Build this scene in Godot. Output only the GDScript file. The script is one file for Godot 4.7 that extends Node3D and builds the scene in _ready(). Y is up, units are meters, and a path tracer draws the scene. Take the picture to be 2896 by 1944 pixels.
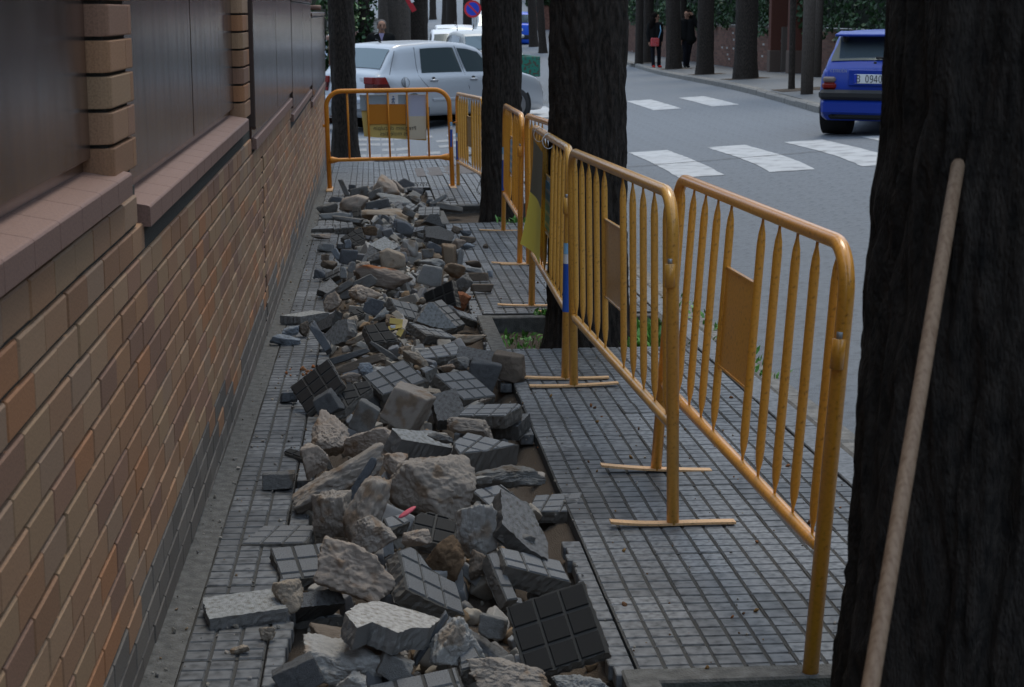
extends Node3D
# A pavement being dug up: trench of rubble, yellow barriers, brick garden wall, street behind. Metres, y up, the street runs along -z.
const P := 0.0703          # one square of a paving tile
const TP := 0.211          # a paving tile
const WX := -0.595         # face of the brick wall
var used := {}
var M := {}
var rng := RandomNumberGenerator.new()
var nz := FastNoiseLite.new()
var ico := {}

func _ready():
	rng.seed = 7
	nz.seed = 3; nz.noise_type = FastNoiseLite.TYPE_SIMPLEX_SMOOTH; nz.frequency = 1.0; nz.fractal_octaves = 3
	var cam := Camera3D.new(); cam.name = "camera"; add_child(cam)
	cam.fov = 22.73; cam.near = 0.05; cam.far = 600.0
	cam.position = Vector3(0, 1.55, 0)
	cam.rotation = Vector3(deg_to_rad(-10.985), deg_to_rad(-4.677), 0)
	var ca := CameraAttributesPhysical.new()
	ca.frustum_focal_length = 59.7; ca.frustum_focus_distance = 7.0; ca.exposure_aperture = 13.0
	ca.frustum_near = 0.05; ca.frustum_far = 600.0
	cam.attributes = ca; cam.current = true
	var env := Environment.new()
	env.background_mode = Environment.BG_SKY
	var sm := ProceduralSkyMaterial.new()
	sm.sky_top_color = Color(0.80, 0.89, 1.0); sm.sky_horizon_color = Color(0.52, 0.58, 0.66); sm.sky_curve = 0.25
	sm.ground_horizon_color = Color(0.30, 0.31, 0.32); sm.ground_bottom_color = Color(0.2, 0.2, 0.2); sm.sun_angle_max = 1.0
	var sky := Sky.new(); sky.sky_material = sm
	env.sky = sky; env.tonemap_mode = Environment.TONE_MAPPER_LINEAR; env.tonemap_exposure = 1.7
	env.sdfgi_enabled = true; env.ssao_enabled = true; env.ssil_enabled = true
	var we := WorldEnvironment.new(); we.name = "environment"; we.environment = env; add_child(we)
	var sun := DirectionalLight3D.new(); sun.name = "sun"; sun.light_energy = 0.35; sun.light_angular_distance = 24.0
	sun.light_color = Color(1.0, 0.97, 0.92); sun.shadow_enabled = true
	sun.rotation = Vector3(deg_to_rad(-66), deg_to_rad(160), 0); add_child(sun)
	materials()
	ground()
	sidewalk()
	wall()
	trees()
	barriers()
	rubble()
	small_things()
	cars()
	far_street()
	people()
	surroundings()

# ---------------------------------------------------------------- helpers
func numbered(n: String) -> String:
	used[n] = used.get(n, 0) + 1
	return n if used[n] == 1 else "%s_%03d" % [n, used[n] - 1]
func thing(n: String, label: String, cat: String, at := Vector3.ZERO, turn := 0.0, group := "") -> Node3D:
	var o := Node3D.new(); o.name = numbered(n); add_child(o); o.position = at; o.rotation.y = turn
	tag(o, label, cat, group); return o
func tag(o: Node, label: String, cat: String, group := ""):
	o.set_meta("label", label); o.set_meta("category", cat)
	if group: o.set_meta("group", group)
func struct(n: String, label: String, cat := "") -> Node3D:
	var o := Node3D.new(); o.name = numbered(n); add_child(o); o.set_meta("kind", "structure"); o.set_meta("label", label)
	o.set_meta("category", cat if cat else n.replace("_", " ")); return o
func mi(n: String, mesh: Mesh, mat: Material, parent: Node, at := Vector3.ZERO) -> MeshInstance3D:
	var o := MeshInstance3D.new(); o.name = n; o.mesh = mesh; o.position = at
	if mat: o.material_override = mat
	if parent == self:
		o.name = numbered(n); add_child(o)
	else: parent.add_child(o, true)
	return o
func part(n: String, st: SurfaceTool, mat: Material, parent: Node, smooth := false, at := Vector3.ZERO) -> MeshInstance3D:
	if smooth: st.index()
	st.generate_normals()
	return mi(n, st.commit(), mat, parent, at)
func tool(smooth := false) -> SurfaceTool:
	var st := SurfaceTool.new(); st.begin(Mesh.PRIMITIVE_TRIANGLES); st.set_smooth_group(0 if smooth else -1); return st
func tri(st: SurfaceTool, a: Vector3, b: Vector3, c: Vector3, o: Vector3):
	if (b - a).cross(c - a).dot(o) > 0.0:
		st.add_vertex(a); st.add_vertex(c); st.add_vertex(b)
	else:
		st.add_vertex(a); st.add_vertex(b); st.add_vertex(c)
func quad(st: SurfaceTool, a: Vector3, b: Vector3, c: Vector3, d: Vector3, o: Vector3):
	tri(st, a, b, c, o); tri(st, a, c, d, o)
func box(st: SurfaceTool, c: Vector3, s: Vector3, ch := 0.0, B := Basis()):
	# a box with chamfered edges
	var h := s * 0.5
	var e := minf(ch, minf(h.x, minf(h.y, h.z)) * 0.6)
	for ax in 3:
		for sg in [-1.0, 1.0]:
			var n := Vector3(); n[ax] = sg
			var u := Vector3(); u[(ax + 1) % 3] = 1.0
			var v := Vector3(); v[(ax + 2) % 3] = 1.0
			var hu: float = h[(ax + 1) % 3]; var hv: float = h[(ax + 2) % 3]
			var f := n * h[ax]
			quad(st, c + B * (f - u * (hu - e) - v * (hv - e)), c + B * (f + u * (hu - e) - v * (hv - e)), c + B * (f + u * (hu - e) + v * (hv - e)), c + B * (f - u * (hu - e) + v * (hv - e)), B * n)
	if e > 0.0:
		for ax in 3:
			var a1 := (ax + 1) % 3; var a2 := (ax + 2) % 3
			for s1 in [-1.0, 1.0]:
				for s2 in [-1.0, 1.0]:
					var p := Vector3(); p[a1] = s1 * h[a1]; p[a2] = s2 * (h[a2] - e)
					var q := Vector3(); q[a1] = s1 * (h[a1] - e); q[a2] = s2 * h[a2]
					var l := Vector3(); l[ax] = h[ax] - e
					var o := Vector3(); o[a1] = s1; o[a2] = s2
					quad(st, c + B * (p - l), c + B * (q - l), c + B * (q + l), c + B * (p + l), B * o)
		for sx in [-1.0, 1.0]:
			for sy in [-1.0, 1.0]:
				for sz in [-1.0, 1.0]:
					var k := Vector3(sx, sy, sz)
					tri(st, c + B * (k * Vector3(h.x, h.y - e, h.z - e)), c + B * (k * Vector3(h.x - e, h.y, h.z - e)), c + B * (k * Vector3(h.x - e, h.y - e, h.z)), B * k)
func tube(st: SurfaceTool, pts: Array, radii, n := 12, cap := true):
	# a tube along points; radii is a number or an array
	var k := pts.size()
	var prev := []
	var up := Vector3.ZERO
	for i in k:
		var t: Vector3 = ((pts[mini(i + 1, k - 1)] as Vector3) - (pts[maxi(i - 1, 0)] as Vector3)).normalized()
		if up == Vector3.ZERO: up = t.cross(Vector3(0.13, 0.31, 0.94)).normalized()
		up = (up - t * up.dot(t)).normalized()
		var side := t.cross(up)
		var r: float = radii[i] if radii is Array else radii
		var ring := []
		for j in n:
			var a := TAU * j / n
			ring.append((pts[i] as Vector3) + (up * cos(a) + side * sin(a)) * r)
		if i > 0:
			for j in n:
				var j2 := (j + 1) % n
				var o: Vector3 = (ring[j] as Vector3) - (pts[i] as Vector3) + (ring[j2] as Vector3) - (pts[i] as Vector3)
				quad(st, prev[j], prev[j2], ring[j2], ring[j], o)
		if cap and (i == 0 or i == k - 1):
			for j in n: tri(st, pts[i], ring[j], ring[(j + 1) % n], t if i else -t)
		prev = ring
func sph(st: SurfaceTool, c: Vector3, r: Vector3, n := 10):
	for i in n:
		for j in n * 2:
			var q := []
			for k in [[i, j], [i + 1, j], [i + 1, j + 1], [i, j + 1]]:
				var a: float = PI * k[0] / n; var b: float = PI * (k[1] % (n * 2)) / n
				q.append(c + Vector3(sin(a) * cos(b), cos(a), sin(a) * sin(b)) * r)
			var o: Vector3 = (q[0] + q[1] + q[2] + q[3]) * 0.25 - c
			if i > 0: tri(st, q[0], q[1], q[3], o)
			if i < n - 1: tri(st, q[1], q[2], q[3], o)
			elif i == n - 1 and n == 1: pass
func noise_tex(freq: float, oct: int, cols: Array, seed_ := 1, kind := FastNoiseLite.TYPE_SIMPLEX_SMOOTH, size := 512) -> NoiseTexture2D:
	var n := FastNoiseLite.new(); n.seed = seed_; n.frequency = freq; n.fractal_octaves = oct; n.noise_type = kind
	var t := NoiseTexture2D.new(); t.width = size; t.height = size; t.seamless = true; t.noise = n
	var g := Gradient.new()
	var offs := PackedFloat32Array(); var cs := PackedColorArray()
	for i in cols.size():
		offs.append(float(i) / (cols.size() - 1)); cs.append(cols[i])
	g.offsets = offs; g.colors = cs; t.color_ramp = g
	return t
func g(v: float) -> Color: return Color(v, v, v)
func lin(r: float, gg: float, b: float) -> Color: return Color(r, gg, b).linear_to_srgb()
func mat(c: Color, rough := 0.85, tex: Texture2D = null, scale := 1.0, bump: Texture2D = null, bcm := 0.2, world := false) -> StandardMaterial3D:
	var m := StandardMaterial3D.new(); m.albedo_color = c; m.roughness = rough; m.metallic_specular = 0.4
	if tex: m.albedo_texture = tex
	if bump:
		m.heightmap_enabled = true; m.heightmap_texture = bump; m.heightmap_scale = bcm
	if tex or bump:
		m.uv1_triplanar = true; m.uv1_world_triplanar = world; m.uv1_scale = Vector3.ONE * scale
	return m
func sst(a: float, b: float, x: float) -> float:
	return smoothstep(a, b, x)
func base_y(d: float) -> float:
	var y := -0.0235 * minf(d, 15.0) - 0.016 * clampf(d - 15.0, 0.0, 9.5)
	if d > 75.0: y += 0.036 * (d - 75.0)
	return y
func gy(x: float, d: float) -> float:
	var k := 0.06 * sst(13.0, 21.0, d) * lerpf(1.0, 0.5, sst(32.0, 55.0, d))
	return base_y(d) + k * clampf(x - 0.3, 0.0, 9.5)
func ry(x: float, d: float) -> float:
	return gy(x, d) - lerpf(0.11, 0.05, sst(16.0, 22.0, d))
func textm(txt: String, size: float, depth: float, font := "Droid Sans") -> TextMesh:
	var t := TextMesh.new(); t.text = txt; t.font_size = 64; t.pixel_size = size / 64.0; t.depth = depth
	var f := SystemFont.new(); f.font_names = PackedStringArray([font]); t.font = f
	return t

func materials():
	var speck := noise_tex(0.09, 4, [g(0.62), g(0.85), g(0.92), g(1.0)], 11)
	var fine := noise_tex(0.25, 3, [g(0.35), g(0.8), g(0.9), g(1.0)], 12)
	var patch := noise_tex(0.02, 5, [Color(0.66, 0.66, 0.66), Color(0.84, 0.83, 0.82), Color(1, 1, 1)], 13)
	var bumpf := noise_tex(0.12, 4, [g(0.0), g(1.0)], 14)
	var bumpc := noise_tex(0.03, 5, [g(0.0), g(1.0)], 15)
	var asp := noise_tex(0.16, 2, [g(0.5), g(0.78), g(0.86), g(1.0)], 16, FastNoiseLite.TYPE_SIMPLEX_SMOOTH, 1024)
	var blotch := noise_tex(0.022, 6, [Color(0.62, 0.57, 0.5), g(0.82), g(0.92), g(1.0)], 17)
	M.speck = speck; M.fine = fine; M.patch = patch; M.bumpf = bumpf
	var tones := {"black": [0.085, 0.085, 0.085], "dark": [0.125, 0.127, 0.13], "mid": [0.18, 0.183, 0.187], "light": [0.225, 0.232, 0.24], "pale": [0.31, 0.315, 0.31], "white": [0.42, 0.405, 0.38],
		"grey": [0.21, 0.205, 0.195], "slate": [0.15, 0.16, 0.175], "blue": [0.27, 0.30, 0.335], "beige": [0.42, 0.35, 0.29], "rough": [0.36, 0.315, 0.27], "sand": [0.36, 0.30, 0.235],
		"tan": [0.27, 0.205, 0.145], "brown": [0.20, 0.16, 0.125], "red": [0.30, 0.115, 0.055], "soil": [0.14, 0.092, 0.055], "streak": [0.33, 0.275, 0.23]}
	for k in tones:
		var t: Array = tones[k]
		M[k] = mat(lin(t[0], t[1], t[2]), 0.85, speck, 4.0, bumpf, 0.12)
		var rm := mat(lin(t[0] * 1.12, t[1] * 1.12, t[2] * 1.12), 0.95, fine, 5.0, bumpf, 0.35)
		rm.vertex_color_use_as_albedo = true; M["r_" + k] = rm
		M["u_" + k] = mat(lin(t[0] * 1.1, t[1] * 1.1, t[2] * 1.1), 0.9, blotch, 4.0, bumpf, 0.3)
	M.body = mat(lin(0.20, 0.185, 0.165), 0.95, fine, 5.0, bumpf, 0.35)
	M.body_dark = mat(lin(0.13, 0.125, 0.118), 0.95, fine, 5.0, bumpf, 0.35)
	M.body_pale = mat(lin(0.27, 0.26, 0.245), 0.95, fine, 5.0, bumpf, 0.35)
	M.groove = mat(lin(0.075, 0.073, 0.068), 0.95, fine, 6.0)
	M.soil_bed = mat(lin(0.13, 0.10, 0.075), 1.0, fine, 3.0, bumpf, 0.8, true)
	for i in 6:
		var v: float = [0.10, 0.125, 0.15, 0.17, 0.19, 0.215][i]
		M["tile%d" % i] = mat(lin(v * 1.0, v * 1.02, v * 1.04), 0.5, noise_tex(0.012 + 0.004 * i, 5, [g(0.42), g(0.78), g(0.95), g(1.0)], 30 + i), 2.2, bumpf, 0.02, true)
	M.cement = mat(lin(0.145, 0.145, 0.14), 0.95, patch, 1.6, bumpf, 0.3, true)
	M.kerb = mat(lin(0.27, 0.262, 0.245), 0.9, patch, 1.2, bumpf, 0.2, true)
	M.asphalt = mat(lin(0.25, 0.272, 0.30), 0.88, asp, 2.2, bumpf, 0.35, true)
	M.asphalt.detail_enabled = true; M.asphalt.detail_blend_mode = BaseMaterial3D.BLEND_MODE_MUL; M.asphalt.detail_albedo = noise_tex(0.006, 4, [g(0.82), g(1.0), g(0.9)], 19)
	M.zebra = mat(lin(0.43, 0.435, 0.44), 0.75, noise_tex(0.008, 5, [g(0.72), g(0.95), g(1.0)], 35), 0.7, bumpf, 0.08, true)
	M.zebra_worn = mat(lin(0.36, 0.37, 0.38), 0.8, patch, 2.0, bumpf, 0.2, true)
	var bricks := [[0.36, 0.25, 0.165], [0.33, 0.205, 0.125], [0.38, 0.29, 0.20], [0.23, 0.155, 0.125], [0.30, 0.245, 0.19], [0.39, 0.20, 0.10], [0.26, 0.165, 0.105], [0.34, 0.265, 0.175], [0.29, 0.19, 0.145], [0.205, 0.14, 0.115], [0.33, 0.225, 0.15], [0.37, 0.235, 0.14]]
	for b in bricks:
		for i in 3: b[i] = lerpf(b[i], [0.33, 0.18, 0.10][i], 0.35) * [1.15, 1.03, 0.92][i]
	M.brick_cols = bricks
	var btex := noise_tex(0.05, 4, [g(0.78), g(0.93), g(1.0)], 21)
	for i in bricks.size():
		M["brick%d" % i] = mat(lin(bricks[i][0], bricks[i][1], bricks[i][2]), 0.7, btex, 5.0, bumpf, 0.05, true)
	for i in 3:
		var v: float = [0.20, 0.235, 0.175][i]
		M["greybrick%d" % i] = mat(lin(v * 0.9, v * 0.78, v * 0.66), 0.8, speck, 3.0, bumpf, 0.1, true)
	M.brick_far = mat(Color.WHITE, 0.75, btex, 5.0, null, 0.0, true); M.brick_far.vertex_color_use_as_albedo = true
	M.mortar = mat(lin(0.10, 0.098, 0.085), 0.95, fine, 5.0, bumpf, 0.3, true)
	M.sill = mat(lin(0.26, 0.155, 0.12), 0.6, btex, 4.0, bumpf, 0.06, true)
	M.panel = mat(lin(0.23, 0.155, 0.125), 0.3, noise_tex(0.01, 4, [g(0.8), g(1.0)], 22), 0.8, null, 0.0, true)
	M.panel.metallic = 0.85
	M.panel.roughness_texture = noise_tex(0.008, 3, [g(0.75), g(1.0)], 23); M.panel.roughness = 0.27; M.panel.uv1_scale = Vector3(1.6, 0.25, 1.6)
	M.frame = mat(lin(0.06, 0.038, 0.03), 0.5)
	var pt := noise_tex(0.035, 5, [Color(0.62, 0.55, 0.5), g(0.93), g(1.0), g(1.0), g(1.0)], 24)
	M.paint_a = mat(lin(0.74, 0.32, 0.035), 0.38, pt, 3.0); M.paint_a.clearcoat_enabled = true; M.paint_a.clearcoat = 0.8; M.paint_a.clearcoat_roughness = 0.18
	M.paint_b = mat(lin(0.68, 0.34, 0.055), 0.42, pt, 3.0); M.paint_b.clearcoat_enabled = true; M.paint_b.clearcoat = 0.8; M.paint_b.clearcoat_roughness = 0.2
	M.paint_c = mat(lin(0.72, 0.27, 0.025), 0.45, noise_tex(0.05, 5, [Color(0.3, 0.25, 0.22), Color(0.75, 0.7, 0.65), g(1.0), g(1.0), g(1.0)], 25), 4.0)
	M.plate_tan = mat(lin(0.55, 0.36, 0.14), 0.5, patch, 3.0)
	M.foot = mat(lin(0.66, 0.40, 0.20), 0.55, pt, 4.0)
	M.bark = mat(lin(0.06, 0.046, 0.036), 0.95, noise_tex(0.03, 5, [g(0.25), g(0.7), g(1.0)], 26), 2.0, bumpf, 0.6)
	M.bark.uv1_scale = Vector3(3.0, 0.8, 3.0)
	M.bark_near = mat(lin(0.045, 0.036, 0.029), 0.95, noise_tex(0.03, 5, [g(0.2), g(0.7), g(1.0)], 27), 2.0, bumpf, 0.6)
	M.bark_near.uv1_scale = Vector3(3.0, 0.8, 3.0)
	M.bark_pale = mat(lin(0.115, 0.095, 0.08), 0.95, noise_tex(0.03, 5, [g(0.55), g(0.85), g(1.0)], 28), 2.0, bumpf, 0.5)
	M.bark_pale.uv1_scale = Vector3(3.0, 0.8, 3.0)
	M.wood = mat(lin(0.25, 0.165, 0.105), 0.6, noise_tex(0.02, 4, [Color(0.6, 0.5, 0.42), g(0.95), g(1.0)], 29), 2.0, bumpf, 0.05)
	M.wood.uv1_scale = Vector3(9, 1.2, 9)
	M.leaf = mat(lin(0.045, 0.085, 0.03), 0.45); M.leaf.vertex_color_use_as_albedo = true; M.leaf.albedo_color = Color.WHITE
	M.leaf.backlight_enabled = true; M.leaf.backlight = Color(0.15, 0.25, 0.08)
	M.dark = mat(lin(0.012, 0.012, 0.012), 0.8)
	M.black = mat(lin(0.018, 0.018, 0.019), 0.55)
	M.tyre = mat(lin(0.02, 0.02, 0.021), 0.8)
	M.rim = mat(lin(0.25, 0.25, 0.26), 0.4); M.rim.metallic = 0.6
	M.glass = mat(lin(0.10, 0.13, 0.14), 0.05); M.glass.metallic_specular = 1.0; M.glass.metallic = 0.5
	M.white = mat(lin(0.7, 0.71, 0.72), 0.5); M.plate_white = mat(lin(0.62, 0.63, 0.64), 0.5)
	M.red_lamp = mat(lin(0.16, 0.01, 0.008), 0.25); M.dark_lamp = mat(lin(0.06, 0.012, 0.012), 0.2); M.smoke_lamp = mat(lin(0.16, 0.13, 0.12), 0.25)
	M.blue = mat(lin(0.02, 0.09, 0.42), 0.5); M.lightblue = mat(lin(0.25, 0.5, 0.72), 0.5)
	M.signred = mat(lin(0.42, 0.02, 0.03), 0.5); M.signblue = mat(lin(0.015, 0.04, 0.36), 0.5)
	M.metal = mat(lin(0.32, 0.33, 0.34), 0.4); M.metal.metallic = 0.6
	M.redbrick = mat(lin(0.135, 0.05, 0.034), 0.9, noise_tex(0.08, 4, [g(0.6), g(0.9), g(1.0)], 33), 1.5, bumpf, 0.5, true)
	M.brownbrick = mat(Color.WHITE, 0.9, btex, 3.0, null, 0.0, true); M.brownbrick.vertex_color_use_as_albedo = true
	M.stone = mat(lin(0.40, 0.39, 0.37), 0.9, patch, 1.0)
	M.skin = mat(Color.WHITE, 0.95); M.skin.metallic_specular = 0.15; M.skin.vertex_color_use_as_albedo = true
	M.hair = mat(lin(0.010, 0.008, 0.007), 0.95); M.hair.metallic_specular = 0.1; M.hair_grey = mat(lin(0.11, 0.10, 0.095), 0.95); M.hair_grey.metallic_specular = 0.1
	M.yellow = mat(lin(0.75, 0.68, 0.13), 0.5); M.yellow.backlight_enabled = true; M.yellow.backlight = Color(0.6, 0.55, 0.15); M.sheet_green = mat(lin(0.095, 0.115, 0.09), 0.5); M.sheet_back = mat(lin(0.55, 0.55, 0.5), 0.5)
	for k in ["yellow", "sheet_green", "sheet_back"]: pass

# ---------------------------------------------------------------- ground
func sheet(st: SurfaceTool, xs: Array, ds: Array, f: Callable):
	for i in xs.size() - 1:
		for j in ds.size() - 1:
			var a := Vector3(xs[i], f.call(xs[i], ds[j]), -ds[j]); var b := Vector3(xs[i + 1], f.call(xs[i + 1], ds[j]), -ds[j])
			var c := Vector3(xs[i + 1], f.call(xs[i + 1], ds[j + 1]), -ds[j + 1]); var d := Vector3(xs[i], f.call(xs[i], ds[j + 1]), -ds[j + 1])
			quad(st, a, b, c, d, Vector3.UP)
func steps(a: float, b: float, n: int) -> Array:
	var r := []
	for i in n + 1: r.append(lerpf(a, b, float(i) / n))
	return r
func ground():
	var road := struct("road", "grey asphalt roadway running past the pavement and over the crossing", "road")
	var st := tool(true)
	var xs := [-300.0, -120.0, -50.0, -20.0, -8.0] + steps(-4.0, 16.0, 40) + [20.0, 30.0, 60.0, 120.0, 300.0]
	var ds := [-60.0, -20.0] + steps(-4.0, 40.0, 88) + steps(42.0, 110.0, 34) + [130.0, 160.0, 220.0, 400.0]
	sheet(st, xs, ds, func(x, d): return ry(x, d) - (0.2 if x < 1.75 and d < 24.0 else 0.0))
	part("asphalt", st, M.asphalt, road, true)
	# painted crossings
	for z in 2:
		var cw := struct("crosswalk", ["white painted crossing over the street in front of the blue car", "white painted crossing on the far side of the junction"][z], "crosswalk")
		for k in range(-1, 5) if z == 0 else range(-3, 2):
			st = tool()
			var x0: float = (3.5 + 1.075 * k) if z == 0 else (5.25 + 1.1 * k)
			var d0 := 19.4 if z == 0 else 31.8
			var d1 := 23.2 if z == 0 else 35.3
			rng.seed = 50 + k + z * 20
			for j in 24:
				var a := lerpf(d0, d1, j / 24.0); var b := lerpf(d0, d1, (j + 1) / 24.0)
				var j0 := nz.get_noise_2d(a * 4.0, k * 9.0) * 0.02; var j1 := nz.get_noise_2d(b * 4.0, k * 9.0) * 0.02
				var l0 := x0 + j0; var l1 := x0 + j1; var w := 0.53
				quad(st, Vector3(l0, ry(l0, a) + 0.005, -a), Vector3(l0 + w, ry(l0 + w, a) + 0.005, -a), Vector3(l1 + w, ry(l1 + w, b) + 0.005, -b), Vector3(l1, ry(l1, b) + 0.005, -b), Vector3.UP)
			part("stripe", st, M.zebra, cw)
	var sm := tool(); var px := []
	for i in 40: px.append(Vector2(2.2 + i * 0.09, 20.75 + 0.012 * i + 0.03 * nz.get_noise_1d(i * 0.7)))
	for i in 39: quad(sm, Vector3(px[i].x, ry(px[i].x, px[i].y) + 0.009, -px[i].y), Vector3(px[i + 1].x, ry(px[i + 1].x, px[i + 1].y) + 0.009, -px[i + 1].y), Vector3(px[i + 1].x, ry(px[i + 1].x, px[i + 1].y) + 0.009, -px[i + 1].y - 0.03), Vector3(px[i].x, ry(px[i].x, px[i].y) + 0.009, -px[i].y - 0.03), Vector3.UP)
	part("tar_seam", sm, M.cement, road)
	var cs := struct("crosswalk", "worn white crossing stripes on the side street by the silver car", "crosswalk")
	for k in 4:
		st = tool()
		for j in 12:
			var d := 25.3 + k * 1.1
			if rng.randf() < 0.25: continue
			var a := -0.5 + j * 0.22
			quad(st, Vector3(a, ry(a, d) + 0.005, -d), Vector3(a + 0.2, ry(a + 0.2, d) + 0.005, -d), Vector3(a + 0.2, ry(a + 0.2, d + 0.5) + 0.005, -d - 0.45 - rng.randf() * 0.1), Vector3(a, ry(a, d + 0.5) + 0.005, -d - 0.45), Vector3.UP)
		part("stripe", st, M.zebra_worn, cs)
func in_pit(x: float, d: float) -> int:
	if x > 0.70 and x < 1.72:
		if d > 1.6 and d < 3.99: return 1
		if d > 8.85 and d < 9.97: return 2
		if d > 15.57 and d < 17.12: return 3
	return 0
func trench_l(d: float) -> float: return -0.30 + 0.03 * nz.get_noise_2d(d * 1.7, 5.0)
func trench_r(d: float) -> float: return 0.60 + 0.03 * nz.get_noise_2d(d * 1.3, 15.0)
func bed_y(x: float, d: float) -> float:
	var y := gy(x, d) - 0.052
	var n := nz.get_noise_2d(x * 5.0, d * 5.0) * 0.022 + nz.get_noise_2d(x * 22.0, d * 22.0) * 0.006
	if in_pit(x, d): return gy(x, d) - 0.10 + n
	var t := sst(-0.36, -0.27, x) * (1.0 - sst(0.56, 0.64, x)) * (1.0 - sst(19.6, 20.2, d))
	var mound := 0.095 * exp(-pow((x - 0.12) / 0.26, 2.0)) * sst(4.4, 5.6, d)
	return lerpf(y, gy(x, d) - 0.10 + mound + n * 1.6, t)
func sidewalk():
	var bed := struct("soil_bed", "bare brown earth in the trench and in the tree pits", "earth")
	var st := tool(true)
	sheet(st, steps(-0.7, 1.86, 64), steps(0.6, 24.0, 420), bed_y)
	part("earth", st, M.soil_bed, bed, true)
	var sw := struct("sidewalk", "grey pavement of small square-patterned tiles on both sides of the trench", "pavement")
	# tile meshes: three variants
	var meshes := []
	for v in 3:
		rng.seed = 90 + v
		var ts := tool()
		var h := TP * 0.5 - 0.0002
		var gz := -0.0045
		# body: groove floor and four sides
		for s in [[Vector3(-h, 0, -h), Vector3(h, 0, -h), Vector3(0, 0, -1)], [Vector3(h, 0, -h), Vector3(h, 0, h), Vector3(1, 0, 0)], [Vector3(h, 0, h), Vector3(-h, 0, h), Vector3(0, 0, 1)], [Vector3(-h, 0, h), Vector3(-h, 0, -h), Vector3(-1, 0, 0)]]:
			quad(ts, s[0] + Vector3(0, gz, 0), s[1] + Vector3(0, gz, 0), s[1] + Vector3(0, -0.046, 0), s[0] + Vector3(0, -0.046, 0), s[2])
		quad(ts, Vector3(-h, gz, -h), Vector3(h, gz, -h), Vector3(h, gz, h), Vector3(-h, gz, h), Vector3.UP)
		ts.generate_normals()
		var am := ts.commit()
		am.surface_set_material(0, M.groove)
		var tp := tool()
		for i in 3:
			for j in 3:
				var x0 := -h + (2 * h / 3.0) * i + 0.0035; var x1 := -h + (2 * h / 3.0) * (i + 1) - 0.0035
				var z0 := -h + (2 * h / 3.0) * j + 0.0035; var z1 := -h + (2 * h / 3.0) * (j + 1) - 0.0035
				var b := 0.003; var y := rng.randf_range(-0.0006, 0.0006)
				var lo := [Vector3(x0, gz, z0), Vector3(x1, gz, z0), Vector3(x1, gz, z1), Vector3(x0, gz, z1)]
				var hi := [Vector3(x0 + b, y, z0 + b), Vector3(x1 - b, y, z0 + b), Vector3(x1 - b, y, z1 - b), Vector3(x0 + b, y, z1 - b)]
				quad(tp, hi[0], hi[1], hi[2], hi[3], Vector3.UP)
				var c := Vector3((x0 + x1) / 2, gz, (z0 + z1) / 2)
				for k in 4: quad(tp, lo[k], lo[(k + 1) % 4], hi[(k + 1) % 4], hi[k], (lo[k] + lo[(k + 1) % 4]) / 2 - c)
		tp.generate_normals(); tp.commit(am)
		meshes.append(am)
	var spots := []
	rng.seed = 5
	for r in range(0, 108):
		var d := 4.03 + TP * 0.5 + r * TP
		if d > 23.8: break
		for c in range(-6, 5):
			var x := 0.655 + TP * (c + 0.5)
			if x - TP / 2 < -0.52: x = -0.405; if c != -6: continue
			if d < 19.5 and c >= -5 and c < 0: continue
			if c >= 0 and d > 8.85 - 0.02 and d < 9.97 + 0.09: continue
			if c >= 0 and d > 15.57 - 0.02 and d < 17.12 + 0.09: continue
			if c >= 2 and d > 21.0 and d < 22.3 and x < 1.6: continue
			spots.append([x, d, c, r])
	# left strip also nearer than the first row
	for r in 6: spots.append([-0.405, 4.03 - TP * (r + 0.5), -6, -r])
	spots.sort_custom(func(a, b): return a[1] < b[1])
	var far := []
	for i in spots.size():
		var s: Array = spots[i]
		var B := Basis.from_euler(Vector3(0.0235 * -1.0 + rng.randfn(0, 0.004), (rng.randi() % 4) * PI / 2, rng.randfn(0, 0.004)))
		B = Basis(Vector3(1, 0, 0), -0.0235) * Basis(Vector3(0, 1, 0), (rng.randi() % 4) * PI / 2) * Basis(Vector3(1, 0, 0), rng.randfn(0, 0.003)) * Basis(Vector3(0, 0, 1), rng.randfn(0, 0.003))
		var T := Transform3D(B, Vector3(s[0] + rng.randfn(0, 0.0008), gy(s[0], s[1]) + rng.randfn(0, 0.001), -s[1]))
		var wet := nz.get_noise_2d(s[0] * 1.1, s[1] * 0.9 + 40.0) * 1.5 + rng.randfn(0, 0.22)
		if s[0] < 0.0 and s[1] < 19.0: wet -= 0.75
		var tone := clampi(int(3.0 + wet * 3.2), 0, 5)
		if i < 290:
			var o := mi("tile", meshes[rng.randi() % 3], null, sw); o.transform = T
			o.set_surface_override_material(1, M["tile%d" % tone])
		else: far.append([T, tone])
	var mmm := MultiMesh.new(); mmm.transform_format = MultiMesh.TRANSFORM_3D
	var far_mesh: ArrayMesh = meshes[0].duplicate(); far_mesh.surface_set_material(1, M.tile4)
	mmm.mesh = far_mesh; mmm.instance_count = far.size()
	for i in far.size(): mmm.set_instance_transform(i, far[i][0])
	var mo := MultiMeshInstance3D.new(); mo.name = "far_tiles"; mo.multimesh = mmm; mo.set_meta("kind", "stuff"); sw.add_child(mo, true)
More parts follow.
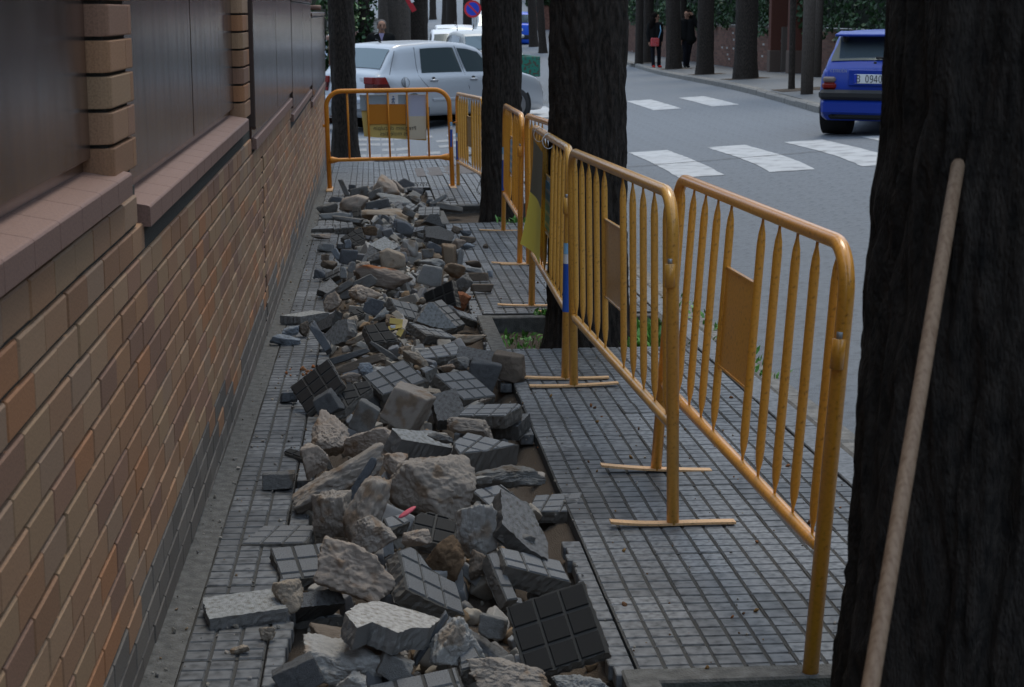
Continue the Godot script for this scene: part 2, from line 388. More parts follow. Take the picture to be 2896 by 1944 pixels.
	# broken single-square strips at the lips of the trench
	for side in 2:
		var d := 4.05
		while d < 19.0:
			var n := rng.randi_range(3, 11)
			if rng.randf() < 0.7:
				var s2 := tool()
				for q in n:
					var w := P * rng.randf_range(0.75, 1.0)
					var cx := (0.652 - w / 2) if side == 0 else (-0.298 + w / 2)
					box(s2, Vector3(cx, -0.022, -q * P - P / 2), Vector3(w - 0.006, 0.044, P - 0.007), 0.003)
				var o := part("broken_tile", s2, M["tile%d" % (3 if side == 0 else 2)], sw, false, Vector3(0, gy(0.5, d + 0.1), -d))
				o.rotation.x = -0.0235
			d += n * P + rng.randf_range(0.0, 0.12)
	# cement band by the wall
	st = tool(true)
	sheet(st, [-0.60, -0.57, -0.54, -0.512], steps(1.0, 23.8, 200), func(x, d): return gy(x, d) - 0.003 + nz.get_noise_2d(x * 14.0, d * 14.0) * 0.004)
	part("cement_band", st, M.cement, sw, true)
	# plain strip and kerb stones along the road
	var d2 := 1.0
	while d2 < 23.6:
		var s3 := tool(); var l := rng.randf_range(0.55, 0.62)
		box(s3, Vector3(0, -0.05, 0), Vector3(0.128, 0.1, l - 0.006), 0.004)
		var o2 := part("edging_slab", s3, M["tile%d" % (3 + rng.randi() % 2)], sw, false, Vector3(1.783, gy(1.78, d2 + l / 2) + rng.randfn(0, 0.0012), -d2 - l / 2)); o2.rotation.x = -0.0235
		d2 += l
	d2 = 0.8
	while d2 < 23.4:
		var s4 := tool(); var l := rng.randf_range(0.9, 1.05)
		box(s4, Vector3(0, -0.15, 0), Vector3(0.12, 0.3, l - 0.007), 0.012)
		var o3 := part("kerb_stone", s4, M.kerb, sw, false, Vector3(1.912 + rng.randfn(0, 0.003), gy(1.9, d2 + l / 2) + rng.randfn(0, 0.002), -d2 - l / 2)); o3.rotation.x = -0.0235
		d2 += l
	# end kerb at the side street
	for k in 4:
		var s5 := tool(); box(s5, Vector3(0, -0.1, 0), Vector3(0.62, 0.2, 0.12), 0.012)
		part("kerb_stone", s5, M.kerb, sw, false, Vector3(-0.28 + k * 0.625, gy(0.2 + k * 0.6, 23.95), -23.95))
	# tree pit kerbs
	for p in [[1, 1.6, 3.99], [2, 8.85, 9.97], [3, 15.57, 17.12]]:
		var a: float = p[1]; var b: float = p[2]
		for e in [[1.185, b + 0.045, 1.07, 0.09, 0], [0.655, (a + b) / 2, 0.088, b - a + 0.18, 1], [1.69, (a + b) / 2, 0.05, b - a, 1], [1.185, a - 0.012, 1.07, 0.024, 0]]:
			var s6 := tool(); box(s6, Vector3(0, -0.06, 0), Vector3(e[2], 0.12, e[3]), 0.006)
			var o4 := part("pit_kerb", s6, M.cement, sw, false, Vector3(e[0], gy(e[0], e[1]) + 0.002 * e[4] + 0.001, -e[1])); o4.rotation.x = -0.0235
	# patch of red-grey concrete and a drain cover beyond the end barrier
	st = tool(); sheet(st, steps(0.55, 1.6, 8), steps(20.95, 22.3, 8), func(x, d): return gy(x, d) + 0.003)
	part("concrete_patch", st, mat(lin(0.17, 0.155, 0.15), 0.9, M.patch, 1.5, null, 0.0, true), sw)
	for r in 2:
		for k in 14:
			var s7 := tool(); box(s7, Vector3.ZERO, Vector3(0.018, 0.006, 0.16), 0.002)
			part("drain_bar", s7, M.dark, sw, false, Vector3(0.42 + k * 0.034 - r * 0.02, gy(0.5, 19.9 + r * 0.35) + 0.004, -19.75 - r * 0.28))

# ---------------------------------------------------------------- the brick garden wall
func bevel_brick(st: SurfaceTool, x: float, y: float, z0: float, z1: float, h: float, e := 0.0042):
	# front face towards +x, chamfered; z0 > z1
	var lo := [Vector3(x - e, y, z0), Vector3(x - e, y, z1), Vector3(x - e, y + h, z1), Vector3(x - e, y + h, z0)]
	var hi := [Vector3(x, y + e, z0 - e), Vector3(x, y + e, z1 + e), Vector3(x, y + h - e, z1 + e), Vector3(x, y + h - e, z0 - e)]
	var c := Vector3(x - 0.03, y + h / 2, (z0 + z1) / 2)
	quad(st, hi[0], hi[1], hi[2], hi[3], Vector3.RIGHT)
	for k in 4:
		quad(st, lo[k], lo[(k + 1) % 4], hi[(k + 1) % 4], hi[k], (lo[k] + lo[(k + 1) % 4]) / 2 - c)
		var b0: Vector3 = lo[k] - Vector3(0.02, 0, 0); var b1: Vector3 = lo[(k + 1) % 4] - Vector3(0.02, 0, 0)
		quad(st, b0, b1, lo[(k + 1) % 4], lo[k], ((lo[k] + lo[(k + 1) % 4]) / 2 - c) * Vector3(0, 1, 1))
const SECT := [[0.25, 4.42, 1.172], [4.42, 8.62, 1.057], [8.62, 12.85, 0.927], [12.85, 17.2, 0.80], [17.2, 22.3, 0.672]]
func wall():
	var w := thing("brick_wall", "long tan brick garden wall with brown metal panels stepping down along the left of the pavement", "wall")
	var st := tool()
	for s in SECT:
		box(st, Vector3(WX - 0.010 - 0.11, (s[2] - 0.055 - 1.2) / 2, -(s[0] + s[1]) / 2), Vector3(0.22, s[2] - 0.055 + 1.2, s[1] - s[0]))
	part("mortar_core", st, M.mortar, w)
	# bricks
	var C := 0.082; var L := 0.234
	var list := []
	rng.seed = 21
	for row in range(-12, 19):
		var y := 1.172 - 0.068 - C * (18 - row)
		for k in range(0, 96):
			var d0 := 0.3 + k * L + (L * 0.5 if posmod(row, 2) else 0.0) + rng.randfn(0, 0.003); var d1 := d0 + L - 0.0045
			var top := -1.0
			for s in SECT:
				if (d0 + d1) / 2 >= s[0] and (d0 + d1) / 2 < s[1]: top = s[2]
				if d0 < s[1] and d1 > s[1] and s[1] < 22: pass
			if top < -0.5 or y + 0.072 > top - 0.05: continue
			if y + 0.06 < gy(WX, d0) - 0.02: continue
			if d0 < 1.2: continue
			if d0 < 9.43 and d1 > 9.43:
				if 9.43 - d0 > d1 - 9.43: d1 = 9.426
				else: d0 = 9.436
			list.append([d0, d1, y, row])
	list.sort_custom(func(a, b): return a[0] < b[0])
	var nb := 0
	var seen := list.filter(func(b): return b[0] > 2.25)
	var near := {}
	for b in seen.slice(0, 300): near[b] = true
	var far := []
	for b in list:
		var low: float = b[2] - gy(WX, b[0])
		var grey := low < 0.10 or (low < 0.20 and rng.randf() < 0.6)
		var ci := rng.randi() % 12
		if rng.randf() < 0.3: ci = [0, 2, 7, 10][rng.randi() % 4]
		var out := WX + rng.randfn(0, 0.0006)
		if near.has(b):
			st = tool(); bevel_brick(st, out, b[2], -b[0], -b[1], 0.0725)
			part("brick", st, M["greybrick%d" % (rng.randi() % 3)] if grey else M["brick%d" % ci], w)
		else: far.append([b, out, grey, ci])
	st = tool()
	for f in far:
		var b: Array = f[0]
		var c: Array = [0.19, 0.162, 0.137] if f[2] else M.brick_cols[f[3]]
		var j := rng.randf_range(0.92, 1.06)
		st.set_color(Color(c[0] * j, c[1] * j, c[2] * j))
		bevel_brick(st, f[1], b[2], -b[0], -b[1], 0.0725)
	var fo := part("far_bricks", st, M.brick_far, w); fo.set_meta("kind", "stuff")
	# expansion joint
	st = tool(); box(st, Vector3(WX - 0.004, 0.2, -9.431), Vector3(0.008, 1.3, 0.012)); part("expansion_joint", st, M.black, w)
	# sills of brick tiles
	for i in SECT.size():
		var s: Array = SECT[i]
		var d: float = s[0] + (0.06 if i else 2.2)
		var e: float = s[1] - (0.44 if i < 2 else 0.06)
		if i == 4: e = 22.25
		if i == 0: e = 4.17
		while d < e - 0.03:
			var l := minf(0.248, e - d)
			st = tool()
			var pr := [Vector2(0.02, -0.055), Vector2(0.02, -0.006), Vector2(0.017, -0.002), Vector2(0.012, 0.0), Vector2(-0.075, 0.016), Vector2(-0.075, -0.03), Vector2(-0.005, -0.055)]
			for q in pr.size():
				var a: Vector2 = pr[q]; var b: Vector2 = pr[(q + 1) % pr.size()]
				var o2 := Vector2(b.y - a.y, a.x - b.x)
				if o2.dot((a + b) / 2 - Vector2(-0.03, -0.02)) < 0: o2 = -o2
				quad(st, Vector3(WX + a.x, s[2] + a.y, -d - 0.0015), Vector3(WX + b.x, s[2] + b.y, -d - 0.0015), Vector3(WX + b.x, s[2] + b.y, -d - l + 0.0015), Vector3(WX + a.x, s[2] + a.y, -d - l + 0.0015), Vector3(o2.x, o2.y, 0))
			for q in range(1, pr.size() - 1):
				for zz in [[-d - 0.0015, 1.0], [-d - l + 0.0015, -1.0]]:
					tri(st, Vector3(WX + pr[0].x, s[2] + pr[0].y, zz[0]), Vector3(WX + pr[q].x, s[2] + pr[q].y, zz[0]), Vector3(WX + pr[q + 1].x, s[2] + pr[q + 1].y, zz[0]), Vector3(0, 0, zz[1]))
			part("sill_tile", st, M.sill, w)
			d += 0.248
	# brick pillars with rounded corners at the ends of the first two sections
	for i in 2:
		var s: Array = SECT[i]
		var d0: float = s[1] - 0.40; var d1: float = s[1] - 0.012
		var core := tool(); box(core, Vector3(WX - 0.11 - 0.016, s[2] + 0.4, -(d0 + d1) / 2), Vector3(0.22, 1.3, d1 - d0 - 0.034)); part("pillar_core", core, M.mortar, w)
		for k in 14:
			var y: float = s[2] - 0.068 + 0.0627 + k * C - 0.0
			var h := 0.0725
			# long corner brick and a short closer, alternating
			var cut := d1 - (0.115 if k % 2 else 0.05) + rng.randfn(0, 0.004)
			for p in 2:
				st = tool()
				var ring := []
				if p == 0:
					ring.append(Vector2(WX - 0.2, d0))
					for a in 6:
						var t := a / 5.0 * PI / 2
						ring.append(Vector2(WX - 0.032 + 0.032 * sin(t), d0 + 0.032 - 0.032 * cos(t)))
					ring.append(Vector2(WX, cut - 0.002)); ring.append(Vector2(WX - 0.2, cut - 0.002))
				else:
					ring = [Vector2(WX - 0.2, cut + 0.002), Vector2(WX, cut + 0.002), Vector2(WX, d1), Vector2(WX - 0.2, d1)]
				var cc := Vector3(WX - 0.09, y + h / 2, -(d0 + d1) / 2)
				for q in ring.size():
					var a: Vector2 = ring[q]; var b: Vector2 = ring[(q + 1) % ring.size()]
					var o3 := Vector3((a.x + b.x) / 2, 0, -(a.y + b.y) / 2) - Vector3(cc.x, 0, -(d0 + d1) / 2 if p == 0 else -(cut + d1) / 2)
					quad(st, Vector3(a.x, y + 0.003, -a.y), Vector3(b.x, y + 0.003, -b.y), Vector3(b.x, y + h - 0.003, -b.y), Vector3(a.x, y + h - 0.003, -a.y), o3)
					if q > 0 and q < ring.size() - 1:
						var z0: Vector2 = ring[0]
						for yy in [[y, -1.0], [y + h, 1.0]]:
							var sh := 0.985
							tri(st, Vector3(lerpf(cc.x, z0.x, sh), yy[0], -z0.y), Vector3(lerpf(cc.x, a.x, sh), yy[0], -a.y), Vector3(lerpf(cc.x, b.x, sh), yy[0], -b.y), Vector3(0, yy[1], 0))
					for yy in [[y + 0.003, y, -1.0], [y + h - 0.003, y + h, 1.0]]:
						quad(st, Vector3(a.x, yy[0], -a.y), Vector3(b.x, yy[0], -b.y), Vector3(lerpf(cc.x, b.x, 0.985), yy[1], -b.y), Vector3(lerpf(cc.x, a.x, 0.985), yy[1], -a.y), o3 + Vector3(0, yy[2] * 0.1, 0))
				part("pillar_brick", st, M["brick%d" % (rng.randi() % 12)], w)
	# metal panels
	for i in SECT.size():
		var s: Array = SECT[i]
		var px := WX - 0.05 if i < 2 else WX + 0.02
		var a: float = s[0] + (0.03 if i else 0.4); var b: float = s[1] - (0.40 if i < 2 else 0.03)
		var top: float = s[2] + (0.82 if i > 1 else 1.1)
		var mid := (a + b) / 2 if i else 1.9
		for q in [[a, mid], [mid, b]]:
			st = tool(); box(st, Vector3(px - 0.02, (s[2] + 0.045 + top) / 2, -(q[0] + q[1]) / 2), Vector3(0.04, top - s[2] - 0.045, q[1] - q[0] - 0.024), 0.003)
			part("metal_panel", st, M.panel, w)
		st = tool(); box(st, Vector3(px - 0.045, s[2] + 0.02, -(a + b) / 2), Vector3(0.05, 0.08, b - a), 0.002); part("bottom_rail", st, M.panel, w)
		st = tool(); box(st, Vector3(px - 0.06, (s[2] + top) / 2, -(a + b) / 2), Vector3(0.03, top - s[2], b - a)); part("backing", st, M.frame, w)
		if i > 1:
			st = tool(); box(st, Vector3(px - 0.045, (s[2] + 0.06 + top) / 2, -a + 0.012), Vector3(0.088, top - s[2] - 0.06, 0.02), 0.002)
			box(st, Vector3(px - 0.075, (s[2] + top) / 2, -a + 0.03), Vector3(0.09, top - s[2] + 0.05, 0.016), 0.002); part("frame_edge", st, M.frame, w)
			st = tool(); box(st, Vector3(px - 0.06, top + 0.03, -(a + b) / 2), Vector3(0.14, 0.045, b - a + 0.04), 0.008); part("top_rail", st, M.panel, w)
	st = tool(true); tube(st, [Vector3(WX - 0.12, 1.6, -21.3), Vector3(WX - 0.02, 1.6, -21.3), Vector3(WX + 0.005, 1.6, -21.3)], 0.03, 12); part("coping_end", st, M.sill, w, true)
	# end pier of the wall
	st = tool(); box(st, Vector3(WX - 0.12, 0.4, -22.42), Vector3(0.25, 2.3, 0.24), 0.006); part("end_pier", st, M.greybrick1, w)
# ---------------------------------------------------------------- trees
func trunk(n: String, label: String, x: float, d: float, r0: float, r1: float, h: float, seg: int, rows: int, mt: Material, sd: int, lean := Vector2.ZERO, grp := "", base := NAN) -> Node3D:
	var y0 := gy(x, d) - 0.12 if is_nan(base) else base
	var t := thing(n, label, "tree", Vector3(x, y0, -d), 0.0, grp)
	var st := tool(true)
	var ring := []
	for i in rows + 1:
		var f := float(i) / rows
		var y := h * pow(f, 1.25)
		var cur := PackedVector3Array()
		var rr := lerpf(r0, r1, sst(0.0, 1.0, y / 5.0)) + r0 * 0.34 * exp(-y / (0.6 * r0 + 0.1))
		for j in seg:
			var a := TAU * j / seg
			var cx := cos(a); var cz := sin(a)
			var q := r0 * 11.0
			var ph := nz.get_noise_3d(cx * 1.2, y * 0.9, cz * 1.2 + sd) * 0.9
			var rg := 1.0 - absf(nz.get_noise_3d(cx * q + ph, y * 1.15 + sd, cz * q + ph)) * 2.2
			var rg2 := nz.get_noise_3d(cx * q * 3.0, y * 5.0, cz * q * 3.0 + sd)
			var lob := nz.get_noise_3d(cx * 1.1, y * 0.5 + sd, cz * 1.1)
			var r := rr * (1.0 + 0.10 * lob) + (rg * 0.024 + rg2 * 0.006) * minf(1.0, r0 / 0.17) * (1.0 if seg > 30 else 0.5)
			cur.append(Vector3(cx * r + lean.x * y, y, cz * r + lean.y * y))
		if i > 0:
			for j in seg:
				var j2 := (j + 1) % seg
				quad(st, ring[j], ring[j2], cur[j2], cur[j], (cur[j] + ring[j2]) * Vector3(1, 0, 1) - Vector3(lean.x, 0, lean.y) * (y * 2))
		ring = cur
	part("trunk", st, mt, t, true)
	if not M.has("crown"):
		var cs := tool(true)
		rng.seed = 77
		for k in 46:
			var yy := rng.randf_range(-0.6, 2.8); var an := rng.randf() * TAU; var ll := rng.randf_range(1.2, 3.0) * (1.0 - yy / 6.0)
			var p0 := Vector3(0, yy, 0); var dir := Vector3(cos(an), rng.randf_range(0.3, 1.0), sin(an))
			var pts := [p0]; var rad := [0.045]
			for u in 4:
				p0 += dir * ll / 4; dir += Vector3(rng.randfn(0, 0.25), 0.12, rng.randfn(0, 0.25)); pts.append(p0); rad.append(0.045 * (1.0 - (u + 1) / 4.5))
				for v in 2:
					var td := Vector3(rng.randfn(0, 1), rng.randfn(0.4, 0.5), rng.randfn(0, 1)).normalized() * rng.randf_range(0.3, 0.8)
					tube(cs, [p0, p0 + td * 0.5 + Vector3(0, 0.04, 0), p0 + td], [0.012, 0.008, 0.003], 4, false)
			tube(cs, pts, rad, 5, false)
		cs.index(); cs.generate_normals(); M.crown = cs.commit()
	mi("crown", M.crown, mt, t, Vector3(lean.x * h, h - 0.9, lean.y * h))
	return t
func trees():
	trunk("street_tree", "huge nearly black tree trunk at the right edge with a wooden pole leaning on it", 1.235, 2.95, 0.345, 0.32, 4.6, 260, 210, M.bark_near, 1, Vector2(0.026, 0))
	trunk("street_tree", "dark furrowed tree trunk behind the second nearest barrier", 1.195, 9.35, 0.195, 0.18, 4.6, 150, 160, M.bark, 2, Vector2(-0.008, 0))
	trunk("street_tree", "dark tree trunk standing in the farther pavement pit beside the leaning barrier", 1.215, 16.05, 0.168, 0.155, 4.6, 110, 120, M.bark, 3)
	trunk("street_tree", "tree trunk beside the end of the brick wall in front of the silver car", -0.37, 24.8, 0.165, 0.16, 4.6, 60, 70, M.bark, 4, Vector2(-0.015, 0))
	# far right pavement, nearest first
	trunk("street_tree", "thick trunk with a hollow foot right of the middle, before the tall brick gate post", 8.9, 40.6, 0.25, 0.23, 4.6, 40, 40, M.bark, 5)
	trunk("street_tree", "trunk on the far pavement left of the one before the gate post", 8.95, 45.9, 0.215, 0.19, 4.6, 40, 30, M.bark, 6)
	trunk("street_tree", "trunk between the two women dressed in black", 9.3, 52.6, 0.22, 0.17, 4.6, 40, 30, M.bark, 7, Vector2(-0.03, 0))
	trunk("street_tree", "trunk close behind the pale leaning one left of the women", 9.6, 59.5, 0.18, 0.16, 4.6, 30, 30, M.bark, 8)
	trunk("street_tree", "slim pale trunk farthest left on the far right pavement", 9.05, 58.0, 0.13, 0.12, 4.6, 30, 30, M.bark, 9)
	trunk("young_tree", "thin straight young tree beside the wooden pole on the far corner", 8.4, 34.0, 0.062, 0.05, 4.6, 20, 30, M.bark, 10, Vector2(-0.012, 0))
	trunk("street_tree", "slender dark trunk behind the woman in the coat, close to the wall", 10.9, 60.0, 0.12, 0.1, 4.6, 20, 30, M.bark, 11)
	trunk("street_tree", "left trunk of the leaning pair beyond the blue parked car", 7.75, 82.0, 0.2, 0.17, 4.6, 24, 24, M.bark, 12, Vector2(-0.05, 0))
	trunk("street_tree", "right trunk of the leaning pair beyond the blue parked car", 7.7, 77.0, 0.17, 0.14, 4.6, 24, 24, M.bark, 13, Vector2(-0.07, 0))
	trunk("street_tree", "dark trunk just above the roof of the blue parked car", 7.4, 92.0, 0.24, 0.2, 5.6, 24, 24, M.bark, 14)
	# left side beyond the side street
	trunk("street_tree", "left trunk of the thick pair behind the man in black", 0.72, 42.0, 0.26, 0.24, 4.6, 40, 40, M.bark_pale, 15)
	trunk("street_tree", "right trunk of the thick pair behind the man in black", 1.17, 43.5, 0.27, 0.25, 4.6, 40, 40, M.bark, 16)
	trunk("street_tree", "pale gnarled trunk just right of the man in black's head", 0.42, 47.0, 0.2, 0.18, 4.6, 30, 30, M.bark_pale, 17)
	for k in 6:
		trunk("street_tree", ["dark trunk above the white cars, nearest of the far row", "second trunk of the far row above the white cars", "third trunk of the far row up the rising street", "thin trunk near the top of the rising street", "thinnest trunk at the top of the rising street", "broad trunk right of the no-parking sign up the street"][k], [4.5, 4.95, 4.6, 4.2, 3.9, 6.0][k], [96.0, 88.0, 104.0, 116.0, 126.0, 90.0][k], [0.3, 0.25, 0.3, 0.22, 0.16, 0.36][k], 0.2, 6.0, 20, 20, M.bark, 20 + k, Vector2.ZERO)
	# weeds
	rng.seed = 31
	for p in [[2, 1.38, 1.70, 8.95, 9.9, 900, "bright green weeds right of the second tree in its pit"], [2, 0.72, 0.98, 9.2, 9.9, 90, "sparse weeds left of the second tree in its pit"], [3, 1.1, 1.45, 15.5, 15.9, 260, "green weeds behind the barrier foot at the farther tree"], [1, 0.72, 1.15, 3.6, 3.97, 160, "grass tips along the bottom edge of the picture"], [2, 1.84, 1.99, 7.9, 10.8, 120, "small weeds along the kerb joint"], [2, 0.95, 1.2, 10.0, 10.1, 50, "tuft of weeds on the kerb behind the barrier foot"]]:
		var mm := MultiMesh.new(); mm.transform_format = MultiMesh.TRANSFORM_3D; mm.use_colors = true
		var b := tool()
		quad(b, Vector3(-0.006, 0, 0), Vector3(0.006, 0, 0), Vector3(0.011, 0.025, 0.004), Vector3(-0.011, 0.025, 0.004), Vector3(0, 0, 1)); tri(b, Vector3(-0.011, 0.025, 0.004), Vector3(0.011, 0.025, 0.004), Vector3(0, 0.05, 0.018), Vector3(0, 0, 1)); b.generate_normals()
		mm.mesh = b.commit(); mm.instance_count = p[5]
		for i in p[5]:
			var x := rng.randf_range(p[1], p[2]); var d := rng.randf_range(p[3], p[4])
			var s := rng.randf_range(0.8, 1.9) * (0.6 if p[5] < 150 else 1.0)
			mm.set_instance_transform(i, Transform3D(Basis.from_euler(Vector3(rng.randfn(0.2, 0.6), rng.randf() * TAU, rng.randfn(0, 0.5))).scaled(Vector3.ONE * s), Vector3(x, bed_y(x, d) if in_pit(x, d) else gy(x, d), -d) + Vector3(0, rng.randf_range(0, 0.05) if p[5] > 800 else 0.0, 0)))
			var v := rng.randf_range(0.6, 1.3); mm.set_instance_color(i, Color(0.10 * v, 0.24 * v, 0.045 * v))
		var o := MultiMeshInstance3D.new(); o.name = numbered("weeds"); o.multimesh = mm; o.material_override = M.leaf; add_child(o); o.set_meta("kind", "stuff"); tag(o, p[6], "weeds")
	# wooden pole
	var st := tool(true)
	var top := Vector3(0.963, 1.31, -2.75); var foot := Vector3(0.309, -0.035, -1.39)
	var ax := (top - foot).normalized()
	tube(st, [foot, foot.lerp(top, 0.3), foot.lerp(top, 0.6), top - ax * 0.012, top - ax * 0.004, top], [0.0125, 0.0125, 0.012, 0.0115, 0.009, 0.003], 20)
	tag(part("wooden_pole", st, M.wood, self, true), "plain round wooden pole leaning against the huge dark trunk", "pole")

# ---------------------------------------------------------------- barriers
func barrier(label: String, far: Vector3, near: Vector3, up: Vector3, pm: Material, foot_far := 0.0, foot_near := 0.0, plate := "paint", drop := 0.0) -> Node3D:
	var o := thing("barrier", label, "barrier", far, 0.0, "orange metal barriers along the trench")
	var x := (near - far).normalized(); var L := far.distance_to(near)
	var z := x.cross(up).normalized(); var y := z.cross(x).normalized()
	o.basis = Basis(x, y, z)
	var H := 1.1; var R := 0.13; var hb := 0.335
	var st := tool(true)
	var pts := [Vector3(0, 0.004, 0), Vector3(0, H - R, 0)]
	for i in range(1, 8):
		var t := i / 8.0 * PI / 2
		pts.append(Vector3(R - R * cos(t), H - R + R * sin(t), 0))
	pts.append(Vector3(R, H, 0)); pts.append(Vector3(L / 2, H, 0)); pts.append(Vector3(L - R, H, 0))
	for i in range(1, 8):
		var t := i / 8.0 * PI / 2
		pts.append(Vector3(L - R + R * sin(t), H - R + R * cos(t), 0))
	pts.append(Vector3(L, H - R, 0)); pts.append(Vector3(L, 0.004 - drop, 0))
	tube(st, pts, 0.0205, 20); part("frame", st, pm, o, true)
	st = tool(true)
	tube(st, [Vector3(0.012, hb, 0), Vector3(0.05, hb, 0), Vector3(0.1, hb, 0), Vector3(L - 0.1, hb, 0), Vector3(L - 0.05, hb, 0), Vector3(L - 0.012, hb, 0)], [0.013, 0.016, 0.019, 0.019, 0.016, 0.013], 16); part("bottom_rail", st, pm, o, true)
	var bm := tool(true)
	var a := hb + 0.012; var b := H - 0.014
	tube(bm, [Vector3(0, a, 0), Vector3(0, a + 0.02, 0), Vector3(0, a + 0.05, 0), Vector3(0, a + 0.085, 0), Vector3(0, b - 0.085, 0), Vector3(0, b - 0.05, 0), Vector3(0, b - 0.02, 0), Vector3(0, b, 0)], [0.0035, 0.0045, 0.0105, 0.013, 0.013, 0.0105, 0.0045, 0.0035], 12)
	bm.index(); bm.generate_normals()
	var bar := bm.commit()
	for i in 5:
		for s in 2:
			var f := 0.045 + 0.09 * i
			mi("bar", bar, pm, o, Vector3(L * (f if s == 0 else 1.0 - f), 0, 0))
	st = tool(); box(st, Vector3(L / 2, (a + b) / 2 + 0.01, 0), Vector3(L * 0.19 - 0.02, 0.315, 0.004), 0.001)
	box(st, Vector3(L / 2, (a + b) / 2 + 0.168, 0), Vector3(L * 0.19 - 0.02, 0.008, 0.012), 0.001); box(st, Vector3(L / 2, (a + b) / 2 - 0.148, 0), Vector3(L * 0.19 - 0.02, 0.008, 0.012), 0.001)
	part("name_plate", st, M.plate_tan if plate == "tan" else pm, o)
	if plate == "poster":
		for s in [1.0, -1.0]:
			st = tool(); box(st, Vector3(L / 2, (a + b) / 2 + 0.01, s * 0.004), Vector3(L * 0.19 - 0.06, 0.26, 0.002)); part("poster", st, M.lightblue, o)
			for k in 4:
				st = tool(); box(st, Vector3(L / 2, (a + b) / 2 - 0.09 + k * 0.06, s * 0.0055), Vector3(L * 0.19 - 0.12 - 0.03 * (k % 2), 0.018, 0.001)); part("poster_line", st, M.white, o)
	for e in 2:
		st = tool()
		var px := 0.0 if e == 0 else L
		var fa := foot_far if e == 0 else foot_near
		var dr := drop * e
		for k in 8:
			var u0 := -0.21 + 0.0525 * k; var u1 := u0 + 0.0525
			var y0 := 0.006 - dr + 0.28 * fa * u0 * absf(u0) + 0.12 * u0 * u0; var y1 := 0.006 - dr + 0.28 * fa * u1 * absf(u1) + 0.12 * u1 * u1
			for q in [[Vector3(-0.02, 0.004, 0), Vector3(0.02, 0.004, 0), Vector3.UP], [Vector3(-0.02, -0.004, 0), Vector3(0.02, -0.004, 0), Vector3.DOWN], [Vector3(0.02, -0.004, 0), Vector3(0.02, 0.004, 0), Vector3.RIGHT], [Vector3(-0.02, -0.004, 0), Vector3(-0.02, 0.004, 0), Vector3.LEFT]]:
				quad(st, q[0] + Vector3(px, y0, u0), q[1] + Vector3(px, y0, u0), q[1] + Vector3(px, y1, u1), q[0] + Vector3(px, y1, u1), q[2])
		box(st, Vector3(px, 0.006 - dr + 0.12 * 0.0441 + 0.28 * fa * 0.0441, 0.21), Vector3(0.04, 0.008, 0.0006)); box(st, Vector3(px, 0.006 - dr + 0.12 * 0.0441 - 0.28 * fa * 0.0441, -0.21), Vector3(0.04, 0.008, 0.0006))
		part("foot_plate", st, M.foot, o)
	# hook and eye on the posts
	st = tool(true); tube(st, [Vector3(L + 0.016, 0.80, 0.012), Vector3(L + 0.016, 0.875, 0.012)], 0.017, 14); part("hook_sleeve", st, pm, o, true)
	st = tool(true); tube(st, [Vector3(L + 0.016, 0.87, 0.012), Vector3(L + 0.016, 0.892, 0.012)], 0.008, 10); part("hook_pin", st, M.metal, o, true)
	st = tool(true); tube(st, [Vector3(-0.02, 0.84, 0), Vector3(-0.055, 0.84, 0), Vector3(-0.06, 0.82, 0), Vector3(-0.06, 0.78, 0)], 0.006, 8); part("hook", st, pm, o, true)
	return o
func sleeve(o: Node3D, px: float, y0: float, y1: float, text: bool):
	# blue and white sticker wrapped round a post
	for k in [[y0, y1 - (y1 - y0) * 0.3, M.blue], [y1 - (y1 - y0) * 0.3 + 0.001, y1 - (y1 - y0) * 0.16, M.white], [y1 - (y1 - y0) * 0.16 + 0.001, y1, M.lightblue]]:
		var st := tool(true); tube(st, [Vector3(px, k[0], 0), Vector3(px, k[1], 0)], 0.0215, 20, false); part("sticker", st, k[2], o, true)
	if text:
		var t := mi("lettering", textm("acsa", 0.045, 0.0015), M.white, o, Vector3(px - 0.004, y0 + (y1 - y0) * 0.32, 0))
		t.basis = Basis(Vector3(0, 1, 0), Vector3(0, 0, 1), Vector3(1, 0, 0)); t.position += Vector3(0.026, 0, -0.008)
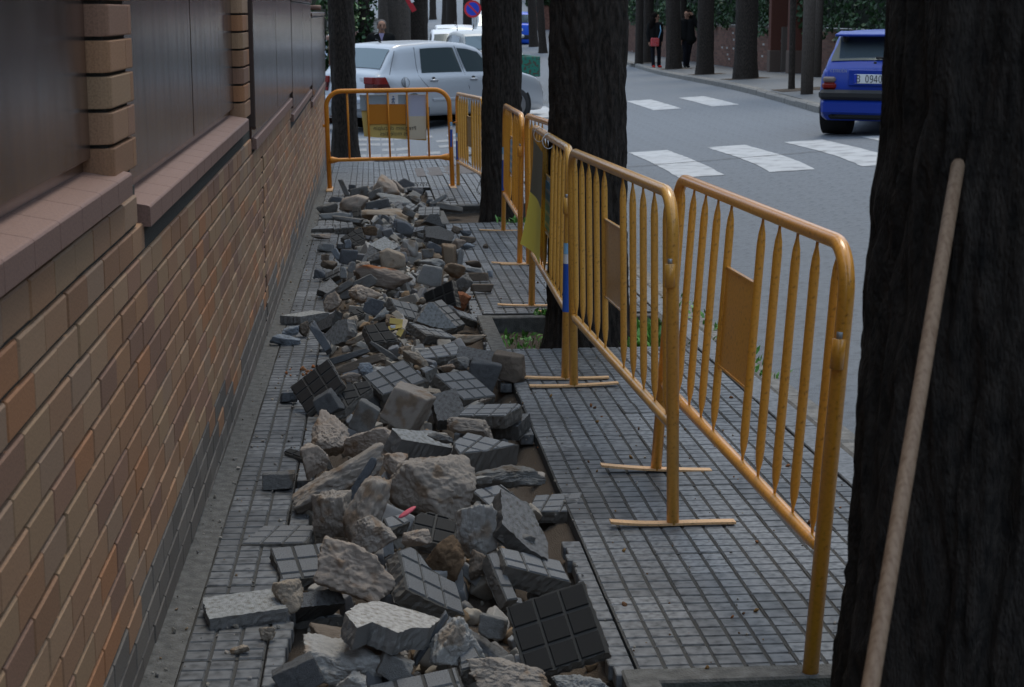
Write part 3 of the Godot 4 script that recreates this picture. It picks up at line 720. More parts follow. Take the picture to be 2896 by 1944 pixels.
func barriers():
	barrier("nearest orange barrier, the one beside the huge dark trunk", Vector3(1.045, -0.141, -6.145), Vector3(1.087, -0.108, -4.02), Vector3(0.063, 0.998, -0.015), M.paint_a, 0.2, 0.0, "paint", 0.10)
	var b2 := barrier("ochre barrier second from the viewer, with a bent-up near foot plate", Vector3(0.93, -0.18, -7.80), Vector3(0.978, -0.124, -5.40), Vector3(-0.014, 0.999, -0.026), M.paint_b, 0.0, 0.75)
	var b3 := barrier("barrier with the yellow and green notice hung on its far end", Vector3(0.971, -0.24, -10.38), Vector3(0.911, -0.186, -7.99), Vector3(0.017, 0.999, -0.02), M.paint_b, 0.0, 0.0, "poster")
	sleeve(b3, b3.get_child(0).mesh.get_aabb().size.x - 0.041, 0.33, 0.66, false)
	barrier("orange barrier mostly hidden behind the big tree and the notice", Vector3(1.15, -0.295, -12.52), Vector3(1.20, -0.24, -10.16), Vector3(-0.015, 0.999, -0.02), M.paint_a)
	var b5 := barrier("leaning barrier with a blue poster, beside the farther pavement tree", Vector3(1.147, -0.351, -14.95), Vector3(1.085, -0.295, -12.56), Vector3(0.016, 1.0, -0.02), M.paint_a, 0.0, 0.0, "poster")
	sleeve(b5, 0.0, 0.36, 0.74, true)
	var b6 := barrier("far barrier behind the farther pavement tree, with a tan plate", Vector3(0.975, -0.455, -19.4), Vector3(1.125, -0.405, -17.15), Vector3(-0.008, 0.999, -0.02), M.paint_b, 0.0, 0.0, "tan")
	sleeve(b6, 0.0, 0.36, 0.66, false)
	# the end barrier, of an older make, across the pavement
	var o := thing("barrier", "end barrier of thin bars standing across the pavement with a translucent notice", "barrier", Vector3(-0.487, gy(0, 19.35), -19.35))
	var W := 1.375; var H := 1.1; var R := 0.17
	o.basis = Basis(Vector3(1, 0.012, 0).normalized(), Vector3(-0.012, 1, 0).normalized(), Vector3(0, 0, 1))
	var st := tool(true)
	var pts := [Vector3(0.01, 0.0, 0), Vector3(0, H - R, 0)]
	for i in range(1, 9): pts.append(Vector3(R - R * cos(i / 8.0 * PI / 2), H - R + R * sin(i / 8.0 * PI / 2), 0))
	for i in range(0, 9): pts.append(Vector3(W - R + R * sin(i / 8.0 * PI / 2), H - R + R * cos(i / 8.0 * PI / 2), 0))
	pts.append(Vector3(W, H - R, 0)); pts.append(Vector3(W + 0.02, 0.0, 0))
	tube(st, pts, 0.026, 18); part("frame", st, M.paint_c, o, true)
	st = tool(true); tube(st, [Vector3(0.02, 0.335, 0), Vector3(0.05, 0.335, 0), Vector3(0.12, 0.335, 0), Vector3(W - 0.12, 0.345, 0), Vector3(W - 0.05, 0.345, 0), Vector3(W - 0.01, 0.345, 0)], [0.04, 0.038, 0.021, 0.021, 0.038, 0.04], 16); part("bottom_rail", st, M.paint_c, o, true)
	for f in [0.17, 0.335, 0.5, 0.655, 0.82]:
		st = tool(true); tube(st, [Vector3(W * f + 0.01, 0.35, 0), Vector3(W * f, H, 0)], 0.0115, 10); part("bar", st, M.paint_c, o, true)
	for e in 2:
		st = tool(); box(st, Vector3(0.01 + e * (W + 0.01), 0.012, 0.05), Vector3(0.07, 0.02, 0.42), 0.003); part("foot_plate", st, M.foot, o)
	st = tool(true); tube(st, [Vector3(W + 0.02, 0.72, 0), Vector3(W + 0.08, 0.74, 0), Vector3(W + 0.1, 0.72, 0), Vector3(W + 0.1, 0.66, 0)], 0.008, 8); part("hook", st, M.paint_c, o, true)
	st = tool(); box(st, Vector3(-0.03, 0.72, 0.0), Vector3(0.04, 0.03, 0.02), 0.003); part("lug", st, M.paint_c, o)
	sleeve(o, W + 0.006, 0.46, 0.74, false)
	for c in o.get_children():
		if c.name.begins_with("sticker"): c.scale = Vector3(1.0, 1, 1.3); c.position.x += 0.004
	# notice hanging behind its bars, seen from the back
	var nt := thing("notice_sheet", "printed translucent notice sheet seen from behind on the end barrier", "notice", o.position + Vector3(0.36, 0, -0.034))
	st = tool()
	var cols := {}
	for i in 16:
		for j in 14:
			var q := []
			for k in [[0, 0], [1, 0], [1, 1], [0, 1]]:
				var u: float = (i + k[0]) / 16.0; var v: float = (j + k[1]) / 14.0
				q.append(Vector3(lerpf(0.0, 0.745, u) + 0.045 * v * (1.0 - u), 1.06 - v * (0.465 + 0.05 * u), 0.012 * sin(u * 6.0) * v))
			quad(st, q[0], q[1], q[2], q[3], Vector3(0, 0, 1))
	M.sheet_yellow = mat(lin(0.62, 0.47, 0.15), 0.5); M.sheet_cream = mat(lin(0.60, 0.53, 0.40), 0.5); M.sheet_grey = mat(lin(0.30, 0.36, 0.40), 0.5); M.sheet_lav = mat(lin(0.45, 0.47, 0.58), 0.5); M.sheet_orange = mat(lin(0.52, 0.19, 0.015), 0.5)
	part("sheet", st, M.sheet_yellow, nt)
	for r in [["cream_area", 0.52, 0.74, 0.565, 0.82, M.sheet_cream, 0.016], ["grey_band", 0.004, 0.52, 0.925, 1.058, M.sheet_grey, 0.016], ["grey_corner", 0.006, 0.09, 0.80 + 0.085, 0.93, M.sheet_grey, 0.017], ["lavender_band", 0.52, 0.74, 0.82, 1.058, M.sheet_lav, 0.016], ["orange_block", 0.10, 0.515, 0.735, 0.955, M.sheet_orange, 0.020], ["white_square", 0.325, 0.43, 0.957, 1.056, M.white, 0.022]]:
		st = tool(); box(st, Vector3((r[1] + r[2]) / 2, (r[3] + r[4]) / 2, r[6] - 0.0085), Vector3(r[2] - r[1], r[4] - r[3], 0.016 + r[6] - 0.016)); part(r[0], st, r[5], nt)
	# walking figure sign
	st = tool(true); var fc := Vector3(0.377, 1.005, 0.031)
	sph(st, fc + Vector3(0, 0.035, 0), Vector3(0.008, 0.008, 0.001), 8)
	for l in [[0, 0.022, 0, -0.005], [0, -0.005, -0.018, -0.04], [0, -0.005, 0.014, -0.042], [0, 0.02, -0.018, -0.002], [0, 0.02, 0.018, 0.004]]:
		tube(st, [fc + Vector3(l[0], l[1], 0), fc + Vector3(l[2], l[3], 0)], 0.0045, 8)
	part("walking_figure", st, mat(lin(0.1, 0.16, 0.3), 0.5), nt, true)
	for k in 2:
		var t := mi("lettering", textm(["Preguem disculpin", "les molèsties"][k], 0.058, 0.002), mat(lin(0.06, 0.05, 0.04), 0.6), nt, Vector3(0.39, 0.688 - 0.062 * k, 0.020))
		t.rotation.y = PI
	# the notice hanging on the third barrier: parallel to it, on the trench side
	var n2 := thing("notice_sheet", "yellow and dark green notice sheet hanging edge-on from the third barrier", "notice", Vector3(0.915, -0.222, -9.74))
	for s in 2:
		st = tool()
		for i in 10:
			for j in 12:
				var q := []
				for k in [[0, 0], [1, 0], [1, 1], [0, 1]]:
					var u: float = (i + k[0]) / 10.0; var v: float = ((j + k[1]) / 12.0) * 0.5 + 0.5 * s
					q.append(Vector3(0.004 - 0.075 * v * v * (1.0 - u) + 0.02 * v * sin(u * 4.0) - 0.018 * u, 1.06 - v * 0.60 - 0.02 * u, u * 0.72))
				quad(st, q[0], q[1], q[2], q[3], Vector3.LEFT)
		part(["green_half", "yellow_half"][s], st, [M.sheet_green, M.yellow][s], n2)
	for k in 2:
		st = tool(true); var c0 := Vector3(0.03, 1.09, 0.08 + k * 0.5)
		var lp := []
		for i in 13: lp.append(c0 + Vector3(cos(i * TAU / 12) * 0.032, sin(i * TAU / 12) * 0.04, 0))
		tube(st, lp, 0.0025, 6); part("tie", st, M.white, n2, true)

# ---------------------------------------------------------------- rubble
const SL_CAT := {"T": "paving tile", "U": "slab", "S": "slab"}
func slab(kind: String, tone: String, label: String, at: Vector3, q: Quaternion, th: float, m: float, n: float, pts: Array):
	var poly := PackedVector2Array()
	for i in pts.size() / 2: poly.append(Vector2(pts[i * 2], pts[i * 2 + 1]))
	if Geometry2D.is_polygon_clockwise(poly): poly.reverse()
	var o := thing("broken_tile" if kind == "T" else "broken_slab", label, SL_CAT[kind], at)
	o.quaternion = q
	var cen := Vector2.ZERO
	for p in poly: cen += p / poly.size()
	var sd := hash(label) % 1000
	# walk the outline in small steps
	var ring := PackedVector2Array()
	for i in poly.size():
		var a := poly[i]; var b := poly[(i + 1) % poly.size()]
		var k := maxi(2, int(a.distance_to(b) / 0.011))
		for j in k:
			var p := a.lerp(b, float(j) / k)
			var w := 0.0035 if j else 0.0
			ring.append(p + (p - cen).normalized() * nz.get_noise_2d(p.x * 60.0 + sd, p.y * 60.0) * w * 2.0)
	var top := -0.0045 if kind == "T" else 0.0
	var st := tool()
	var rows := 4
	for i in ring.size():
		var a := ring[i]; var b := ring[(i + 1) % ring.size()]
		for r in rows:
			var q4 := []
			for e in [[a, r], [b, r], [b, r + 1], [a, r + 1]]:
				var f: float = float(e[1]) / rows
				var p: Vector2 = e[0]
				var dsp := nz.get_noise_3d(p.x * 55.0, f * th * 70.0, p.y * 55.0 + sd) * 0.008 * (1.0 if e[1] > 0 else 0.1) - (0.004 if (e[1] == rows) else 0.0)
				var v := p + (p - cen).normalized() * dsp
				q4.append(Vector3(v.x, top - f * (th + top), v.y))
			quad(st, q4[0], q4[1], q4[2], q4[3], Vector3((a + b).x / 2 - cen.x, 0, (a + b).y / 2 - cen.y))
	var ix := Geometry2D.triangulate_polygon(ring)
	if ix.is_empty():
		ring = Geometry2D.convex_hull(ring); ring.resize(ring.size() - 1); ix = Geometry2D.triangulate_polygon(ring)
	for i in ix.size() / 3:
		var t3 := []
		for e in 3: t3.append(ring[ix[i * 3 + e]])
		tri(st, Vector3(t3[0].x, -th, t3[0].y), Vector3(t3[1].x, -th, t3[1].y), Vector3(t3[2].x, -th, t3[2].y), Vector3.DOWN)
	part("broken_edge", st, M.body if kind == "T" else (M.body_pale if tone in ["pale", "white"] else M.body_dark), o)
	st = tool()
	for i in ix.size() / 3:
		var t4 := []
		for e in 3: t4.append(ring[ix[i * 3 + e]])
		tri(st, Vector3(t4[0].x, top, t4[0].y), Vector3(t4[1].x, top, t4[1].y), Vector3(t4[2].x, top, t4[2].y), Vector3.UP)
	part("groove_bed" if kind == "T" else "flat_face", st, M.groove if kind == "T" else M["u_" + tone], o)
	if kind != "T": return
	var inner := Geometry2D.offset_polygon(poly, -0.002)
	if inner.is_empty(): return
	st = tool()
	for i in range(-2, 6):
		for j in range(-2, 6):
			var x0 := (i - m / 2) * P + 0.0033; var z0 := (j - n / 2) * P + 0.0033; var s := P - 0.0066
			var cell := PackedVector2Array([Vector2(x0, z0), Vector2(x0 + s, z0), Vector2(x0 + s, z0 + s), Vector2(x0, z0 + s)])
			for c in Geometry2D.intersect_polygons(cell, inner[0]):
				var hi := Geometry2D.offset_polygon(c, -0.0028)
				if hi.is_empty(): continue
				var h: PackedVector2Array = hi[0]
				var ti := Geometry2D.triangulate_polygon(h)
				for e in ti.size() / 3: tri(st, v3(h[ti[e * 3]], 0), v3(h[ti[e * 3 + 1]], 0), v3(h[ti[e * 3 + 2]], 0), Vector3.UP)
				var hc := Vector2.ZERO
				for p in h: hc += p / h.size()
				for e in h.size():
					var a := h[e]; var b := h[(e + 1) % h.size()]
					var nn := Vector2((b - a).y, -(b - a).x).normalized()
					if nn.dot((a + b) / 2 - hc) < 0: nn = -nn
					var a2 := a + (a - hc).normalized() * 0.0036; var b2 := b + (b - hc).normalized() * 0.0036
					quad(st, v3(a, 0), v3(b, 0), v3(b2, top), v3(a2, top), Vector3(nn.x, 0.3, nn.y))
	part("tile_squares", st, M[tone], o)
func v3(p: Vector2, y: float) -> Vector3: return Vector3(p.x, y, p.y)
func icosphere(lv: int) -> Array:
	if ico.has(lv): return ico[lv]
	var vs := []; var fs := []
	var t := (1.0 + sqrt(5.0)) / 2.0
	for v in [[-1, t, 0], [1, t, 0], [-1, -t, 0], [1, -t, 0], [0, -1, t], [0, 1, t], [0, -1, -t], [0, 1, -t], [t, 0, -1], [t, 0, 1], [-t, 0, -1], [-t, 0, 1]]: vs.append(Vector3(v[0], v[1], v[2]).normalized())
	fs = [[0, 11, 5], [0, 5, 1], [0, 1, 7], [0, 7, 10], [0, 10, 11], [1, 5, 9], [5, 11, 4], [11, 10, 2], [10, 7, 6], [7, 1, 8], [3, 9, 4], [3, 4, 2], [3, 2, 6], [3, 6, 8], [3, 8, 9], [4, 9, 5], [2, 4, 11], [6, 2, 10], [8, 6, 7], [9, 8, 1]]
	for l in lv:
		var mid := {}; var nf := []
		for f in fs:
			var k := []
			for e in 3:
				var a: int = f[e]; var b: int = f[(e + 1) % 3]
				var key := mini(a, b) * 100000 + maxi(a, b)
				if not mid.has(key): mid[key] = vs.size(); vs.append(((vs[a] + vs[b]) / 2).normalized())
				k.append(mid[key])
			nf.append([f[0], k[0], k[2]]); nf.append([f[1], k[1], k[0]]); nf.append([f[2], k[2], k[1]]); nf.append(k)
		fs = nf
	ico[lv] = [vs, fs]; return ico[lv]
func rock_mesh(ty: String, tone: String, dims: Vector3, sd: int, lv: int) -> ArrayMesh:
	var r := RandomNumberGenerator.new(); r.seed = sd
	var pl := []
	if ty == "r":
		for i in 9: pl.append([Vector3(r.randfn(), r.randfn(), r.randfn()).normalized(), r.randf_range(0.55, 0.95)])
		for ax in [Vector3.UP, Vector3.DOWN, Vector3.LEFT, Vector3.RIGHT, Vector3.BACK, Vector3.FORWARD]: pl.append([(ax + Vector3(r.randfn(0, 0.3), r.randfn(0, 0.3), r.randfn(0, 0.3))).normalized(), r.randf_range(0.7, 0.95)])
	else:
		for ax in [Vector3.UP, Vector3.DOWN, Vector3.LEFT, Vector3.RIGHT, Vector3.BACK, Vector3.FORWARD]: pl.append([(ax + Vector3(r.randfn(0, 0.11), r.randfn(0, 0.11), r.randfn(0, 0.11))).normalized(), r.randf_range(0.66, 0.8)])
		for i in 4: pl.append([Vector3(r.randfn(), r.randfn(), r.randfn()).normalized(), r.randf_range(0.8, 1.05)])
	var K := 24.0 if ty == "r" else 40.0
	var amp := {"r": 0.075, "b": 0.03, "s": 0.03}[ty] as float
	var is_ := icosphere(lv)
	var vs: Array = is_[0]; var fs: Array = is_[1]
	var P3 := PackedVector3Array(); var mn := Vector3.ONE * 9; var mx := -mn
	for v in vs:
		var s := 0.0
		for p in pl:
			var dd: float = (v as Vector3).dot(p[0])
			if dd > 0.05: s += pow(dd / p[1], K)
		var rad := pow(s, -1.0 / K)
		var w: Vector3 = v * rad
		var d1 := nz.get_noise_3d(w.x * 1.6 + sd * 1.7, w.y * 1.6, w.z * 1.6); var d2 := nz.get_noise_3d(w.x * 6.0, w.y * 6.0 + sd, w.z * 6.0)
		w *= 1.0 + amp * (d1 * 1.3 + d2 * 0.8)
		P3.append(w); mn = mn.min(w); mx = mx.max(w)
	var N := PackedVector3Array(); N.resize(P3.size()); var C := PackedColorArray(); C.resize(P3.size())
	var sc := dims / (mx - mn)
	var pit := {"r": 0.0055, "b": 0.0025, "s": 0.0025}[ty] as float
	for i in P3.size():
		var p := (P3[i] - (mn + mx) / 2) * sc
		if lv > 2:
			var n0 := nz.get_noise_3d(p.x * 34.0 + sd, p.y * 34.0, p.z * 34.0); var n1 := nz.get_noise_3d(p.x * 95.0, p.y * 95.0 + sd, p.z * 95.0)
			p += p.normalized() * (pit * (n0 - absf(n0) * 0.4) + pit * 0.45 * n1)
		P3[i] = p
	var I := PackedInt32Array()
	for f in fs:
		var a := P3[f[0]]; var b := P3[f[1]]; var c := P3[f[2]]
		var n := (b - a).cross(c - a)
		if n.dot(a + b + c) < 0: n = -n; I.append_array([f[0], f[1], f[2]])
		else: I.append_array([f[0], f[2], f[1]])
		for e in f: N[e] += n
	var big := maxf(dims.x, dims.y)
	for i in P3.size():
		N[i] = N[i].normalized()
		var p := P3[i]
		var v := 1.0 + 0.30 * nz.get_noise_3d(p.x * 42.0 + sd, p.y * 42.0, p.z * 42.0) + 0.22 * nz.get_noise_3d(p.x * 11.0, p.y * 11.0 + sd, p.z * 11.0)
		var br := sst(0.12, 0.45, nz.get_noise_3d(p.x * 9.0 + 7.0, p.y * 9.0, p.z * 9.0 + sd))
		var c := Color(v, v, v)
		if tone in ["rough", "beige", "grey", "tan", "sand", "white"]: c = c.lerp(Color(0.62 * v, 0.44 * v, 0.28 * v), br * 0.65)
		var wh := sst(0.2, 0.4, nz.get_noise_3d(p.x * 8.0, p.y * 8.0 + 31.0, p.z * 8.0 + sd))
		if tone in ["rough", "beige", "white", "sand"]: c = c.lerp(Color(1.55, 1.55, 1.58), wh * 0.7)
		if tone == "streak":
			var s2 := sst(0.30, 0.42, p.y / dims.y + 0.06 * nz.get_noise_2d(p.x * 12.0, 3.0)) 
			c = c.lerp(Color(1.25 * v, 0.45 * v, 0.2 * v), s2)
		if tone == "red": c = c.lerp(Color(1.5, 1.6, 1.8), sst(0.2, 0.3, nz.get_noise_3d(p.x * 20.0, p.y * 20.0, p.z * 20.0)) * 0.4)
		C[i] = c
	var ar := []; ar.resize(Mesh.ARRAY_MAX)
	ar[Mesh.ARRAY_VERTEX] = P3; ar[Mesh.ARRAY_NORMAL] = N; ar[Mesh.ARRAY_COLOR] = C; ar[Mesh.ARRAY_INDEX] = I
	var am := ArrayMesh.new(); am.add_surface_from_arrays(Mesh.PRIMITIVE_TRIANGLES, ar); return am
func rock(ty: String, tone: String, label: String, at: Vector3, dims: Vector3, roll: float):
	var sd := hash(label) % 9973
	var d := -at.z
	dims *= Vector3(1.1, 1.12, 1.1)
	var m := rock_mesh(ty, tone, dims, sd, 5 if d < 6.5 and dims.x > 0.12 else (4 if d < 11.0 else 3))
	var o := mi({"r": "rubble_stone", "b": "rubble_block", "s": "rubble_bar"}[ty], m, M["r_" + tone], self, at)
	tag(o, label, {"r": "stone", "b": "block", "s": "bar"}[ty])
	var X := Vector3(0.9967, 0, 0.0815); var Y := Vector3(0.0155, 0.9816, -0.1900)
	var a := deg_to_rad(roll)
	var bx := (X * cos(a) - Y * sin(a)).normalized(); var by := (Y * cos(a) + X * sin(a)).normalized()
	o.basis = Basis(bx, by, bx.cross(by).normalized())
func crumbs(n: String, label: String, count: int, f: Callable, tones: Array, s0: float, s1: float, ty := "r"):
	var mm := MultiMesh.new(); mm.transform_format = MultiMesh.TRANSFORM_3D; mm.use_colors = true
	mm.mesh = rock_mesh(ty, "none", Vector3(1, 0.8, 0.9) if ty == "r" else Vector3(1, 0.35, 0.7), 5 + count, 2 if ty == "r" else 3); mm.instance_count = count
	for i in count:
		var p: Vector3 = f.call()
		var s := s0 * pow(s1 / s0, pow(rng.randf(), 2.2))
		mm.set_instance_transform(i, Transform3D(Basis.from_euler(Vector3(rng.randf() * 6, rng.randf() * 6, rng.randf() * 6)).scaled(Vector3.ONE * s), p + Vector3(0, s * 0.3, 0)))
		var t: Array = tones[rng.randi() % tones.size()]; var v := rng.randf_range(0.7, 1.2)
		mm.set_instance_color(i, Color(t[0] * v, t[1] * v, t[2] * v))
	var o := MultiMeshInstance3D.new(); o.name = numbered(n); o.multimesh = mm; add_child(o)
	if not M.has("crumb"): M.crumb = mat(Color.WHITE, 0.95); M.crumb.vertex_color_use_as_albedo = true
	o.material_override = M.crumb; o.set_meta("kind", "stuff"); tag(o, label, "debris")
func small_things():
	rng.seed = 404
	var grey := [[0.26, 0.24, 0.21], [0.2, 0.18, 0.15], [0.3, 0.26, 0.21], [0.17, 0.16, 0.15], [0.34, 0.3, 0.26], [0.22, 0.15, 0.09]]
	crumbs("rubble_crumbs", "small broken bits filling the gaps between the big pieces of the heap", 2600, func():
		var d := 3.7 + 16.0 * pow(rng.randf(), 1.3); var x := clampf(rng.randfn(0.14, 0.2), -0.36, 0.66)
		return Vector3(x, bed_y(x, d), -d), grey, 0.014, 0.085)
	crumbs("tile_shards", "small shards of tile and mortar lying among the big pieces of the heap", 700, func():
		var d := 3.8 + 15.6 * pow(rng.randf(), 1.1); var x := clampf(rng.randfn(0.14, 0.19), -0.26, 0.5)
		return Vector3(x, bed_y(x, d) + 0.015, -d), [[0.16, 0.16, 0.165], [0.22, 0.22, 0.22], [0.28, 0.25, 0.21], [0.33, 0.31, 0.28]], 0.06, 0.15, "b")
	crumbs("mortar_grit", "grit and crumbs scattered on the left strip of tiles", 900, func():
		var d := 3.7 + 15.0 * rng.randf(); var x := rng.randf_range(-0.585, -0.27)
		return Vector3(x, gy(x, d) - 0.001, -d), grey, 0.003, 0.016)
	crumbs("mortar_grit", "grit and small crumbs scattered on the pavement right of the trench", 700, func():
		var d := 4.0 + 13.0 * rng.randf(); var x := 0.6 + 1.2 * pow(rng.randf(), 2.0)
		return Vector3(x, gy(x, d) - 0.001, -d) if not in_pit(x, d) else Vector3(0.6, gy(0.6, d), -d), grey, 0.003, 0.013)
	crumbs("dry_leaf_bits", "brown leaf bits lying on the pavement tiles and in the tree pits", 160, func():
		var d := 3.9 + 8.0 * rng.randf(); var x := rng.randf_range(0.62, 1.7)
		return Vector3(x, bed_y(x, d) if in_pit(x, d) else gy(x, d), -d), [[0.2, 0.08, 0.03], [0.12, 0.06, 0.03], [0.25, 0.14, 0.05]], 0.004, 0.02)
	crumbs("brick_crumbs", "orange brick crumbs on the left strip beside the very dark tile", 26, func():
		var d := rng.randfn(8.3, 0.06); var x := rng.randfn(-0.33, 0.06)
		return Vector3(x, gy(x, d), -d), [[0.3, 0.11, 0.04], [0.36, 0.16, 0.07]], 0.008, 0.028)
	# crushed yellow carton
	var c := thing("crushed_carton", "crushed yellow paper carton caught between the tiles in the heap", "litter", Vector3(0.115, -0.08, -8.93))
	for k in [[Vector3(0.0, 0.02, 0), Vector3(0.07, 0.03, 0.004), 14.0, -8.0], [Vector3(-0.005, -0.008, 0.012), Vector3(0.075, 0.026, 0.003), -5.0, 12.0], [Vector3(0.02, -0.035, 0.02), Vector3(0.03, 0.045, 0.003), 5.0, -30.0]]:
		var st := tool(); box(st, k[0], k[1], 0.001, Basis(Vector3(0, 0, 1), deg_to_rad(k[3])) * Basis(Vector3(1, 0, 0), deg_to_rad(-35 + k[2]))); part("carton_flap", st, mat(lin(0.5, 0.36, 0.10), 0.6), c)
	var st2 := tool(); box(st2, Vector3(-0.018, -0.005, 0.016), Vector3(0.026, 0.014, 0.004)); part("label_patch", st2, M.white, c)
	# pink paint mark on a fragment
	st2 = tool(true); sph(st2, Vector3.ZERO, Vector3(0.035, 0.006, 0.012), 8)
	var pk := part("paint_mark", st2, mat(lin(0.5, 0.09, 0.12), 0.6), get_node("paint_host") if has_node("paint_host") else self, true, Vector3(0.095, 0.0, -5.265))
	pk.position.y = gy(0.07, 5.28) + 0.105; pk.rotation = Vector3(0.1, 0.5, 0.45); tag(pk, "smear of pink marking paint on a tile fragment in the heap", "paint mark")
	# dangling wire loop on the far barrier
	st2 = tool(true); tube(st2, [Vector3(1.12, -0.03, -17.4), Vector3(1.10, -0.14, -17.4), Vector3(1.06, -0.25, -17.4), Vector3(1.08, -0.28, -17.4), Vector3(1.11, -0.26, -17.4), Vector3(1.10, -0.14, -17.4)], 0.003, 6)
	tag(part("wire_loop", st2, M.dark, self, true), "dark wire loop dangling from the far barrier's bottom rail", "wire")
func rubble():

	slab("T","dark","large dark nine-square tile tilted towards the viewer at the trench's near right corner",Vector3(0.455,-0.014,-4.171),Quaternion(0.3613,0.0615,0.1327,0.9209),0.045,3,3,[-0.107,-0.104,0.107,-0.107,0.112,0.108,-0.111,0.103])
	slab("U","pale","pale grey smooth slab lying upside down on the left strip of tiles at the near end",Vector3(-0.375,-0.067,-4.582),Quaternion(0.0279,0.1287,0.0076,0.9913),0.04,3.1,2.2,[-0.102,-0.078,0.103,-0.077,0.108,0.075,-0.110,0.079])
	slab("T","mid","low tile edge-on just right of the pale upside-down slab",Vector3(-0.209,-0.183,-4.791),Quaternion(-0.1100,0.1672,0.0024,0.9798),0.05,3,1.9,[-0.062,-0.018,0.081,-0.107,0.085,0.085,-0.106,0.041])
	slab("U","mid","grey block behind the right end of the pale upside-down slab",Vector3(-0.167,-0.096,-4.690),Quaternion(0.3528,0.2963,-0.2169,0.8606),0.12,2.4,0.8,[-0.078,-0.021,0.082,-0.027,0.086,0.026,-0.090,0.022])
	slab("S","white","chalky white-topped mortar slab in the middle of the near end",Vector3(0.036,0.035,-4.162),Quaternion(0.0499,0.5134,-0.1232,0.8478),0.06,2.9,1.5,[-0.114,-0.082,-0.007,-0.099,0.073,-0.081,0.106,0.003,0.124,0.082,0.019,0.097,-0.034,0.070,-0.108,0.068,-0.102,-0.009,-0.187,-0.008])
	slab("U","mid","thin tile standing on edge sloping down behind the rounded white lump",Vector3(0.256,-0.106,-4.285),Quaternion(0.1866,-0.0699,-0.2838,0.9380),0.03,3,1.6,[-0.099,-0.056,0.104,-0.055,0.098,0.052,-0.103,0.059])
	slab("T","mid","small broken tile corner leaning on the front of the rounded white lump",Vector3(0.226,-0.062,-4.122),Quaternion(0.1283,0.0516,0.1281,0.9821),0.05,1.1,1.4,[-0.020,-0.046,0.020,-0.052,0.031,0.051,-0.032,0.047])
	slab("T","mid","broad broken tile sloping to the right in the middle of the near heap",Vector3(0.153,-0.054,-4.724),Quaternion(0.1761,0.1202,-0.3106,0.9263),0.06,3,3,[-0.117,-0.048,-0.062,-0.100,-0.032,-0.098,0.000,-0.048,0.049,-0.037,0.099,-0.034,0.107,0.016,0.109,0.098,-0.011,0.112,-0.111,0.111,-0.112,0.032])
	slab("T","dark","dark broken tile leaning behind the brown clod of earth",Vector3(0.182,-0.034,-5.130),Quaternion(0.1448,-0.0574,-0.1174,0.9808),0.045,2.2,2,[-0.072,-0.046,-0.027,-0.092,0.069,-0.074,0.072,0.072,-0.003,0.074,-0.073,0.068])
	slab("U","mid","tall tile slab standing on edge by the right lip, its dark underside showing",Vector3(0.436,0.034,-5.010),Quaternion(0.2378,0.0924,-0.2197,0.9416),0.06,1.5,2.3,[-0.053,-0.102,0.042,-0.072,0.085,0.081,0.070,0.153,0.013,0.135,-0.073,0.056])
	slab("T","light","long half tile resting on the trench's right lip above the dark nine-square tile",Vector3(0.465,-0.064,-4.857),Quaternion(0.1091,0.1010,-0.1762,0.9731),0.07,3,1.6,[-0.102,-0.052,0.103,-0.061,0.108,0.061,-0.108,0.052])
	slab("T","mid","narrow tile strip leaning left of the long half tile",Vector3(0.363,-0.075,-4.785),Quaternion(0.2259,0.1778,-0.1512,0.9458),0.05,0.8,2.8,[-0.018,-0.090,0.022,-0.104,0.020,0.092,-0.024,0.102])
	slab("T","light","loose tile lying flat on the intact pavement right of the heap",Vector3(0.624,-0.144,-5.767),Quaternion(0.0214,-0.1511,0.0660,0.9861),0.045,3,2.7,[-0.092,-0.091,0.082,-0.096,0.093,0.104,-0.084,0.083])
	slab("T","light","tile turned cornerwise behind the tall slab standing on edge",Vector3(0.419,-0.083,-5.627),Quaternion(0.1156,0.3111,-0.0551,0.9417),0.05,2.3,2.6,[-0.060,-0.083,0.076,-0.084,0.067,0.066,-0.083,0.100])
	slab("T","light","thick broken tile with a fan-shaped top face near the trench's right lip",Vector3(0.385,-0.013,-6.061),Quaternion(0.0551,-0.2247,-0.0663,0.9706),0.1,3,3,[-0.103,-0.099,-0.055,-0.102,0.103,-0.112,0.029,0.022,-0.042,0.110,-0.079,0.068,-0.110,0.005,-0.099,-0.052])
	slab("U","pale","long pale slab bedded in front of the fan-shaped broken tile",Vector3(0.166,0.007,-6.142),Quaternion(0.1500,0.2345,-0.1695,0.9454),0.085,3,1.1,[-0.111,-0.040,0.100,-0.047,0.116,0.051,-0.105,0.036])
	slab("T","light","upper tile of the stack of two on the right lip of the trench",Vector3(0.455,-0.049,-6.806),Quaternion(0.0267,-0.1877,0.0503,0.9806),0.055,3,2.4,[-0.111,-0.077,0.106,-0.091,0.129,-0.061,0.132,-0.015,0.101,0.090,-0.101,0.078])
	slab("U","mid","lower tile of the stack of two on the right lip of the trench",Vector3(0.509,-0.112,-6.864),Quaternion(0.0336,-0.1639,0.0588,0.9842),0.06,3,2.4,[-0.110,-0.081,0.110,-0.087,0.101,0.087,-0.101,0.081])
	slab("U","dark","dark-faced tile standing upright left of the stack of two",Vector3(0.300,-0.055,-6.924),Quaternion(0.2555,0.1073,0.0139,0.9607),0.055,2,2.5,[-0.055,-0.077,0.059,-0.097,0.063,0.092,-0.067,0.083])
	slab("T","mid","whole nine-square tile with a rounded corner in front of two brown stones",Vector3(0.400,-0.078,-7.425),Quaternion(0.1858,0.3475,-0.1144,0.9119),0.06,3,3,[-0.104,-0.103,0.013,-0.108,0.105,-0.104,0.112,-0.081,0.109,0.013,0.103,0.104,0.020,0.109,-0.105,0.105])
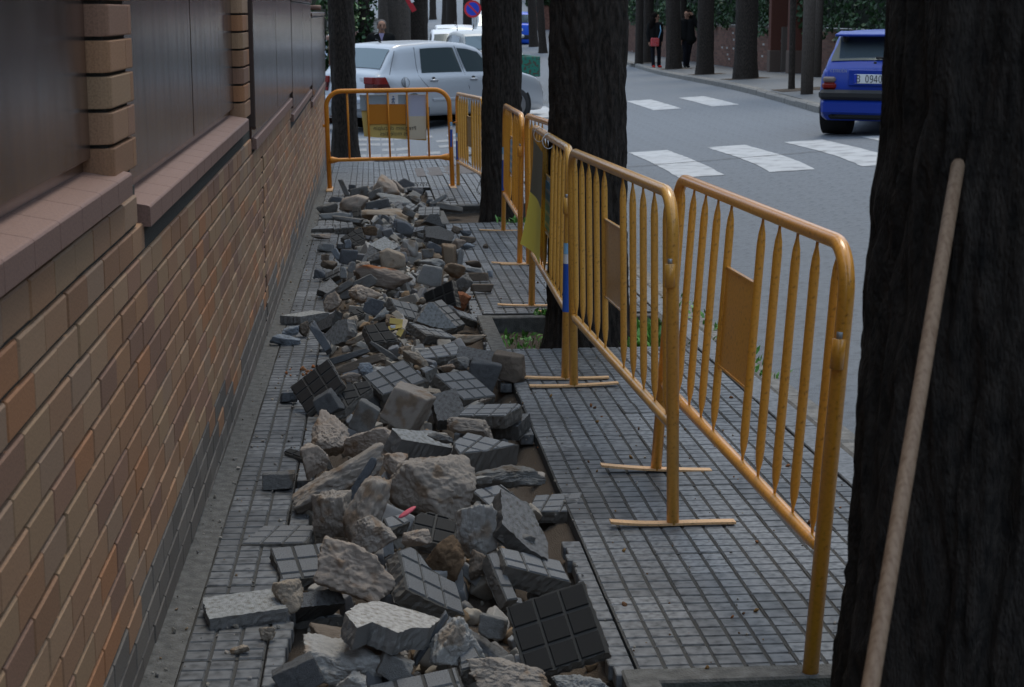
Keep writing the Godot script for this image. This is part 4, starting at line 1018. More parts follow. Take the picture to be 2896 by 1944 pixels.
	slab("T","mid","whole nine-square tile lying like a lozenge in the middle of the heap",Vector3(0.082,-0.047,-7.461),Quaternion(0.1600,0.2148,0.0881,0.9594),0.045,3,3,[-0.110,-0.098,0.107,-0.115,0.112,0.118,-0.108,0.095])
	slab("U","dark","dark underside of a tile propped on the corner of the tree pit kerb",Vector3(0.501,-0.099,-8.185),Quaternion(0.2145,-0.2280,-0.0085,0.9497),0.045,3,1.4,[-0.122,-0.048,0.125,-0.052,0.090,0.050,-0.093,0.049])
	slab("T","light","flat light tile half covered by the tile propped on the tree pit kerb",Vector3(0.329,-0.149,-8.562),Quaternion(0.0397,0.0815,0.0491,0.9947),0.045,3,3,[-0.112,-0.087,0.112,-0.124,0.101,0.123,-0.101,0.088])
	slab("T","mid","sloping tile with a thick left edge behind the yellow scrap",Vector3(0.192,-0.110,-9.569),Quaternion(0.2574,0.2654,-0.2562,0.8931),0.06,3,2.1,[-0.116,-0.066,0.121,-0.077,0.107,-0.006,0.031,0.071,-0.092,0.074])
	slab("T","light","flat light tile just right of the yellow scrap",Vector3(0.315,-0.136,-9.052),Quaternion(0.1033,0.3170,-0.1610,0.9289),0.05,3.2,2,[-0.109,-0.095,0.100,-0.052,0.130,0.058,-0.121,0.090])
	slab("T","mid","long double tile sloping right under the pale triangle",Vector3(0.387,-0.133,-9.536),Quaternion(0.2090,0.3281,-0.0738,0.9183),0.045,3,4,[-0.087,-0.115,0.108,-0.143,0.079,0.116,-0.100,0.143])
	slab("U","pale","pale triangular broken slab lying on the long double tile",Vector3(0.322,-0.066,-8.887),Quaternion(0.4762,-0.1491,-0.3767,0.7804),0.04,3,2,[-0.102,-0.059,-0.080,-0.076,0.109,-0.072,0.057,-0.015,-0.009,0.030,-0.090,0.069,-0.094,0.056])
	slab("T","dark","upright ribbed tile with narrow bars behind the pale triangle",Vector3(0.384,-0.100,-9.878),Quaternion(0.5041,-0.1091,0.3311,0.7902),0.05,3,2.4,[-0.112,-0.073,0.104,-0.080,0.104,0.087,0.047,0.053,-0.035,-0.002,-0.111,-0.015])
	slab("T","light","narrow tile strip at the trench edge beside the red broken brick",Vector3(0.541,-0.194,-9.844),Quaternion(0.2095,0.3695,-0.2822,0.8602),0.05,3,1.1,[-0.106,-0.034,0.112,-0.035,0.098,0.033,-0.103,0.036])
	slab("T","dark","dark four-square tile corner left of the yellow scrap",Vector3(0.031,-0.088,-8.761),Quaternion(0.2614,0.2440,-0.0600,0.9319),0.06,2.1,2.2,[-0.062,-0.073,0.064,-0.080,0.063,-0.018,0.080,0.078,-0.082,0.075])
	slab("U","pale","pale upright slab with a rough left edge left of the dark four-square corner",Vector3(-0.195,-0.126,-8.973),Quaternion(0.4055,-0.0744,0.4354,0.8003),0.06,2.4,1.6,[-0.105,-0.055,0.031,-0.064,0.093,-0.029,0.082,0.043,0.024,0.072,-0.062,0.037])
	slab("U","pale","pale flat slab lying against the foot of the brick wall",Vector3(-0.401,-0.180,-9.895),Quaternion(-0.0174,0.3724,0.0079,0.9279),0.05,3,1.8,[-0.130,-0.075,0.111,-0.067,0.113,0.079,-0.094,0.064])
	slab("U","mid","small upturned tile left of the long grey stick of mortar",Vector3(-0.288,-0.180,-10.865),Quaternion(0.2034,0.4635,0.0396,0.8615),0.04,2,1.4,[-0.070,-0.036,0.081,-0.045,0.055,0.037,-0.066,0.044])
	slab("T","dark","two-square scrap of dark tile behind the pale upright slab",Vector3(-0.091,-0.116,-9.559),Quaternion(0.1547,0.3792,-0.0538,0.9107),0.04,1.6,1.4,[-0.039,-0.026,0.061,-0.048,0.035,0.029,-0.057,0.045])
	slab("U","mid","slanted tile block right of the small brown stone by the wall",Vector3(-0.273,-0.151,-9.414),Quaternion(0.4152,-0.2576,0.4078,0.7713),0.05,2.5,0.9,[-0.109,-0.029,0.110,-0.038,0.066,0.037,-0.067,0.030])
	slab("T","black","very dark nine-square tile standing on its corner at the left side of the heap",Vector3(-0.256,-0.056,-7.358),Quaternion(0.2434,0.1131,0.3032,0.9144),0.035,3,3,[-0.105,-0.111,0.105,-0.100,0.102,0.101,-0.102,0.110])
	slab("T","dark","broken tile overlapping the very dark nine-square tile",Vector3(-0.109,-0.083,-7.282),Quaternion(0.1243,0.1049,0.0550,0.9852),0.045,3,3,[-0.100,-0.109,0.100,-0.103,0.103,-0.021,0.018,0.040,-0.051,0.123,-0.100,0.129,-0.098,-0.023])
	slab("T","dark","pointed broken tile jutting out over the left strip of tiles",Vector3(-0.306,-0.130,-6.478),Quaternion(0.0080,0.3260,0.1112,0.9388),0.07,1.2,2.4,[-0.011,-0.078,0.023,-0.083,0.020,0.057,-0.033,0.103])
	slab("T","mid","nine-square tile lying flat on the left lip of the trench",Vector3(-0.310,-0.112,-5.369),Quaternion(-0.0142,-0.1147,0.0284,0.9929),0.05,3.1,3,[-0.094,-0.114,0.087,-0.095,0.110,0.101,-0.104,0.109])
	slab("T","mid","tilted tile sunk in the trench behind the pale upside-down slab",Vector3(-0.212,-0.093,-5.031),Quaternion(0.1556,0.1223,-0.0218,0.9800),0.05,3,2.4,[-0.102,-0.083,0.105,-0.084,0.094,0.081,-0.098,0.087])
	slab("T","mid","strip of tile still bedded at the left lip of the trench",Vector3(-0.263,-0.135,-5.678),Quaternion(0.1119,-0.0138,0.0050,0.9936),0.045,1,2.2,[-0.033,-0.079,0.033,-0.076,0.033,0.076,-0.033,0.078])
	slab("T","mid","row of three tile squares facing the viewer at the very front of the heap",Vector3(0.087,-0.085,-3.976),Quaternion(0.1111,0.0633,0.0651,0.9896),0.05,3.3,1.6,[-0.112,-0.056,0.113,-0.056,0.112,0.056,-0.113,0.057])
	slab("U","pale","pale beige slab lying askew in the middle distance of the heap",Vector3(0.087,-0.184,-12.879),Quaternion(0.2260,0.4337,0.0027,0.8723),0.04,2.5,2.3,[-0.098,-0.075,0.102,-0.081,0.072,0.077,-0.076,0.079])
	slab("U","dark","dark slab edge standing below the pale beige slab",Vector3(-0.030,-0.216,-12.542),Quaternion(0.2650,0.5274,0.1664,0.7899),0.05,2.6,1.1,[-0.106,-0.028,0.110,-0.040,0.072,0.038,-0.076,0.030])
	slab("T","mid","ribbed tile tilted towards the wall above the small upturned tile",Vector3(-0.297,-0.231,-11.729),Quaternion(0.3499,-0.2478,0.3452,0.8349),0.045,3,1.7,[-0.126,-0.044,0.094,-0.028,0.105,0.047,-0.072,0.026])
	slab("T","dark","dark nine-square tile tilted left beyond the pale beige slab",Vector3(-0.139,-0.202,-13.496),Quaternion(0.2417,0.3394,0.0400,0.9082),0.04,3,2.6,[-0.102,-0.061,0.133,-0.094,0.049,0.067,-0.081,0.087])
	slab("U","dark","dark upturned tile at the left end of the great orange-streaked slab",Vector3(-0.288,-0.196,-10.984),Quaternion(0.2376,0.5444,-0.0386,0.8036),0.045,2.4,1.6,[-0.099,-0.037,0.109,-0.044,0.058,0.037,-0.068,0.043])
	slab("U","black","black tile underside leaning at the right lip in the distance",Vector3(0.559,-0.191,-13.679),Quaternion(0.2137,0.5704,-0.0689,0.7901),0.05,2.8,1.9,[-0.109,-0.121,-0.028,-0.125,0.089,-0.066,0.098,0.075,-0.090,0.114,-0.255,-0.066])
	slab("T","mid","two-square tile bar in the far part of the heap",Vector3(0.215,-0.268,-16.496),Quaternion(0.2795,0.4107,0.0556,0.8661),0.05,1,3,[-0.032,-0.118,-0.004,-0.053,0.047,0.086,-0.038,0.118,-0.055,-0.027])
	slab("T","light","pale tile corner beside the two-square tile bar",Vector3(0.375,-0.289,-16.438),Quaternion(0.2093,0.4986,-0.0209,0.8409),0.06,2,1.6,[-0.061,-0.048,0.070,-0.044,0.068,0.037,-0.077,0.055])
	slab("T","light","light tile lying flat at the far right lip beside the tree pit",Vector3(0.537,-0.323,-16.337),Quaternion(0.1641,-0.0433,0.0209,0.9853),0.045,3,2.6,[-0.099,-0.092,0.099,-0.091,0.116,0.091,-0.117,0.092])
	slab("T","light","farther tile lying flat against the foot of the wall",Vector3(-0.435,-0.313,-15.072),Quaternion(0.0320,-0.0554,0.0295,0.9975),0.06,3,2,[-0.075,-0.064,0.067,-0.075,0.108,0.082,-0.101,0.058])
	slab("T","mid","tile with a cross groove right of the farther tile by the wall",Vector3(-0.251,-0.282,-14.918),Quaternion(0.0893,0.0323,0.0459,0.9944),0.06,3,2.2,[-0.075,-0.065,0.077,-0.090,0.083,0.089,-0.085,0.065])
	slab("T","dark","dark tile scrap standing upright left of the far sandy mound",Vector3(-0.148,-0.253,-15.712),Quaternion(0.2670,-0.0400,0.1037,0.9573),0.04,1.6,2,[-0.043,-0.089,0.037,-0.051,0.039,0.059,-0.033,0.080])
	slab("U","black","dark slab standing beside the second tree pit in the distance",Vector3(0.543,-0.257,-15.124),Quaternion(0.5184,0.7056,0.1652,0.4540),0.06,1.5,2.2,[-0.040,-0.103,0.036,-0.049,0.061,0.054,-0.057,0.098])
	slab("T","light","small light tile corner before the distant dark slab",Vector3(0.379,-0.257,-14.433),Quaternion(0.1082,-0.1165,0.1335,0.9782),0.05,2.4,1.6,[-0.082,-0.065,0.066,-0.043,0.064,0.054,-0.048,0.053])
	slab("T","light","small tile corner with a bluish broken side right of the lozenge tile",Vector3(0.246,-0.072,-7.770),Quaternion(-0.0145,0.1578,0.1143,0.9807),0.05,1.6,1.4,[-0.026,-0.054,0.041,-0.040,0.029,0.027,-0.044,0.067])
	slab("T","light","small tile fragment with a pink paint mark in the middle of the heap",Vector3(0.059,-0.051,-5.283),Quaternion(0.1382,0.3813,-0.0959,0.9090),0.05,1.6,1.2,[-0.031,-0.028,0.049,-0.031,0.052,0.017,-0.070,0.042])
	rock("s","slate","thin tile blade propped against the left of the rounded white lump",Vector3(0.132,-0.049,-4.211),Vector3(0.152,0.016,0.075),-56)
	rock("r","white","rounded white lump of mortar at the near end of the heap",Vector3(0.207,-0.048,-4.164),Vector3(0.146,0.142,0.115),0)
	rock("r","white","pale faceted stone left of the tall slab standing on edge",Vector3(0.305,-0.018,-5.041),Vector3(0.124,0.160,0.099),0)
	rock("b","brown","big brownish block resting on the pavement below the tree pit kerb",Vector3(0.639,-0.118,-7.980),Vector3(0.170,0.131,0.135),10)
	rock("b","dark","dark grey angular stone left of the big brownish block",Vector3(0.506,-0.135,-7.852),Vector3(0.135,0.144,0.125),15)
	rock("r","grey","rounded stone with an orange underside under the propped tile",Vector3(0.396,-0.109,-8.050),Vector3(0.104,0.061,0.066),5)
	rock("b","brown","nearer oblong block lying on the pavement right of the heap",Vector3(0.704,-0.224,-11.015),Vector3(0.143,0.053,0.059),0)
	rock("b","brown","farther oblong block lying on the pavement right of the heap",Vector3(0.715,-0.237,-11.583),Vector3(0.131,0.053,0.055),0)
	rock("r","red","red broken brick at the right edge of the heap",Vector3(0.533,-0.180,-10.223),Vector3(0.091,0.115,0.082),10)
	rock("r","grey","tall grey stone leaning at the right edge above the red broken brick",Vector3(0.572,-0.164,-10.811),Vector3(0.096,0.133,0.080),25)
	rock("r","sand","flat sandy bed of old mortar beside the tree pit kerb",Vector3(0.485,-0.216,-9.197),Vector3(0.240,0.063,0.076),-5)
	rock("s","slate","dark bar of tile leaning down to the right near the wall",Vector3(-0.282,-0.117,-8.806),Vector3(0.178,0.042,0.055),57)
	rock("r","blue","bluish stone slab at the foot of the brick wall",Vector3(-0.483,-0.190,-9.128),Vector3(0.153,0.055,0.062),5)
	rock("r","blue","second bluish stone just behind the one at the wall",Vector3(-0.461,-0.179,-9.338),Vector3(0.100,0.050,0.045),-15)
	rock("s","grey","long grey stick of mortar pointing up to the right",Vector3(-0.215,-0.160,-10.627),Vector3(0.240,0.043,0.071),-32)
	rock("r","beige","beige lump with a red-brown left side behind the sloping tile",Vector3(-0.061,-0.130,-10.232),Vector3(0.180,0.103,0.099),28)
	rock("r","beige","beige lump with a reddish foot near the grey stick",Vector3(-0.249,-0.147,-10.075),Vector3(0.105,0.098,0.081),-20)
	rock("r","brown","small brown stone beside the bluish stones",Vector3(-0.398,-0.170,-9.362),Vector3(0.068,0.080,0.059),0)
	rock("r","sand","crumbly sand-coloured lump behind the pale upright slab",Vector3(-0.118,-0.116,-9.207),Vector3(0.061,0.075,0.055),0)
	rock("b","slate","grey-blue topped stone left of the sloping tile",Vector3(0.013,-0.106,-9.633),Vector3(0.127,0.088,0.075),20)
	rock("r","pale","curved pale fragment under the grey-blue topped stone",Vector3(0.035,-0.099,-9.311),Vector3(0.097,0.044,0.042),-40)
	rock("s","sand","short sandy stick in front of the pale upright slab",Vector3(-0.102,-0.149,-8.884),Vector3(0.098,0.028,0.044),-25)
	rock("s","brown","brown-grey bar of tile with a white end behind the lozenge tile",Vector3(-0.075,-0.087,-7.948),Vector3(0.235,0.041,0.069),-18)
	rock("s","grey","thin bar sloping down to the lozenge tile's far corner",Vector3(0.047,-0.072,-8.171),Vector3(0.157,0.025,0.046),33)
	rock("s","dark","dark bar lying behind the very dark tile",Vector3(-0.128,-0.115,-8.284),Vector3(0.205,0.034,0.048),-18)
	rock("r","blue","small bluish stone at the left of the lozenge tile",Vector3(-0.044,-0.083,-7.796),Vector3(0.070,0.064,0.054),0)
	rock("r","beige","speckled beige stone right of the very dark tile",Vector3(-0.112,-0.090,-7.669),Vector3(0.087,0.042,0.052),0)
	rock("b","dark","dark striped lump in front of the broken dark tiles",Vector3(-0.205,-0.098,-7.162),Vector3(0.104,0.104,0.062),-30)
	rock("b","slate","small slate-coloured piece on the left strip of tiles",Vector3(-0.390,-0.152,-7.550),Vector3(0.078,0.044,0.043),0)
	rock("r","rough","biggest rough concrete chunk in the middle of the heap",Vector3(0.178,0.001,-5.481),Vector3(0.275,0.210,0.146),8)
	rock("r","rough","long jagged concrete chunk left of the biggest chunk",Vector3(-0.119,-0.034,-5.705),Vector3(0.334,0.130,0.162),-24)
	rock("r","beige","craggy beige chunk at the left of the heap below the dark tiles",Vector3(-0.191,-0.051,-6.436),Vector3(0.153,0.176,0.131),-25)
	rock("r","beige","pitted flat-topped beige chunk right of the craggy one",Vector3(-0.010,-0.026,-6.197),Vector3(0.213,0.118,0.116),5)
	rock("r","beige","smaller beige chunk under the craggy one",Vector3(-0.227,-0.064,-6.116),Vector3(0.095,0.117,0.085),-20)
	rock("r","rough","upright chunk with a brown right side in front of the biggest chunk",Vector3(-0.037,-0.003,-5.239),Vector3(0.107,0.214,0.128),22)
	rock("r","rough","rounded grey chunk left of the upright brown-sided chunk",Vector3(-0.149,-0.057,-5.384),Vector3(0.123,0.142,0.106),0)
	rock("b","grey","grey stone pair on the left strip of tiles",Vector3(-0.354,-0.111,-6.010),Vector3(0.119,0.064,0.064),-8)
	rock("s","slate","dark blade of tile stuck between the concrete chunks",Vector3(-0.057,-0.012,-5.599),Vector3(0.185,0.028,0.053),-57)
	rock("r","beige","white-topped stone behind the biggest chunk",Vector3(0.059,-0.018,-5.859),Vector3(0.089,0.078,0.067),10)
	rock("r","beige","big beige mortar lump with a white top left of the broad broken tile",Vector3(-0.069,-0.031,-4.716),Vector3(0.227,0.141,0.147),28)
	rock("r","rough","concrete lump between the upright chunk and the broad broken tile",Vector3(-0.007,-0.018,-5.035),Vector3(0.127,0.103,0.092),10)
	rock("r","soil","brown clod of earth in the middle of the near heap",Vector3(0.208,-0.055,-4.884),Vector3(0.101,0.120,0.100),35)
	rock("r","beige","beige splinter above the broad broken tile",Vector3(0.115,-0.006,-4.944),Vector3(0.085,0.050,0.054),-20)
	rock("r","grey","grey stone with a brown end under the tall slab on edge",Vector3(0.418,-0.026,-4.956),Vector3(0.108,0.050,0.055),8)
	rock("r","brown","brown stone left of the narrow tile strip",Vector3(0.306,-0.075,-4.885),Vector3(0.066,0.082,0.059),0)
	rock("r","rough","rough concrete lump at the very front right of the heap",Vector3(0.319,-0.085,-4.027),Vector3(0.198,0.083,0.112),5)
	rock("r","pale","pale flat lump at the front right corner of the heap",Vector3(0.506,-0.115,-4.024),Vector3(0.143,0.052,0.078),3)
	rock("r","white","white and brown mortar lump at the very front of the heap",Vector3(-0.100,-0.067,-4.116),Vector3(0.204,0.102,0.122),12)
	rock("r","white","small white crumbly lump at the bottom of the heap",Vector3(-0.069,-0.074,-3.988),Vector3(0.074,0.050,0.050),5)
	rock("s","brown","brownish long stone under the chalky white-topped slab",Vector3(-0.077,-0.070,-4.276),Vector3(0.211,0.047,0.090),8)
	rock("b","dark","dark broken block at the front left of the trench",Vector3(-0.201,-0.075,-4.054),Vector3(0.111,0.075,0.065),-25)
	rock("b","grey","grey broken slab at the front between the white lumps",Vector3(0.039,-0.065,-4.062),Vector3(0.091,0.060,0.045),28)
	rock("r","sand","crumbly mortar lump with a rust stain on the pale upside-down slab's end",Vector3(-0.256,-0.048,-4.593),Vector3(0.086,0.082,0.067),10)
	rock("r","sand","small sandy crumb at the left lip of the trench",Vector3(-0.300,-0.083,-4.381),Vector3(0.039,0.033,0.029),0)
	rock("r","sand","flat sandy crumb on the left strip of tiles",Vector3(-0.364,-0.089,-4.279),Vector3(0.053,0.022,0.026),-15)
	rock("b","grey","grey cube of concrete behind the dark nine-square tile's left edge",Vector3(0.302,-0.051,-4.303),Vector3(0.071,0.059,0.052),5)
	rock("r","rough","wavy rough slab between the upright dark tile and the fan-shaped tile",Vector3(0.371,-0.053,-6.512),Vector3(0.176,0.069,0.074),8)
	rock("r","grey","flat stone chip lying on the long pale slab",Vector3(0.231,0.039,-6.002),Vector3(0.087,0.032,0.036),12)
	rock("r","grey","smooth grey stone sheet sticking out under the fan-shaped tile",Vector3(0.465,-0.089,-5.913),Vector3(0.260,0.075,0.100),-5)
	rock("r","white","white-topped splinter in front of the smooth grey sheet",Vector3(0.352,-0.044,-5.708),Vector3(0.092,0.031,0.043),-3)
	rock("b","pale","pale grey block lying alone on the left strip of tiles",Vector3(-0.375,-0.282,-13.493),Vector3(0.119,0.063,0.064),5)
	rock("b","slate","dark box-shaped block left of the dark slab edge",Vector3(-0.179,-0.213,-12.470),Vector3(0.120,0.107,0.091),10)
	rock("s","blue","bluish bar beside the dark box-shaped block",Vector3(-0.265,-0.227,-12.618),Vector3(0.108,0.043,0.038),60)
	rock("b","pale","pale upright stub above the orange-streaked slab",Vector3(-0.200,-0.167,-11.374),Vector3(0.041,0.077,0.035),0)
	rock("b","pale","pale-ended tile bar left of the orange-streaked slab",Vector3(-0.151,-0.175,-11.704),Vector3(0.046,0.073,0.036),15)
	rock("r","streak","great concrete slab with an orange brick streak across the middle of the heap",Vector3(0.061,-0.138,-10.967),Vector3(0.356,0.137,0.148),3)
	rock("r","sand","tan crumbly lump right of the pale beige slab",Vector3(0.134,-0.138,-11.826),Vector3(0.172,0.129,0.105),0)
	rock("r","grey","smooth grey lump below the pale beige slab",Vector3(0.037,-0.160,-11.899),Vector3(0.148,0.102,0.075),-20)
	rock("r","brown","brown twisted stone on the left above the ribbed tile",Vector3(-0.321,-0.238,-12.252),Vector3(0.118,0.060,0.062),10)
	rock("r","brown","small brown stone perched on the twisted one",Vector3(-0.349,-0.211,-12.377),Vector3(0.055,0.058,0.039),0)
	rock("r","beige","long beige stone lying by the wall",Vector3(-0.432,-0.308,-14.404),Vector3(0.157,0.045,0.071),3)
	rock("r","beige","beige stone at the left end of the orange streak",Vector3(-0.073,-0.176,-11.745),Vector3(0.101,0.052,0.053),-15)
	rock("b","blue","small bluish stub in front of the dark tilted tile",Vector3(-0.199,-0.233,-13.321),Vector3(0.052,0.069,0.042),0)
	rock("r","soil","brown earthy lump beyond the pale beige slab",Vector3(-0.025,-0.231,-14.081),Vector3(0.117,0.073,0.066),-5)
	rock("r","slate","dark stone under the ribbed tile",Vector3(-0.373,-0.226,-11.758),Vector3(0.079,0.070,0.052),0)
	rock("s","grey","grey beam of mortar below the orange-streaked slab",Vector3(-0.109,-0.175,-10.834),Vector3(0.085,0.254,0.068),62)
	rock("s","grey","long grey bar under the black tile underside",Vector3(0.480,-0.240,-13.607),Vector3(0.263,0.047,0.078),14)
	rock("b","tan","tall pyramid-shaped stone with a brown face at the right of the heap",Vector3(0.543,-0.178,-12.247),Vector3(0.099,0.158,0.090),0)
	rock("b","pale","pale upright sliver right of the pyramid-shaped stone",Vector3(0.629,-0.208,-12.268),Vector3(0.043,0.119,0.040),5)
	rock("r","brown","brown stone on the pavement beside the pale sliver",Vector3(0.727,-0.261,-12.369),Vector3(0.116,0.047,0.057),3)
	rock("r","tan","tan lump in front of the pyramid-shaped stone",Vector3(0.554,-0.192,-11.591),Vector3(0.140,0.090,0.081),15)
	rock("r","pale","pale layered stone left of the tan lump",Vector3(0.407,-0.178,-11.827),Vector3(0.165,0.076,0.085),8)
	rock("b","pale","smooth light grey block right of the orange-streaked slab",Vector3(0.372,-0.163,-11.186),Vector3(0.156,0.126,0.071),12)
	rock("r","beige","beige stone left of the bluish edge stones",Vector3(0.677,-0.257,-13.469),Vector3(0.116,0.076,0.067),-15)
	rock("b","brown","upper stone of the pair at the right edge of the heap",Vector3(0.776,-0.288,-13.949),Vector3(0.124,0.052,0.062),10)
	rock("r","blue","bluish lower stone of the pair at the right edge of the heap",Vector3(0.751,-0.289,-13.568),Vector3(0.113,0.047,0.056),-5)
	rock("r","brown","single small stone alone on the intact pavement",Vector3(0.901,-0.300,-13.626),Vector3(0.042,0.035,0.031),0)
	rock("b","pale","flat pale flake behind the farther oblong block",Vector3(0.702,-0.252,-11.999),Vector3(0.136,0.039,0.044),8)
	rock("r","blue","rounded pale stone at the end of the farther oblong block",Vector3(0.807,-0.247,-11.785),Vector3(0.044,0.051,0.033),0)
	rock("r","white","whitish angular stone in the middle of the distant heap",Vector3(0.273,-0.166,-12.596),Vector3(0.135,0.108,0.085),20)
	rock("s","slate","slate-grey bar left of the pyramid-shaped stone",Vector3(0.472,-0.225,-12.990),Vector3(0.132,0.052,0.046),30)
	rock("b","grey","small grey block under the slate-grey bar",Vector3(0.405,-0.217,-12.634),Vector3(0.085,0.064,0.052),0)
	rock("r","tan","low tan stone left of the pyramid-shaped stone",Vector3(0.462,-0.237,-12.624),Vector3(0.102,0.047,0.052),-8)
	rock("r","brown","brown crumbly stone beyond the pair at the right edge",Vector3(0.719,-0.293,-14.591),Vector3(0.086,0.059,0.051),20)
	rock("r","slate","slate stone lying beyond the pair at the right edge",Vector3(0.788,-0.311,-14.512),Vector3(0.101,0.047,0.052),0)
	rock("b","slate","dark grey slab left of the black tile underside",Vector3(0.250,-0.186,-13.867),Vector3(0.156,0.089,0.074),25)
	rock("b","slate","dark block lying by itself at the far end of the heap",Vector3(0.391,-0.401,-19.635),Vector3(0.185,0.104,0.101),28)
	rock("b","mid","flat tile piece under the far dark block",Vector3(0.481,-0.431,-19.408),Vector3(0.183,0.056,0.072),0)
	rock("s","grey","bar standing on end at the far left of the heap",Vector3(-0.300,-0.337,-18.582),Vector3(0.221,0.053,0.068),66)
	rock("b","dark","small dark block beside the bar standing on end",Vector3(-0.226,-0.404,-19.315),Vector3(0.075,0.079,0.054),0)
	rock("r","beige","highest beige lump at the far end of the heap",Vector3(0.154,-0.305,-18.090),Vector3(0.267,0.244,0.179),25)
	rock("b","grey","grey angular block left of the highest beige lump",Vector3(-0.141,-0.349,-18.251),Vector3(0.202,0.112,0.110),-15)
	rock("b","grey","pointed grey slab in front of the highest beige lump",Vector3(0.036,-0.308,-17.771),Vector3(0.175,0.095,0.081),-28)
	rock("r","beige","wide beige lump with a white crust on the far left",Vector3(-0.178,-0.292,-16.660),Vector3(0.280,0.164,0.155),-8)
	rock("b","dark","dark grey slab in front of the far beige lumps",Vector3(0.051,-0.276,-16.444),Vector3(0.216,0.108,0.097),-8)
	rock("r","beige","beige stone right of the highest lump",Vector3(0.267,-0.351,-18.748),Vector3(0.161,0.115,0.097),30)
	rock("r","pale","pale bed of mortar in front of the highest lump",Vector3(0.218,-0.329,-17.420),Vector3(0.357,0.093,0.157),10)
	rock("r","grey","grey stone at the edge of the far sandy patch",Vector3(0.419,-0.369,-17.842),Vector3(0.154,0.088,0.084),15)
	rock("r","sand","far sandy mound in the middle of the trench",Vector3(0.138,-0.312,-15.823),Vector3(0.532,0.149,0.238),5)
	rock("s","grey","grey bar lying across the corner of the second tree pit",Vector3(0.751,-0.345,-16.821),Vector3(0.262,0.062,0.081),9)
	rock("s","pale","pale bar resting on the second tree pit's kerb",Vector3(0.680,-0.365,-17.642),Vector3(0.203,0.043,0.061),-30)
	rock("b","grey","small grey stone beside the pale bar",Vector3(0.807,-0.387,-17.736),Vector3(0.080,0.044,0.043),0)
	rock("b","slate","small slate block left of the pale bar",Vector3(0.592,-0.388,-17.802),Vector3(0.066,0.051,0.041),0)
	rock("r","grey","grey stone close to the wall at the far left",Vector3(-0.444,-0.334,-16.755),Vector3(0.192,0.110,0.106),10)
	rock("b","slate","low slab behind the grey stone at the far left",Vector3(-0.386,-0.381,-17.915),Vector3(0.169,0.059,0.068),0)
	rock("b","pale","pale-topped slab beside the wall in the distance",Vector3(-0.357,-0.339,-16.122),Vector3(0.284,0.060,0.103),-4)
	rock("s","grey","arched grey bar behind the cross-grooved tile",Vector3(-0.231,-0.306,-15.557),Vector3(0.268,0.051,0.080),6)
	rock("b","dark","dark square scrap standing before the sandy mound",Vector3(0.093,-0.250,-14.884),Vector3(0.079,0.104,0.046),20)
	rock("s","grey","short grey bar before the sandy mound",Vector3(0.031,-0.255,-14.684),Vector3(0.114,0.054,0.051),-40)
	rock("b","slate","slate-grey block right of the sandy mound",Vector3(0.245,-0.253,-14.602),Vector3(0.156,0.090,0.086),20)
	rock("r","soil","reddish earthy lump in front of the sandy mound",Vector3(-0.005,-0.270,-14.471),Vector3(0.113,0.065,0.062),0)
	rock("b","dark","small dark chip right of the reddish lump",Vector3(0.152,-0.256,-14.300),Vector3(0.053,0.059,0.033),0)
	rock("r","white","whitish crumb pile right of the reddish lump",Vector3(0.097,-0.285,-14.676),Vector3(0.120,0.066,0.065),0)
	rock("r","sand","sandy stone left of the distant dark slab",Vector3(0.427,-0.296,-15.133),Vector3(0.124,0.056,0.063),-10)
	rock("r","brown","dark brown stone on the far pavement edge",Vector3(0.726,-0.318,-14.788),Vector3(0.067,0.043,0.038),0)
	rock("b","grey","grey splinter under the pale tile corner",Vector3(0.329,-0.269,-15.721),Vector3(0.116,0.058,0.044),30)
	rock("r","sand","sandy crumbs between the triangle and the tree pit kerb",Vector3(0.305,-0.134,-9.967),Vector3(0.103,0.047,0.052),10)
	rock("r","beige","small beige stone in the far middle of the heap",Vector3(0.237,-0.196,-12.590),Vector3(0.070,0.070,0.049),0)
	rock("r","tan","tan and red stone left of the sloping tile's lower end",Vector3(0.096,-0.117,-9.232),Vector3(0.069,0.078,0.052),0)
	rock("r","beige","small beige stone on the great slab's right shoulder",Vector3(0.182,-0.132,-9.882),Vector3(0.056,0.028,0.029),0)
	rock("r","tan","beige and orange stone left of the flat light tile",Vector3(0.147,-0.095,-8.309),Vector3(0.068,0.040,0.038),-10)
	rock("r","sand","sandy lumps behind the lozenge tile",Vector3(0.195,-0.090,-8.079),Vector3(0.129,0.052,0.063),20)
	rock("r","beige","low beige stone behind the rounded-corner tile",Vector3(0.331,-0.084,-7.813),Vector3(0.080,0.033,0.040),-5)
	rock("r","sand","sandy crumbs in front of the rounded-corner tile",Vector3(0.215,-0.093,-7.345),Vector3(0.140,0.034,0.061),0)
	rock("b","grey","pale grey stub left of the upright dark tile",Vector3(0.212,-0.044,-6.967),Vector3(0.058,0.045,0.036),10)
	rock("r","beige","small beige stone before the rounded-corner tile",Vector3(0.471,-0.110,-7.237),Vector3(0.055,0.019,0.026),5)
	rock("b","rough","mortar-backed tile sloping right above the long pale slab",Vector3(0.126,-0.018,-6.717),Vector3(0.159,0.183,0.085),30)
	rock("b","grey","grey tile stub between the craggy chunk and the mortar-backed tile",Vector3(-0.040,-0.014,-6.544),Vector3(0.101,0.116,0.054),30)

